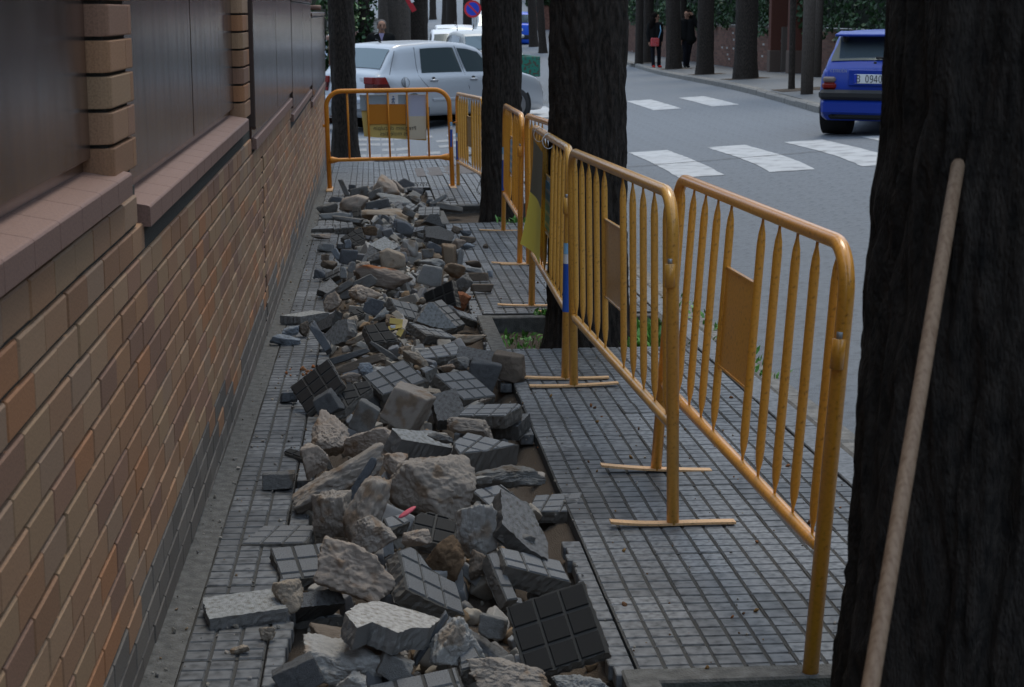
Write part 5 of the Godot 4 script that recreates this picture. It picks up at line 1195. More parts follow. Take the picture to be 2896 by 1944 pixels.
# ---------------------------------------------------------------- vehicles
class Car:
	var L: float; var W: float; var top: Array; var belt: float; var y0: float; var roofw: float
	func T(s: float) -> float:
		for i in top.size() - 1:
			if s <= top[i + 1][0]:
				var f: float = (s - top[i][0]) / maxf(1e-5, top[i + 1][0] - top[i][0])
				return lerpf(top[i][1], top[i + 1][1], f)
		return top[-1][1]
	func plan(s: float) -> float:
		var e := absf(2 * s - 1)
		return W * 0.5 * (1.0 - 0.05 * pow(e, 3.0) - 0.13 * pow(e, 14.0))
	func section(s: float) -> PackedVector2Array:
		# half section from the sill to the middle of the top
		var w := plan(s); var t := T(s); var b := minf(belt, t - 0.02)
		var gh := clampf((t - belt) / 0.35, 0.0, 1.0)
		var wr := lerpf(w * 0.93, w * roofw, gh)
		var r := PackedVector2Array([Vector2(0, y0), Vector2(w * 0.9, y0), Vector2(w * 0.97, y0 + 0.05), Vector2(w * 0.985, lerpf(y0, b, 0.3)), Vector2(w, lerpf(y0, b, 0.55)), Vector2(w * 0.985, lerpf(y0, b, 0.8)), Vector2(w * 0.955, lerpf(y0, b, 0.96)), Vector2(w * 0.935, b)])
		for f in [0.25, 0.5, 0.75, 0.9]: r.append(Vector2(lerpf(w * 0.93, wr, f), lerpf(b, t - 0.035, f)))
		r.append(Vector2(wr - 0.02, t - 0.012)); r.append(Vector2(wr - 0.07, t)); r.append(Vector2(wr * 0.5, t + 0.014)); r.append(Vector2(0, t + 0.02))
		return r
	func side(s: float, f: float, off: float) -> Vector3:
		# point on the side of the glasshouse: f = 0 at the belt, 1 at the roof edge
		var w := plan(s); var t := T(s)
		var gh := clampf((t - belt) / 0.35, 0.0, 1.0)
		var wr := lerpf(w * 0.93, w * roofw, gh)
		return Vector3((s - 0.5) * L, lerpf(belt, t - 0.035, f), lerpf(w * 0.93, wr, f) + off)
	func flank(s: float, y: float, off: float) -> Vector3:
		var sec := section(s)
		for i in range(1, 7):
			if y <= sec[i + 1].y: return Vector3((s - 0.5) * L, y, lerpf(sec[i].x, sec[i + 1].x, (y - sec[i].y) / maxf(1e-4, sec[i + 1].y - sec[i].y)) + off)
		return Vector3((s - 0.5) * L, y, sec[7].x + off)
func car(n: String, label: String, at: Vector3, head: Vector2, c: Car, paint: Material, wheels: Array, tyre_r: float, windows: Array, glass_r: Array, glass_f: Array, cat := "car") -> Node3D:
	var o := thing(n, label, cat, at, atan2(-head.y, head.x))
	var st := tool(true)
	var prev := PackedVector2Array(); var N := 60
	for i in N + 1:
		var s := float(i) / N
		var u := s * s * (3.0 - 2.0 * s) * 0.5 + s * 0.5
		var sec := c.section(u)
		if i > 0:
			var up := (float(i - 1) / N); up = up * up * (3.0 - 2.0 * up) * 0.5 + up * 0.5
			var x0 := (up - 0.5) * c.L; var x1 := (u - 0.5) * c.L
			for k in sec.size() - 1:
				for sg in [1.0, -1.0]:
					var a := Vector3(x0, prev[k].y, prev[k].x * sg); var b := Vector3(x0, prev[k + 1].y, prev[k + 1].x * sg)
					var cc := Vector3(x1, sec[k + 1].y, sec[k + 1].x * sg); var d := Vector3(x1, sec[k].y, sec[k].x * sg)
					var dirn := Vector2(sec[k + 1].y - sec[k].y, sec[k].x - sec[k + 1].x)
					quad(st, a, b, cc, d, Vector3(0, dirn.y if k > 0 else -1.0, dirn.x * sg if k > 0 else 0.0) + Vector3(0, 1e-4, 1e-4 * sg))
		if i == 0 or i == N:
			for k in range(0, sec.size() - 1):
				for sg in [1.0, -1.0]:
					var x := (u - 0.5) * c.L
					tri(st, Vector3(x, (c.y0 + sec[-1].y) / 2, 0), Vector3(x, sec[k].y, sec[k].x * sg), Vector3(x, sec[k + 1].y, sec[k + 1].x * sg), Vector3(-1 if i == 0 else 1, 0, 0))
		prev = sec
	part("body", st, paint, o, true)
	for wx in wheels:
		for sg in [1.0, -1.0]:
			var z: float = c.plan(wx / c.L + 0.5) * 0.985 * sg
			st = tool(); tube(st, [Vector3(wx, tyre_r, z * 0.55), Vector3(wx, tyre_r, z + 0.002 * sg)], tyre_r * 1.13, 28); part("wheel_arch", st, M.dark, o)
			st = tool(true); tube(st, [Vector3(wx, tyre_r, z - 0.19 * sg), Vector3(wx, tyre_r, z - 0.17 * sg), Vector3(wx, tyre_r, z - 0.01 * sg), Vector3(wx, tyre_r, z + 0.015 * sg)], [tyre_r * 0.93, tyre_r, tyre_r, tyre_r * 0.93], 28)
			var tw := part("tyre", st, M.tyre, o, true)
			st = tool(true); tube(st, [Vector3(wx, tyre_r, z), Vector3(wx, tyre_r, z + 0.02 * sg)], tyre_r * 0.62, 20); part("rim", st, M.rim, o, true)
	for w in windows:   # s0, s1 at the belt and t0, t1 at the top edge
		for sg in [1.0, -1.0]:
			st = tool(true)
			for i in 8:
				for j in 5:
					var q := []
					for k in [[0, 0], [1, 0], [1, 1], [0, 1]]:
						var f: float = lerpf(0.06, 0.88, (j + k[1]) / 5.0)
						var s := lerpf(lerpf(w[0], w[1], (i + k[0]) / 8.0), lerpf(w[2], w[3], (i + k[0]) / 8.0), (j + k[1]) / 5.0)
						f = minf(f, 0.9)
						q.append(c.side(s, f, 0.006) * Vector3(1, 1, sg))
					quad(st, q[0], q[1], q[2], q[3], Vector3(0, 0.1, sg))
			part("window", st, M.glass, o, true)
	for gl in [[glass_r, "rear_window"], [glass_f, "windscreen"]]:
		if gl[0].is_empty(): continue
		st = tool(true)
		var s0: float = gl[0][0]; var s1: float = gl[0][1]
		for i in 8:
			for j in 12:
				var q := []
				for k in [[0, 0], [1, 0], [1, 1], [0, 1]]:
					var s := lerpf(s0, s1, (i + k[0]) / 8.0)
					var w := c.plan(s) * lerpf(0.93, c.roofw, clampf((c.T(s) - c.belt) / 0.35, 0, 1)) - 0.05
					var v: float = lerpf(-1, 1, (j + k[1]) / 12.0)
					var nrm := Vector2(c.T(s0) - c.T(s1), (s1 - s0) * c.L).normalized()
					q.append(Vector3((s - 0.5) * c.L + nrm.x * 0.012, c.T(s) + 0.018 * (1.0 - v * v) + nrm.y * 0.012, w * v))
				quad(st, q[0], q[1], q[2], q[3], Vector3(-1 if gl[1] == "rear_window" else 1, 1, 0))
		part(gl[1], st, M.glass, o, true)
	return o
func seam(o: Node3D, c: Car, pts: Array, sg := 1.0):
	var st := tool(); var a := []
	for p in pts: a.append((c.side(p[0], p[1], 0.002) if p[2] else c.flank(p[0], p[1], 0.002)) * Vector3(1, 1, sg))
	tube(st, a, 0.004, 4); part("door_seam", st, M.dark, o)
func hatch(L: float, W: float, H: float) -> Car:
	var c := Car.new(); c.L = L; c.W = W; c.y0 = 0.2 * H / 1.45; c.belt = 0.62 * H; c.roofw = 0.80
	c.top = [[0.0, 0.36 * H], [0.004, 0.60 * H], [0.02, 0.645 * H], [0.035, 0.66 * H], [0.115, 0.935 * H], [0.15, 0.965 * H], [0.30, 0.99 * H], [0.42, 0.995 * H], [0.52, 0.97 * H], [0.585, 0.925 * H], [0.755, 0.665 * H], [0.80, 0.645 * H], [0.92, 0.565 * H], [0.97, 0.50 * H], [0.995, 0.40 * H], [1.0, 0.34 * H]]
	return c
func cars():
	var silver := mat(lin(0.40, 0.415, 0.435), 0.28); silver.metallic = 0.35; silver.clearcoat_enabled = true; silver.clearcoat = 0.6
	var blue := mat(lin(0.004, 0.03, 0.26), 0.3); blue.clearcoat_enabled = true; blue.clearcoat = 0.25
	var white := mat(lin(0.62, 0.62, 0.62), 0.3); var pale := mat(lin(0.50, 0.51, 0.5), 0.35); var bluet := mat(lin(0.012, 0.08, 0.5), 0.3)
	# silver hatchback crossing the junction
	var c := hatch(4.24, 1.83, 1.52)
	var h := Vector2(0.766, -0.643)
	var p := Vector3(1.19, 0, -32.07); p.y = ry(p.x, -p.z) + 0.01
	var o := car("parked_car", "silver five-door hatchback standing across the junction behind the end barrier", p, h, c, silver, [-1.31, 1.27], 0.325, [[0.245, 0.475, 0.255, 0.44], [0.50, 0.725, 0.463, 0.585]], [0.045, 0.108], [0.60, 0.745])
	for sg in [1.0, -1.0]:
		seam(o, c, [[0.488, 0.0, true], [0.452, 0.95, true]], sg); seam(o, c, [[0.488, 0.93, false], [0.505, 0.7, false], [0.508, 0.4, false], [0.505, 0.3, false]], sg)
		seam(o, c, [[0.325, 0.05, true], [0.30, 0.88, true]], sg)
		seam(o, c, [[0.225, 0.95, true], [0.222, 0.3, true], [0.225, 0.05, true]], sg); seam(o, c, [[0.225, 0.93, false], [0.25, 0.8, false], [0.29, 0.66, false]], sg)
		seam(o, c, [[0.12, 0.95, true], [0.075, 0.05, true]], sg)
		for hx in [0.285, 0.515]:
			var st := tool(true); tube(st, [c.flank(hx, 0.84, 0.004) * Vector3(1, 1, sg), c.flank(hx + 0.02, 0.845, 0.03) * Vector3(1, 1, sg), c.flank(hx + 0.04, 0.84, 0.004) * Vector3(1, 1, sg)], 0.018, 8); part("door_handle", st, silver, o, true)
			st = tool(true); sph(st, c.flank(hx + 0.02, 0.875, -0.005) * Vector3(1, 1, sg), Vector3(0.05, 0.025, 0.012), 8); part("handle_recess", st, M.black, o, true)
		var st2 := tool(true)
		for q in [[M.red_lamp, 0.80, 0.92, "tail_light"], [M.dark_lamp, 0.72, 0.80, "tail_light"], [M.red_lamp, 0.655, 0.72, "tail_light"]]:
			st2 = tool()
			for k in 6:
				for yy in 4:
					var a := []
					for e in [[0, 0], [1, 0], [1, 1], [0, 1]]:
						var y: float = lerpf(q[1], q[2], (yy + e[1]) / 4.0)
						var s: float = lerpf(0.004, 0.075 - (y - 0.65) * 0.09, (k + e[0]) / 6.0)
						a.append(c.flank(s, y, 0.008) * Vector3(1, 1, sg))
					quad(st2, a[0], a[1], a[2], a[3], Vector3(0, 0, sg))
			var bb := c.flank(0.004, (q[1] + q[2]) / 2, 0.006)
			box(st2, Vector3(-c.L / 2 + 0.012, (q[1] + q[2]) / 2, (bb.z - 0.12) * sg), Vector3(0.05, q[2] - q[1], 0.25), 0.01)
			part(q[3], st2, q[0], o)
		var st3 := tool(); box(st3, Vector3(c.L / 2 - 0.2, 0.52, 0.66 * sg), Vector3(0.3, 0.16, 0.3), 0.03); part("headlight", st3, M.metal, o)
		st3 = tool(); box(st3, c.flank(0.5, 0.5, 0.004) * Vector3(1, 1, sg), Vector3(1.75, 0.05, 0.02), 0.006); part("side_moulding", st3, silver, o)
		st3 = tool(true); sph(st3, c.flank(0.665, 0.97, 0.1) * Vector3(1, 1, sg), Vector3(0.06, 0.07, 0.11), 8); part("door_mirror", st3, silver, o, true)
	var s1 := tool(true)
	for q in [[-c.L / 2 + 0.02, -1], [c.L / 2 - 0.11, 1]]:
		s1 = tool(); box(s1, Vector3(q[0], 0.44, 0), Vector3(0.2, 0.26, 1.5), 0.06); part("bumper", s1, silver, o)
		s1 = tool(); box(s1, Vector3(q[0] + 0.1 * q[1], 0.5, 0), Vector3(0.03, 0.07, 1.4), 0.01); part("bumper_strip", s1, mat(lin(0.3, 0.33, 0.38), 0.4), o)
	s1 = tool(true); tube(s1, [c.flank(0.148, 0.82, 0.003), c.flank(0.149, 0.82, 0.007)], 0.085, 20); part("fuel_flap", s1, silver, o, true)
	s1 = tool(); var ff := []
	for i in 25: ff.append(c.flank(0.148 + 0.086 / c.L * cos(i * TAU / 24), 0.82 + 0.086 * sin(i * TAU / 24), 0.004))
	tube(s1, ff, 0.003, 4, false); part("flap_seam", s1, M.dark, o)
	s1 = tool(); box(s1, Vector3(-c.L / 2 + 0.17, 1.02, 0.1), Vector3(0.03, 0.02, 0.75), 0.005); part("rear_wiper", s1, M.black, o)
	s1 = tool(); tube(s1, [Vector3(-1.3, 1.5, 0), Vector3(-1.42, 1.56, 0)], 0.015, 6); part("aerial_base", s1, M.black, o)
	var tm := mi("lettering", textm("TDI", 0.09, 0.004), M.metal, o, Vector3(-c.L / 2 - 0.004, 0.87, 0.44)); tm.rotation.y = -PI / 2
	# blue hatchback at the right
	c = hatch(3.92, 1.71, 1.42)
	c.top[3] = [0.035, 0.69 * 1.42]; c.top[4] = [0.155, 0.94 * 1.42]; c.top[5] = [0.18, 0.965 * 1.42]
	h = Vector2(0.47, -0.883)
	p = Vector3(7.82, 0, -24.98); p.y = ry(6.9, 24.4) + 0.03
	o = car("parked_car", "bright blue hatchback with a roof spoiler, half hidden by the huge trunk", p, h, c, blue, [-1.28, 1.22], 0.30, [[0.20, 0.42, 0.215, 0.40], [0.435, 0.70, 0.415, 0.575]], [0.04, 0.15], [0.60, 0.745])
	s1 = tool(); box(s1, Vector3(-c.L / 2 - 0.005, 0.548, 0), Vector3(0.16, 0.14, 1.52), 0.05); part("rear_bumper", s1, M.black, o)
	s1 = tool(); box(s1, Vector3(-c.L / 2 + 0.01, 0.375, 0), Vector3(0.14, 0.21, 1.46), 0.04); part("rear_apron", s1, blue, o)
	s1 = tool(); box(s1, Vector3(-c.L / 2 + 0.12, 0.26, 0.05), Vector3(0.3, 0.1, 1.35), 0.03); part("underbody", s1, M.dark, o)
	for sg in [1.0, -1.0]:
		s1 = tool(); box(s1, Vector3(-c.L / 2 + 0.03, 0.665, 0.63 * sg), Vector3(0.10, 0.10, 0.2), 0.03); part("tail_light", s1, M.red_lamp, o)
		s1 = tool(); box(s1, Vector3(-c.L / 2 + 0.033, 0.755, 0.63 * sg), Vector3(0.10, 0.078, 0.18), 0.03); part("tail_light", s1, M.smoke_lamp, o)
		s1 = tool(); box(s1, Vector3(-c.L / 2 + 0.47, 1.32, 0.52 * sg), Vector3(0.22, 0.12, 0.05), 0.015); part("spoiler_leg", s1, M.black, o)
	s1 = tool(); box(s1, Vector3(-c.L / 2 + 0.44, 1.375, 0), Vector3(0.34, 0.035, 1.26), 0.014, Basis(Vector3(0, 0, 1), 0.12)); part("roof_spoiler", s1, blue, o)
	s1 = tool(); box(s1, Vector3(-c.L / 2 - 0.0, 0.785, 0), Vector3(0.03, 0.22, 0.72), 0.05); part("plate_recess", s1, blue, o)
	s1 = tool(); box(s1, Vector3(-c.L / 2 - 0.02, 0.77, 0), Vector3(0.012, 0.125, 0.555), 0.004); part("number_plate", s1, M.plate_white, o)
	s1 = tool(); box(s1, Vector3(-c.L / 2 - 0.027, 0.77, -0.255), Vector3(0.004, 0.118, 0.042)); part("plate_band", s1, M.signblue, o)
	tm = mi("lettering", textm("B 0940 UF", 0.125, 0.003, "Droid Sans Mono"), M.black, o, Vector3(-c.L / 2 - 0.029, 0.77, 0.022)); tm.rotation.y = -PI / 2; tm.scale = Vector3(0.80, 1.1, 1)
	tm = mi("lettering", textm("CITROËN", 0.058, 0.004), M.metal, o, Vector3(-c.L / 2 - 0.008, 0.875, -0.50)); tm.rotation.y = -PI / 2
	s1 = tool(true); tube(s1, [Vector3(-c.L / 2 + 0.17, 1.035, 0.55), Vector3(-c.L / 2 + 0.155, 1.05, 0.1), Vector3(-c.L / 2 + 0.15, 1.055, -0.02)], 0.016, 6); part("rear_wiper", s1, M.black, o, true)
	s1 = tool(true); tube(s1, [Vector3(-c.L / 2 - 0.03, 0.29, -0.55), Vector3(-c.L / 2 + 0.3, 0.29, -0.55)], 0.035, 12); part("exhaust_pipe", s1, M.dark, o, true)
	s1 = tool(); box(s1, Vector3(-c.L / 2 - 0.003, 0.99, 0), Vector3(0.012, 0.03, 0.04), 0.004); part("tailgate_lock", s1, M.black, o)
	# cars parked along the left kerb up the street
	var rows := [["white estate car with a rear wiper, nearest of the row behind the silver car", 2.78, 45.0, pale, Vector2(-0.13, -0.99)], ["white car second in the row behind the silver car", 2.55, 51.5, white, Vector2(0.0, 1.0)], ["pale car with a dark windscreen, third in the row behind the silver car", 3.25, 67.0, white, Vector2(0.0, 1.0)], ["pale van at the end of the row under the no-parking signs", 5.2, 72.0, pale, Vector2(0, 1.0)]]
	for i in 4:
		var r: Array = rows[i]
		c = hatch(4.3, 1.8, 1.5) if i < 3 else hatch(4.6, 1.9, 2.0)
		p = Vector3(r[1], 0, -r[2]); p.y = ry(r[1], r[2]) + 0.02
		o = car("parked_car", r[0], p, r[4], c, r[3], [-1.3, 1.3], 0.31, [[0.13, 0.41, 0.16, 0.40], [0.43, 0.71, 0.415, 0.575]], [0.045, 0.108], [0.60, 0.745], "car" if i < 3 else "van")
		for sg in [1.0, -1.0]:
			s1 = tool(); box(s1, Vector3(-c.L / 2 + 0.03, 0.8, 0.72 * sg), Vector3(0.1, 0.24, 0.2), 0.03); part("tail_light", s1, M.red_lamp, o)
			s1 = tool(); box(s1, Vector3(c.L / 2 - 0.14, 0.66, 0.64 * sg), Vector3(0.2, 0.16, 0.32), 0.03); part("headlight", s1, M.metal, o)
			s1 = tool(true); sph(s1, c.flank(0.665, 0.95, 0.1) * Vector3(1, 1, sg), Vector3(0.06, 0.08, 0.1), 8); part("door_mirror", s1, r[3], o, true)
		s1 = tool(); box(s1, Vector3(-c.L / 2, 0.42, 0), Vector3(0.14, 0.22, 1.66), 0.04); part("bumper", s1, M.black if i == 0 else r[3], o)
		s1 = tool(); box(s1, Vector3(-c.L / 2 + 0.14, 1.03, 0.15), Vector3(0.03, 0.025, 0.7), 0.005); part("rear_wiper", s1, M.black, o)
		s1 = tool(); tube(s1, [Vector3(0.7, 1.5 * c.T(0.5) / 1.5, 0), Vector3(0.5, c.T(0.5) + 0.18, 0)], 0.012, 6); part("aerial", s1, M.black, o)
	c = hatch(4.1, 1.85, 1.75)
	p = Vector3(7.25, 0, -86.0); p.y = ry(7.25, 86.0) - 0.25
	o = car("parked_car", "blue parked car far up the street, right of the farther pavement tree", p, Vector2(0.05, -1), c, bluet, [-1.25, 1.25], 0.31, [[0.13, 0.41, 0.16, 0.40]], [0.045, 0.108], [0.6, 0.745])
	for sg in [1.0, -1.0]:
		s1 = tool(); box(s1, Vector3(-c.L / 2 + 0.03, 1.0, 0.78 * sg), Vector3(0.1, 0.3, 0.16), 0.03); part("tail_light", s1, M.red_lamp, o)
	s1 = tool(); box(s1, Vector3(-c.L / 2, 0.55, 0), Vector3(0.14, 0.2, 1.78), 0.04); part("bumper", s1, M.black, o)
	s1 = tool(); box(s1, Vector3(-c.L / 2 - 0.01, 0.9, 0), Vector3(0.02, 0.12, 0.5), 0.004); part("number_plate", s1, M.plate_white, o)
	# green skip with planks on it
	var k := thing("waste_skip", "green rust-patched waste skip behind the silver car", "skip", Vector3(2.18, ry(2.3, 36.5), -36.9), 0.1)
	s1 = tool()
	for e in [[Vector3(-1.05, 0.12, 0.55), Vector3(0.98, 0.12, 0.55), Vector3(1.2, 1.0, 0.75), Vector3(-1.2, 1.0, 0.75), Vector3(0, 0, 1)], [Vector3(-1.05, 0.12, -0.55), Vector3(0.98, 0.12, -0.55), Vector3(1.2, 1.0, -0.75), Vector3(-1.2, 1.0, -0.75), Vector3(0, 0, -1)], [Vector3(0.98, 0.12, -0.55), Vector3(0.98, 0.12, 0.55), Vector3(1.2, 1.0, 0.75), Vector3(1.2, 1.0, -0.75), Vector3(1, 0, 0)], [Vector3(-1.05, 0.12, -0.55), Vector3(-1.05, 0.12, 0.55), Vector3(-1.2, 1.0, 0.75), Vector3(-1.2, 1.0, -0.75), Vector3(-1, 0, 0)], [Vector3(-1.2, 0.85, -0.75), Vector3(1.2, 0.85, -0.75), Vector3(1.2, 0.85, 0.75), Vector3(-1.2, 0.85, 0.75), Vector3(0, 1, 0)]]:
		quad(s1, e[0], e[1], e[2], e[3], e[4])
	part("tub", s1, mat(lin(0.018, 0.075, 0.05), 0.6, M.patch, 1.0), k)
	var rust := mat(Color.WHITE, 0.7, noise_tex(0.02, 4, [Color(0.32, 0.25, 0.22), Color(0.3, 0.24, 0.2), Color(0.16, 0.42, 0.36), Color(0.14, 0.42, 0.36), Color(0.14, 0.42, 0.36)], 41), 1.2)
	for e in [[Vector3(0, 0.86, 0.77), Vector3(2.62, 0.42, 0.06)], [Vector3(0, 0.86, -0.77), Vector3(2.62, 0.42, 0.06)], [Vector3(1.28, 0.86, 0), Vector3(0.06, 0.42, 1.5)], [Vector3(-1.28, 0.86, 0), Vector3(0.06, 0.42, 1.5)]]:
		s1 = tool(); box(s1, e[0], e[1], 0.012); part("rim_panel", s1, rust, k)
	for i in 3:
		s1 = tool(); box(s1, Vector3.ZERO, Vector3(0.55, 0.09, 0.13), 0.02, Basis(Vector3(0, 1, 0), 0.5 + i * 0.3))
		tag(part("plank", s1, mat(lin(0.55, 0.31, 0.14), 0.6), self, false, k.position + Vector3(0.35 + 0.22 * i, 1.12 - 0.012 * i, 0.2 - 0.2 * i)), ["left orange-brown plank end on top of the green skip", "middle orange-brown plank end on top of the green skip", "right orange-brown plank end on top of the green skip"][i], "plank")

# ---------------------------------------------------------------- the street beyond the junction
func kerb_x(d: float) -> float: return 7.5 + 0.048 * (d - 28.5)
func far_street():
	# right pavement
	var sw := struct("sidewalk", "far pavement along the brown brick wall at the right", "pavement")
	var st := tool(true)
	for j in 70:
		var d0 := 28.55 + j; var d1 := d0 + 1.0
		for i in 8:
			var a0 := lerpf(kerb_x(d0) + 0.18, 12.0, i / 8.0); var a1 := lerpf(kerb_x(d0) + 0.18, 12.0, (i + 1) / 8.0)
			var b0 := lerpf(kerb_x(d1) + 0.18, 12.0, i / 8.0); var b1 := lerpf(kerb_x(d1) + 0.18, 12.0, (i + 1) / 8.0)
			var y := 0.055
			quad(st, Vector3(a0, ry(a0, d0) + y + 0.05, -d0), Vector3(a1, ry(a1, d0) + y + 0.05, -d0), Vector3(b1, ry(b1, d1) + y + 0.05, -d1), Vector3(b0, ry(b0, d1) + y + 0.05, -d1), Vector3.UP)
	sheet(st, steps(11.9, 30.0, 12), steps(28.55, 34.0, 6), func(x, d): return ry(x, d) + 0.104)
	part("paving", st, M.tile4, sw, true)
	var d := 28.4
	while d < 92.0:
		var l := 1.0
		var x := kerb_x(d + 0.5) + 0.09
		var low := 0.25 * sst(29.6, 30.4, d) * (1.0 - sst(33.0, 34.0, d))
		st = tool(); box(st, Vector3(0, -0.13 - 0.07 * low, 0), Vector3(0.2, 0.28, l - 0.012), 0.03)
		var o := part("kerb_stone", st, M.kerb, sw, false, Vector3(x, ry(x, d + 0.5) + 0.115, -d - 0.5)); o.rotation.y = -0.048
		d += l
	for k in 14:
		st = tool(); box(st, Vector3(0, -0.13, 0), Vector3(0.985, 0.28, 0.2), 0.03)
		part("kerb_stone", st, M.kerb, sw, false, Vector3(8.2 + k, ry(8.2 + k, 28.4) + 0.115, -28.4))
	for t in [[8.9, 40.6], [8.95, 45.9], [9.3, 52.6], [9.35, 58.7], [8.5, 33.6]]:
		st = tool(); sheet(st, [t[0] - 0.5, t[0], t[0] + 0.5], [t[1] - 0.55, t[1], t[1] + 0.55], func(x, dd): return ry(x, dd) + 0.11)
		part("tree_pit_earth", st, M.soil_bed, sw)
	# left pavement beyond the side street
	var sl := struct("sidewalk", "far pavement on the left where the man walks", "pavement")
	st = tool(true); sheet(st, steps(-2.0, 1.7, 6), steps(33.0, 120.0, 60), func(x, dd): return ry(x, dd) + 0.12); part("paving", st, M.tile3, sl, true)
	for k in 60:
		st = tool(); box(st, Vector3.ZERO, Vector3(0.16, 0.26, 1.39), 0.02); part("kerb_stone", st, M.kerb, sl, false, Vector3(1.78, ry(1.78, 33.7 + k * 1.4) + 0.0, -33.7 - k * 1.4))
	# brown brick wall with ivy
	var w := thing("brick_wall", "low brown brick wall under the ivy along the far right pavement", "wall")
	st = tool()
	for k in 50:
		var a := 29.0 + k; var y0 := ry(11.3, a)
		if a >= 45.0 and a < 47.0: continue
		box(st, Vector3(11.45, (y0 - 0.4 + 1.14) / 2, -a - 0.5), Vector3(0.28, 1.14 - y0 + 0.4, 1.0))
	part("mortar_core", st, mat(lin(0.16, 0.13, 0.11), 0.95, M.fine, 3.0, null, 0.0, true), w)
	st = tool(); rng.seed = 61
	for row in 24:
		for k in 200:
			var a := 29.0 + k * 0.25 + (0.125 if row % 2 else 0.0)
			if a > 44.85 and a < 47.05: continue
			var y := ry(11.3, a + 0.12)
			var yb := -0.42 + row * 0.068
			if yb < y - 0.05 or yb > 1.06: continue
			var v := rng.randf_range(0.7, 1.25); var c := Color(0.165 * v, 0.085 * v, 0.062 * v)
			if rng.randf() < 0.02: c = Color(0.4, 0.38, 0.36)
			st.set_color(c)
			quad(st, Vector3(11.302, yb, -a), Vector3(11.302, yb, -a - 0.238), Vector3(11.302, yb + 0.057, -a - 0.238), Vector3(11.302, yb + 0.057, -a), Vector3.LEFT)
	var wb := part("bricks", st, M.brownbrick, w); wb.set_meta("kind", "stuff")
	# gate posts
	for q in [[11.25, 47.3, "taller brick gate post left of the dark gateway on the far pavement"], [11.2, 44.9, "brick gate post right of the dark gateway on the far pavement"]]:
		var o2 := thing("gate_post", q[2], "gate post", Vector3(q[0], ry(q[0], q[1]), -q[1]))
		st = tool(); box(st, Vector3(0, 2.0, 0), Vector3(0.46, 4.0, 0.30), 0.01); part("shaft", st, M.redbrick, o2)
		st = tool(); box(st, Vector3(0, 0.35, 0), Vector3(0.50, 0.7, 0.34), 0.015); part("plinth", st, mat(lin(0.10, 0.072, 0.058), 0.9), o2)
	var gt := thing("garden_gate", "dark red-brown gate set back between the two brick gate posts", "gate", Vector3(11.75, ry(11.7, 46.1), -46.1))
	for k in 8:
		st = tool(); box(st, Vector3(0, 2.0, -0.98 + k * 0.28), Vector3(0.04, 4.0, 0.265), 0.004); part("plank", st, mat(lin(0.055, 0.028, 0.022), 0.7), gt)
	# ivy
	var iv := thing("ivy_hedge", "dark green ivy hanging over the brown brick wall", "ivy")
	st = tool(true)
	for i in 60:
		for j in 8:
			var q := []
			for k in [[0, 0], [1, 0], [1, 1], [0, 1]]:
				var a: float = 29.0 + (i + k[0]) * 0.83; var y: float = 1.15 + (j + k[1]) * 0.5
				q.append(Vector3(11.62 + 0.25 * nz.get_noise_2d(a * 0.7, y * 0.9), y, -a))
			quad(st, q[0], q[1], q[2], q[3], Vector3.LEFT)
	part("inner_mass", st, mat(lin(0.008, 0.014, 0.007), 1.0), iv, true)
	leaves(iv, 9000, func():
		var a := rng.randf_range(29.0, 79.0); var y := 1.02 + absf(rng.randfn(0, 1.1)) + 0.35 * nz.get_noise_2d(a * 0.9, 3.0)
		if a > 44.9 and a < 47.4: a += 2.6
		return Vector3(11.28 + 0.25 * nz.get_noise_2d(a * 0.9, y * 1.3) - 0.08 * rng.randf(), y, -a), 0.12)
	# far end of the street, right: red brick house and hedge
	var hs := thing("brick_house", "orange-red brick house at the far right end of the street behind the pale trunk", "house", Vector3(11.6, ry(11.6, 88.0), -92.0))
	st = tool(); box(st, Vector3(2.0, 3.0, 0), Vector3(6.0, 6.2, 14.0), 0.02); part("wall", st, mat(lin(0.34, 0.105, 0.06), 0.9, M.patch, 0.6), hs)
	st = tool(); box(st, Vector3(2.0, 0.2, 7.1), Vector3(6.4, 0.4, 0.5), 0.02); part("base_course", st, M.stone, hs)
	for k in 3:
		st = tool(); box(st, Vector3(-1.02, 2.4, -4.0 + k * 4.0), Vector3(0.05, 1.3, 1.0), 0.01); var wn := part("window", st, M.white, hs)
		st = tool(); box(st, Vector3(-1.05, 2.4, -4.0 + k * 4.0), Vector3(0.02, 1.15, 0.85)); part("pane", st, M.glass, wn)
	var rw := thing("garden_wall", "reddish wall and hedge between the leaning pair of trunks up the street", "wall", Vector3(9.2, ry(9.2, 95), -98.0))
	st = tool(); box(st, Vector3(1.6, 0.9, 0), Vector3(3.2, 1.9, 0.3), 0.02); part("wall", st, mat(lin(0.33, 0.17, 0.13), 0.9, M.patch, 0.5), rw)
	leaves(rw, 1800, func(): return Vector3(rng.randf_range(-0.4, 3.4), 1.5 + absf(rng.randfn(0, 1.0)), rng.randf_range(0.1, 0.4)), 0.25)
	st = tool(); box(st, Vector3(1.6, 3.2, -0.2), Vector3(3.8, 3.2, 0.3), 0.02); part("hedge_mass", st, mat(lin(0.012, 0.02, 0.01), 1.0), rw)
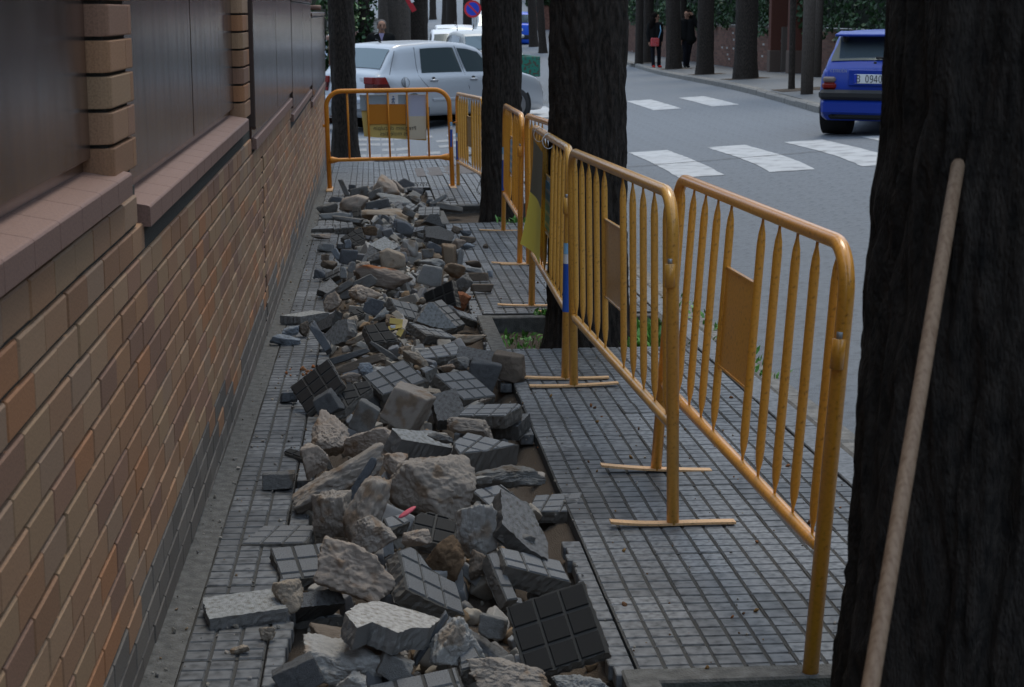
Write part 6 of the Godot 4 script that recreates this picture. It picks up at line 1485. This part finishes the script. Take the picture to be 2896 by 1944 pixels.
	# wooden utility poles and street sign post
	for q in [["wooden_pole", "grey wooden utility pole standing on the far corner by the kerb", 8.2, 32.0, 0.118, M.bark_pale], ["wooden_pole", "brownish wooden utility pole behind the corner, left of the blue hatchback", 10.45, 40.0, 0.13, M.bark_pale], ["sign_post", "slim ochre post rising above the blue hatchback's roof", 9.75, 30.8, 0.035, null]]:
		st = tool(true); tube(st, [Vector3.ZERO, Vector3(0, 2, 0), Vector3(0, 6, 0)], [q[4], q[4] * 0.97, q[4] * 0.9], 20)
		tag(part(q[0], st, q[5] if q[5] else mat(lin(0.32, 0.25, 0.14), 0.6), self, true, Vector3(q[2], ry(q[2], q[3]) + 0.02, -q[3])), q[1], "pole")
	var sg := thing("small_sign", "small white and green sign on the wall beside the blue hatchback's rear window", "sign", Vector3(11.25, 0.0, -38.5))
	st = tool(); box(st, Vector3(0, 0.98, 0), Vector3(0.03, 0.14, 0.3), 0.004, Basis(Vector3(0, 1, 0), -0.9)); part("top_field", st, M.white, sg)
	st = tool(); box(st, Vector3(0.0, 0.74, 0), Vector3(0.03, 0.33, 0.3), 0.004, Basis(Vector3(0, 1, 0), -0.9)); part("lower_field", st, mat(lin(0.03, 0.12, 0.13), 0.5), sg)
	# no-parking signs
	for q in [[4.05, 68.5, 1.66, 0.34, "left no-parking sign up the street, cut off by the picture's top"], [4.72, 60.0, 1.45, 0.31, "right no-parking sign up the street beside the farther pavement tree"]]:
		var o3 := thing("road_sign", q[4], "road sign", Vector3(q[0], ry(q[0], q[1]), -q[1]))
		var h: float = q[2] - o3.position.y
		st = tool(true); tube(st, [Vector3(0, 0, -0.05), Vector3(0, h + 0.3, -0.05)], 0.035, 12); part("post", st, M.metal if q[0] < 4.5 else mat(lin(0.4, 0.34, 0.22), 0.6), o3, true)
		st = tool(); tube(st, [Vector3(0, h, -0.015), Vector3(0, h, 0.0)], q[3], 28); part("red_ring", st, M.signred, o3)
		st = tool(); tube(st, [Vector3(0, h, 0.0), Vector3(0, h, 0.004)], q[3] * 0.76, 28); part("blue_disc", st, M.signblue, o3)
		st = tool(); box(st, Vector3(0, h, 0.006), Vector3(q[3] * 1.55, q[3] * 0.2, 0.004), 0.0, Basis(Vector3(0, 0, 1), -PI / 4)); part("red_bar", st, M.signred, o3)
	var rs := thing("road_sign", "red and white sign tip at the top edge beside the thick pair of trunks", "road sign", Vector3(0.93, 1.78, -41.0))
	st = tool(); box(st, Vector3.ZERO, Vector3(0.12, 0.5, 0.02), 0.003, Basis(Vector3(0, 0, 1), 0.5)); part("red_field", st, M.signred, rs)
	st = tool(); box(st, Vector3(0.02, 0.12, 0.012), Vector3(0.07, 0.3, 0.004), 0.0, Basis(Vector3(0, 0, 1), 0.5)); part("white_field", st, M.white, rs)
	# left fence of brick pillars, ivy post, flower pot, white house, parked pale car
	for k in 5:
		var dd := 33.5 + k * 2.1
		var o4 := thing("fence_pillar", ["nearest red brick fence pillar left of the man in black", "second red brick fence pillar left of the man in black", "third red brick fence pillar left of the man in black", "fourth red brick fence pillar behind the man in black", "last red brick fence pillar behind the ivy post"][k], "pillar", Vector3(-0.62 + 0.03 * k, ry(0, dd), -dd))
		st = tool(); box(st, Vector3(0, 0.78, 0), Vector3(0.34, 1.56, 0.34), 0.01); part("shaft", st, M.redbrick, o4)
		st = tool(); box(st, Vector3(0, 1.61, 0), Vector3(0.44, 0.09, 0.44), 0.02); part("cap", st, M.sill, o4)
	var fn := thing("iron_fence", "low red-brown fence running between the brick pillars on the left", "fence", Vector3(-0.66, ry(0, 38), -38.0))
	for k in 30:
		st = tool(); box(st, Vector3(0, 0.65, 4.6 - k * 0.31), Vector3(0.05, 1.3, 0.12), 0.006); part("fence_board", st, M.redbrick, fn)
	var fp := thing("flower_pot", "terracotta pot with a yellow-green plant on a fence pillar at the left", "flower pot", Vector3(-0.53, ry(0, 37.7) + 1.66, -37.7))
	st = tool(true); tube(st, [Vector3.ZERO, Vector3(0, 0.2, 0), Vector3(0, 0.22, 0)], [0.13, 0.18, 0.2], 16); part("pot", st, mat(lin(0.34, 0.1, 0.05), 0.8), fp, true)
	leaves(fp, 160, func(): return Vector3(rng.randfn(0, 0.16), 0.38 + rng.randfn(0, 0.14), rng.randfn(0, 0.16)), 0.11, 2.6)
	var ip := thing("ivy_post", "tall post wrapped in dark green ivy beside the man in black", "ivy", Vector3(-0.13, ry(0, 41), -40.5))
	st = tool(true); tube(st, [Vector3.ZERO, Vector3(0, 4.0, 0)], 0.14, 12); part("post", st, M.bark, ip, true)
	leaves(ip, 900, func():
		var a := rng.randf() * TAU; var y := rng.randf() * 3.2; var r := 0.17 + 0.06 * rng.randf() + 0.22 * sst(1.7, 2.8, y) * rng.randf()
		return Vector3(cos(a) * r, y, sin(a) * r), 0.12)
	var hd := thing("garden_hedge", "dark garden shrubs behind the left fence above the pillars", "hedge", Vector3(-2.2, -0.6, -41.0))
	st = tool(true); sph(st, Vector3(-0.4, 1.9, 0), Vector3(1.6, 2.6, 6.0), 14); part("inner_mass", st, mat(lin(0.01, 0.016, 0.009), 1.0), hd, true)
	leaves(hd, 2600, func():
		var v := Vector3(rng.randfn(), rng.randfn(), rng.randfn()).normalized()
		return Vector3(-0.4, 1.9, 0) + v * Vector3(1.7, 2.7, 6.1), 0.16)
	var wh := thing("white_house", "white house wall far behind the man in black", "house", Vector3(0.35, ry(0, 70), -78.0))
	st = tool(); box(st, Vector3(-1.6, 0.85, 0), Vector3(3.2, 1.75, 0.3), 0.02); part("wall", st, M.stone, wh)
	st = tool(); box(st, Vector3(-1.6, 1.78, 0), Vector3(3.4, 0.12, 0.4), 0.02); part("coping", st, M.kerb, wh)
	st = tool(); box(st, Vector3(-3.0, 3.2, -3.0), Vector3(5.0, 7.4, 5.0), 0.02); part("house_wall", st, M.kerb, wh)
	var c := hatch(4.1, 1.75, 1.45)
	var pc := Vector3(-0.30, ry(-0.3, 56.0), -56.0)
	car("parked_car", "pale blue-white car glimpsed between the ivy post and the man in black", pc, Vector2(0.3, -0.95), c, mat(lin(0.45, 0.52, 0.6), 0.3), [-1.25, 1.25], 0.3, [[0.16, 0.41, 0.19, 0.40], [0.43, 0.7, 0.415, 0.575]], [0.045, 0.108], [0.6, 0.745])
	# long garden walls closing both sides of the street farther up
	for q in [[-3.4, 95.0, 60.0, "grey garden wall along the left of the rising street"], [13.5, 130.0, 60.0, "grey garden wall along the right of the rising street"]]:
		var o5 := thing("garden_wall", q[3], "wall", Vector3(q[0], ry(0, q[1]), -q[1]))
		st = tool(); box(st, Vector3(0, 1.5, 0), Vector3(0.4, 6.0, q[2]), 0.02); part("wall", st, M.stone, o5)
func leaves(parent: Node3D, count: int, f: Callable, size: float, bright := 1.0):
	var mm := MultiMesh.new(); mm.transform_format = MultiMesh.TRANSFORM_3D; mm.use_colors = true
	var b := tool()
	quad(b, Vector3(0, -0.5, 0), Vector3(0.42, -0.1, 0.1), Vector3(0, 0.55, 0), Vector3(-0.42, -0.1, 0.1), Vector3(0, 0, 1)); b.generate_normals()
	mm.mesh = b.commit(); mm.instance_count = count
	for i in count:
		mm.set_instance_transform(i, Transform3D(Basis.from_euler(Vector3(rng.randfn(-0.5, 0.5), rng.randf() * TAU, rng.randfn(0, 0.6))).scaled(Vector3.ONE * size * rng.randf_range(0.6, 1.3)), f.call()))
		var v := rng.randf_range(0.45, 1.5) * bright
		mm.set_instance_color(i, Color(0.035 * v + 0.02 * (bright - 1), 0.075 * v, 0.03 * v))
	var o := MultiMeshInstance3D.new(); o.name = "leaves"; o.multimesh = mm; o.material_override = M.leaf; o.set_meta("kind", "stuff"); parent.add_child(o, true)
# ---------------------------------------------------------------- people
func figure(bones: Array, cell: float) -> ArrayMesh:
	# bones: [a, b, ra, rb, colour]; smooth union meshed as surface nets
	var mn := Vector3.ONE * 99; var mx := -mn
	for b in bones:
		for e in 2:
			mn = mn.min(b[e] - Vector3.ONE * (b[2 + e] + 0.05)); mx = mx.max(b[e] + Vector3.ONE * (b[2 + e] + 0.05))
	var nx := int((mx.x - mn.x) / cell) + 2; var ny := int((mx.y - mn.y) / cell) + 2; var nzz := int((mx.z - mn.z) / cell) + 2
	var D := PackedFloat32Array(); D.resize(nx * ny * nzz); D.fill(0.2)
	var sm := 0.02
	for b in bones:
		var a: Vector3 = b[0]; var ab: Vector3 = b[1] - a; var l2 := maxf(ab.length_squared(), 1e-6)
		var rm: float = maxf(b[2], b[3]) + 0.09
		var lo := (a.min(b[1]) - Vector3.ONE * rm - mn) / cell; var hi := (a.max(b[1]) + Vector3.ONE * rm - mn) / cell
		for k in range(maxi(0, int(lo.z)), mini(nzz, int(hi.z) + 1)):
			for j in range(maxi(0, int(lo.y)), mini(ny, int(hi.y) + 1)):
				for i in range(maxi(0, int(lo.x)), mini(nx, int(hi.x) + 1)):
					var p := mn + Vector3(i, j, k) * cell
					var t := clampf((p - a).dot(ab) / l2, 0.0, 1.0)
					var d := (p - a - ab * t).length() - lerpf(b[2], b[3], t)
					var id := (k * ny + j) * nx + i
					var o := D[id]
					var h := clampf(0.5 + 0.5 * (o - d) / sm, 0.0, 1.0)
					D[id] = lerpf(o, d, h) - sm * h * (1.0 - h)
	var vid := {}; var V := PackedVector3Array(); var C := PackedColorArray()
	var st := tool(true)
	for k in nzz - 1:
		for j in ny - 1:
			for i in nx - 1:
				var s := 0; var c := Vector3.ZERO; var cnt := 0
				var ds := []
				for e in 8:
					var v := D[((k + (e >> 2)) * ny + j + ((e >> 1) & 1)) * nx + i + (e & 1)]
					ds.append(v); if v < 0: s += 1
				if s == 0 or s == 8: continue
				for e in [[0, 1], [2, 3], [4, 5], [6, 7], [0, 2], [1, 3], [4, 6], [5, 7], [0, 4], [1, 5], [2, 6], [3, 7]]:
					var a: float = ds[e[0]]; var b: float = ds[e[1]]
					if (a < 0) != (b < 0):
						var t := a / (a - b)
						var pa := Vector3(e[0] & 1, (e[0] >> 1) & 1, e[0] >> 2); var pb := Vector3(e[1] & 1, (e[1] >> 1) & 1, e[1] >> 2)
						c += pa.lerp(pb, t); cnt += 1
				var p := mn + (Vector3(i, j, k) + c / cnt) * cell
				vid[(k * ny + j) * nx + i] = V.size(); V.append(p)
				var best := 9.0; var col := Color.WHITE
				for bn in bones:
					var ab: Vector3 = bn[1] - bn[0]
					var t := clampf((p - bn[0]).dot(ab) / maxf(ab.length_squared(), 1e-6), 0.0, 1.0)
					var d: float = (p - bn[0] - ab * t).length() - lerpf(bn[2], bn[3], t)
					if d < best: best = d; col = bn[4]
				C.append(col)
	for key in vid:
		var i: int = key % nx; var j: int = (key / nx) % ny; var k: int = key / (nx * ny)
		for ax in 3:
			var o: Array = [[1, nx, nx * ny], [nx, 1, nx * ny], [nx * ny, 1, nx]][ax]
			# edge from this cell's low corner along ax is shared by four cells
			var a := D[key]; var b := D[key + o[0]] if key + o[0] < D.size() else 1.0
			if (a < 0) == (b < 0): continue
			var q := [key, key - o[1], key - o[1] - o[2], key - o[2]]
			var ok := true
			for e in q: if not vid.has(e): ok = false
			if not ok: continue
			var dirv := Vector3(); dirv[ax] = 1.0 if a < 0 else -1.0
			var idx := [vid[q[0]], vid[q[1]], vid[q[2]], vid[q[3]]]
			for t3 in [[0, 1, 2], [0, 2, 3]]:
				var A := V[idx[t3[0]]]; var B := V[idx[t3[1]]]; var Cc := V[idx[t3[2]]]
				var od = [t3[0], t3[2], t3[1]] if (B - A).cross(Cc - A).dot(dirv) > 0 else t3
				for e in od: st.set_color(C[idx[e]]); st.add_vertex(V[idx[e]])
	st.index(); st.generate_normals(); return st.commit()
func limb(a: Vector3, b: Vector3, ra: float, rb: float, c: Color) -> Array: return [a, b, ra, rb, c]
func hand(w: Vector3, dirn: Vector3, side: Vector3, c: Color) -> Array:
	var r := [limb(w, w + dirn * 0.07, 0.026, 0.03, c)]
	for i in 4:
		var s := w + dirn * 0.075 + side * (0.024 - 0.016 * i)
		r.append(limb(s, s + dirn * (0.065 - 0.008 * absf(i - 1.3)) + side.cross(dirn) * 0.015, 0.0085, 0.007, c))
	r.append(limb(w + dirn * 0.025 + side * 0.025, w + dirn * 0.07 + side * 0.055, 0.01, 0.008, c)); return r
func head_bones(c: Vector3, fw: Vector3, skin: Color) -> Array:
	var sd := fw.cross(Vector3.UP).normalized()
	return [limb(c + Vector3(0, 0.035, 0) - fw * 0.02, c + Vector3(0, 0.045, 0) + fw * 0.018, 0.083, 0.078, skin), limb(c + fw * 0.02, c + fw * 0.045 - Vector3(0, 0.075, 0), 0.066, 0.036, skin),
		limb(c + fw * 0.09 + Vector3(0, 0.015, 0), c + fw * 0.112 - Vector3(0, 0.022, 0), 0.010, 0.014, skin), limb(c + sd * 0.082, c + sd * 0.082 - Vector3(0, 0.03, 0), 0.016, 0.012, skin), limb(c - sd * 0.082, c - sd * 0.082 - Vector3(0, 0.03, 0), 0.016, 0.012, skin),
		limb(c - Vector3(0, 0.06, 0), c - Vector3(0, 0.17, 0) - fw * 0.02, 0.052, 0.06, skin)]
func face(o: Node3D, c: Vector3, fw: Vector3):
	var sd := fw.cross(Vector3.UP).normalized()
	for s in [-1.0, 1.0]:
		var st := tool(true); sph(st, c + sd * 0.032 * s + fw * 0.083 + Vector3(0, 0.022, 0), Vector3.ONE * 0.011, 6); part("eye", st, M.dark, o, true)
		st = tool(true); tube(st, [c + sd * 0.018 * s + fw * 0.092 + Vector3(0, 0.043, 0), c + sd * 0.05 * s + fw * 0.08 + Vector3(0, 0.043, 0)], 0.006, 6); part("eyebrow", st, M.hair, o, true)
	var st2 := tool(true); tube(st2, [c - sd * 0.024 + fw * 0.083 - Vector3(0, 0.056, 0), c + fw * 0.09 - Vector3(0, 0.056, 0), c + sd * 0.024 + fw * 0.083 - Vector3(0, 0.056, 0)], 0.006, 6); part("mouth", st2, mat(lin(0.2, 0.06, 0.05), 0.6), o, true)
func people():
	var K := Color(0.012, 0.012, 0.014); var skin := Color(0.30, 0.17, 0.12); var jean := Color(0.014, 0.014, 0.018); var red := Color(0.4, 0.03, 0.02)
	# man in black walking towards the viewer behind the silver car
	var sc := 1.055
	var o := thing("person", "grey-haired man in a black jacket walking behind the silver car", "person", Vector3(0.235, ry(0.2, 36.5) + 0.125, -36.5)); o.scale = Vector3.ONE * sc
	var F := Vector3(0.15, 0, 0.99).normalized()
	var hc := Vector3(0.01, 1.58, 0.03)
	var B := head_bones(hc, F, skin)
	B.append_array([limb(Vector3(-0.11, 0.95, 0), Vector3(-0.13, 1.34, 0), 0.125, 0.115, K), limb(Vector3(0.11, 0.95, 0), Vector3(0.13, 1.34, 0), 0.125, 0.115, K), limb(Vector3(0, 0.9, 0.02), Vector3(0, 1.3, 0.03), 0.14, 0.14, K), limb(Vector3(-0.17, 1.40, 0), Vector3(0.17, 1.40, 0), 0.075, 0.075, K),
		limb(Vector3(0.20, 1.39, 0), Vector3(0.29, 1.10, 0.0), 0.072, 0.058, K), limb(Vector3(0.29, 1.10, 0), Vector3(0.28, 0.86, 0.10), 0.058, 0.045, K), limb(Vector3(-0.20, 1.39, 0), Vector3(-0.29, 1.10, -0.02), 0.072, 0.058, K), limb(Vector3(-0.29, 1.10, -0.02), Vector3(-0.30, 0.86, 0.03), 0.058, 0.045, K),
		limb(Vector3(-0.10, 0.9, 0), Vector3(-0.11, 0.48, 0.06), 0.10, 0.065, jean), limb(Vector3(-0.11, 0.48, 0.06), Vector3(-0.11, 0.09, -0.02), 0.065, 0.045, jean), limb(Vector3(0.10, 0.9, 0), Vector3(0.11, 0.48, 0.0), 0.10, 0.065, jean), limb(Vector3(0.11, 0.48, 0), Vector3(0.11, 0.09, -0.16), 0.065, 0.045, jean),
		limb(Vector3(-0.11, 0.045, -0.05), Vector3(-0.12, 0.035, 0.15), 0.045, 0.035, K), limb(Vector3(0.11, 0.045, -0.2), Vector3(0.12, 0.035, 0.0), 0.045, 0.035, K)])
	B.append_array(hand(Vector3(0.28, 0.83, 0.11), Vector3(0, -0.97, 0.2).normalized(), Vector3(0, 0.2, 0.97).normalized(), skin)); B.append_array(hand(Vector3(-0.30, 0.83, 0.035), Vector3(0, -0.98, 0.15).normalized(), Vector3(0, 0.15, 0.98).normalized(), skin))
	mi("body", figure(B, 0.016), M.skin, o)
	face(o, hc, F)
	var st := tool(true); sph(st, hc + Vector3(0, 0.06, -0.034), Vector3(0.098, 0.09, 0.092), 10); part("hair", st, M.hair_grey, o, true)
	st = tool(true); tube(st, [hc - F * -0.10 + Vector3(-0.03, -0.042, 0), hc + F * 0.112 + Vector3(0, -0.038, 0), hc + F * 0.10 + Vector3(0.03, -0.042, 0)], 0.008, 6); part("moustache", st, M.hair_grey, o, true)
	st = tool(); tri(st, Vector3(-0.05, 1.46, 0.125), Vector3(0.06, 1.46, 0.135), Vector3(0.01, 1.30, 0.185), Vector3(0, 0, 1)); tri(st, Vector3(-0.05, 1.46, 0.121), Vector3(0.06, 1.46, 0.131), Vector3(0.01, 1.30, 0.181), Vector3(0, 0, -1)); part("shirt_front", st, mat(lin(0.20, 0.17, 0.26), 0.8), o)
	st = tool(); box(st, Vector3(-0.10, 1.45, 0.09), Vector3(0.075, 0.018, 0.03), 0.005, Basis(Vector3(0, 0, 1), 0.4)); part("collar_edge", st, M.stone, o)
	# woman on the left with the red bag
	o = thing("person", "long-haired woman in black with red shoes, left of the trunk on the far pavement", "person", Vector3(8.96, ry(9.0, 54.2) + 0.105, -54.2)); o.scale = Vector3.ONE * 1.04
	F = Vector3(0.9, -0.08, 0.35).normalized(); hc = Vector3(0.02, 1.49, 0.0)
	B = head_bones(hc, F, skin)
	B.append_array([limb(Vector3(-0.07, 0.90, 0), Vector3(-0.09, 1.28, 0), 0.115, 0.10, K), limb(Vector3(0.08, 0.90, 0), Vector3(0.09, 1.28, 0), 0.115, 0.10, K), limb(Vector3(-0.13, 1.31, 0), Vector3(0.13, 1.31, 0), 0.07, 0.07, K),
		limb(Vector3(-0.17, 1.30, 0), Vector3(-0.23, 1.03, 0.02), 0.065, 0.055, K), limb(Vector3(-0.23, 1.03, 0.02), Vector3(-0.20, 0.80, 0.08), 0.055, 0.045, K), limb(Vector3(0.16, 1.30, 0), Vector3(0.21, 1.03, -0.02), 0.065, 0.055, K), limb(Vector3(0.21, 1.03, -0.02), Vector3(0.20, 0.82, 0.0), 0.055, 0.045, K),
		limb(Vector3(-0.08, 0.88, 0), Vector3(-0.07, 0.47, 0.05), 0.10, 0.062, jean), limb(Vector3(-0.07, 0.47, 0.05), Vector3(-0.05, 0.08, 0.08), 0.062, 0.055, jean), limb(Vector3(0.09, 0.88, 0), Vector3(0.13, 0.47, 0.0), 0.10, 0.062, jean), limb(Vector3(0.13, 0.47, 0.0), Vector3(0.15, 0.08, -0.10), 0.062, 0.06, jean),
		limb(Vector3(-0.05, 0.04, 0.07), Vector3(-0.04, 0.03, 0.22), 0.042, 0.034, red), limb(Vector3(0.15, 0.04, -0.10), Vector3(0.19, 0.03, 0.03), 0.042, 0.034, red)])
	B.append_array(hand(Vector3(-0.19, 0.77, 0.09), Vector3(0.1, -0.98, 0.1).normalized(), Vector3(0, 0.1, 1).normalized(), skin)); B.append_array(hand(Vector3(0.20, 0.79, 0.0), Vector3(0, -1, 0), Vector3(0, 0, 1), skin))
	mi("body", figure(B, 0.018), M.skin, o); face(o, hc, F)
	st = tool(true); sph(st, hc + Vector3(-0.035, 0.06, -0.01), Vector3(0.115, 0.108, 0.11), 10); tube(st, [hc + Vector3(-0.05, 0.04, -0.01), hc + Vector3(-0.11, -0.12, 0.02), hc + Vector3(-0.15, -0.28, 0.03), hc + Vector3(-0.165, -0.40, 0.03)], [0.085, 0.10, 0.085, 0.03], 12); part("hair", st, M.hair, o, true)
	var bg := thing("shoulder_bag", "red patterned shoulder bag held by the long-haired woman", "bag", o.position + Vector3(-0.03, 0.0, 0.17))
	st = tool(); box(st, Vector3(0, 0.80, 0), Vector3(0.27, 0.26, 0.08), 0.03); part("bag_body", st, mat(Color.WHITE, 0.6, noise_tex(0.02, 3, [Color(0.72, 0.12, 0.10), Color(0.75, 0.12, 0.10), Color(0.70, 0.16, 0.16), Color(0.75, 0.6, 0.62), Color(0.5, 0.42, 0.6)], 44), 5.0), bg)
	st = tool(true); tube(st, [Vector3(0.12, 0.93, 0.0), Vector3(0.19, 1.15, -0.05), Vector3(0.17, 1.36, -0.10)], 0.012, 8); part("strap", st, M.lightblue, bg, true)
	# woman on the right, hand raised to her head
	o = thing("person", "woman in a black coat raising a hand to her hair on the far pavement", "person", Vector3(9.86, ry(9.8, 53.6) + 0.105, -53.6)); o.scale = Vector3.ONE * 1.06
	F = Vector3(-0.55, -0.25, 0.8).normalized(); hc = Vector3(0.0, 1.52, 0.0)
	B = head_bones(hc, F, skin)
	B.append_array([limb(Vector3(-0.07, 0.86, 0), Vector3(-0.09, 1.32, 0), 0.14, 0.11, K), limb(Vector3(0.09, 0.82, 0), Vector3(0.10, 1.32, 0), 0.17, 0.11, K), limb(Vector3(0.12, 0.80, 0), Vector3(0.20, 0.82, 0), 0.13, 0.10, K), limb(Vector3(-0.14, 1.34, 0), Vector3(0.15, 1.34, 0), 0.075, 0.075, K),
		limb(Vector3(0.18, 1.33, 0), Vector3(0.33, 1.18, 0.06), 0.07, 0.058, K), limb(Vector3(0.33, 1.18, 0.06), Vector3(0.17, 1.50, 0.06), 0.062, 0.045, K), limb(Vector3(-0.17, 1.33, 0), Vector3(-0.22, 1.05, 0.03), 0.07, 0.058, K), limb(Vector3(-0.22, 1.05, 0.03), Vector3(-0.19, 0.82, 0.10), 0.058, 0.045, K),
		limb(Vector3(-0.05, 0.80, 0), Vector3(-0.03, 0.47, 0.03), 0.11, 0.07, jean), limb(Vector3(-0.03, 0.47, 0.03), Vector3(-0.04, 0.08, 0.0), 0.07, 0.055, jean), limb(Vector3(0.09, 0.80, 0), Vector3(0.08, 0.47, -0.02), 0.11, 0.07, jean), limb(Vector3(0.08, 0.47, -0.02), Vector3(0.05, 0.08, -0.08), 0.07, 0.055, jean),
		limb(Vector3(-0.04, 0.04, 0.0), Vector3(-0.06, 0.03, 0.15), 0.042, 0.034, K), limb(Vector3(0.05, 0.04, -0.08), Vector3(0.07, 0.03, 0.07), 0.042, 0.034, K)])
	B.append_array(hand(Vector3(0.15, 1.52, 0.065), Vector3(-0.7, 0.6, 0.0).normalized(), Vector3(0.5, 0.6, 0.5).normalized(), skin)); B.append_array(hand(Vector3(-0.185, 0.79, 0.10), Vector3(0, -1, 0.1).normalized(), Vector3(0, 0, 1), skin))
	mi("body", figure(B, 0.018), M.skin, o); face(o, hc, F)
	st = tool(true); sph(st, hc + Vector3(0.035, 0.065, -0.03), Vector3(0.115, 0.105, 0.112), 10); tube(st, [hc + Vector3(0.06, 0.03, -0.04), hc + Vector3(0.10, -0.10, -0.05), hc + Vector3(0.10, -0.22, -0.05)], [0.08, 0.08, 0.04], 12); part("hair", st, M.hair, o, true)

# ---------------------------------------------------------------- what stands round the viewer, outside the picture
func surroundings():
	for q in [[-5.6, 8.0, 6.0, 10.0, 30.0, "plain rendered house behind the brick garden wall"], [17.5, -8.0, 9.0, 11.0, 62.0, "plain apartment house across the street from the barriers"]]:
		var o := thing("house", q[5], "house", Vector3(q[0], -0.6, -q[1]))
		var st := tool(); box(st, Vector3(0, q[3] / 2, 0), Vector3(q[2], q[3], q[4]), 0.05); part("wall", st, mat(lin(0.24, 0.21, 0.18), 0.9, M.patch, 0.4), o)
		var sg: float = -signf(q[0])
		for k in 7:
			for fl in 2:
				st = tool(); box(st, Vector3(sg * (q[2] / 2 + 0.01), 2.6 + fl * 3.0, -q[4] / 2 + (k + 0.5) * q[4] / 7), Vector3(0.06, 1.5, 1.2), 0.01); var w := part("window", st, M.white, o)
				st = tool(); box(st, Vector3(sg * (q[2] / 2 + 0.045), 2.6 + fl * 3.0, -q[4] / 2 + (k + 0.5) * q[4] / 7), Vector3(0.02, 1.3, 1.0)); part("pane", st, M.glass, w)
	var o2 := thing("garden_wall", "brown garden wall across the street beside the viewer", "wall", Vector3(11.6, -0.3, 4.0))
	var st2 := tool(); box(st2, Vector3(0, 0.9, 0), Vector3(0.3, 2.4, 44.0), 0.02); part("wall", st2, mat(lin(0.17, 0.11, 0.085), 0.9, M.patch, 0.6), o2)
	st2 = tool(true); sph(st2, Vector3(0.9, 2.2, 0), Vector3(0.9, 1.9, 21.0), 14); part("hedge", st2, mat(lin(0.02, 0.035, 0.015), 1.0), o2, true)
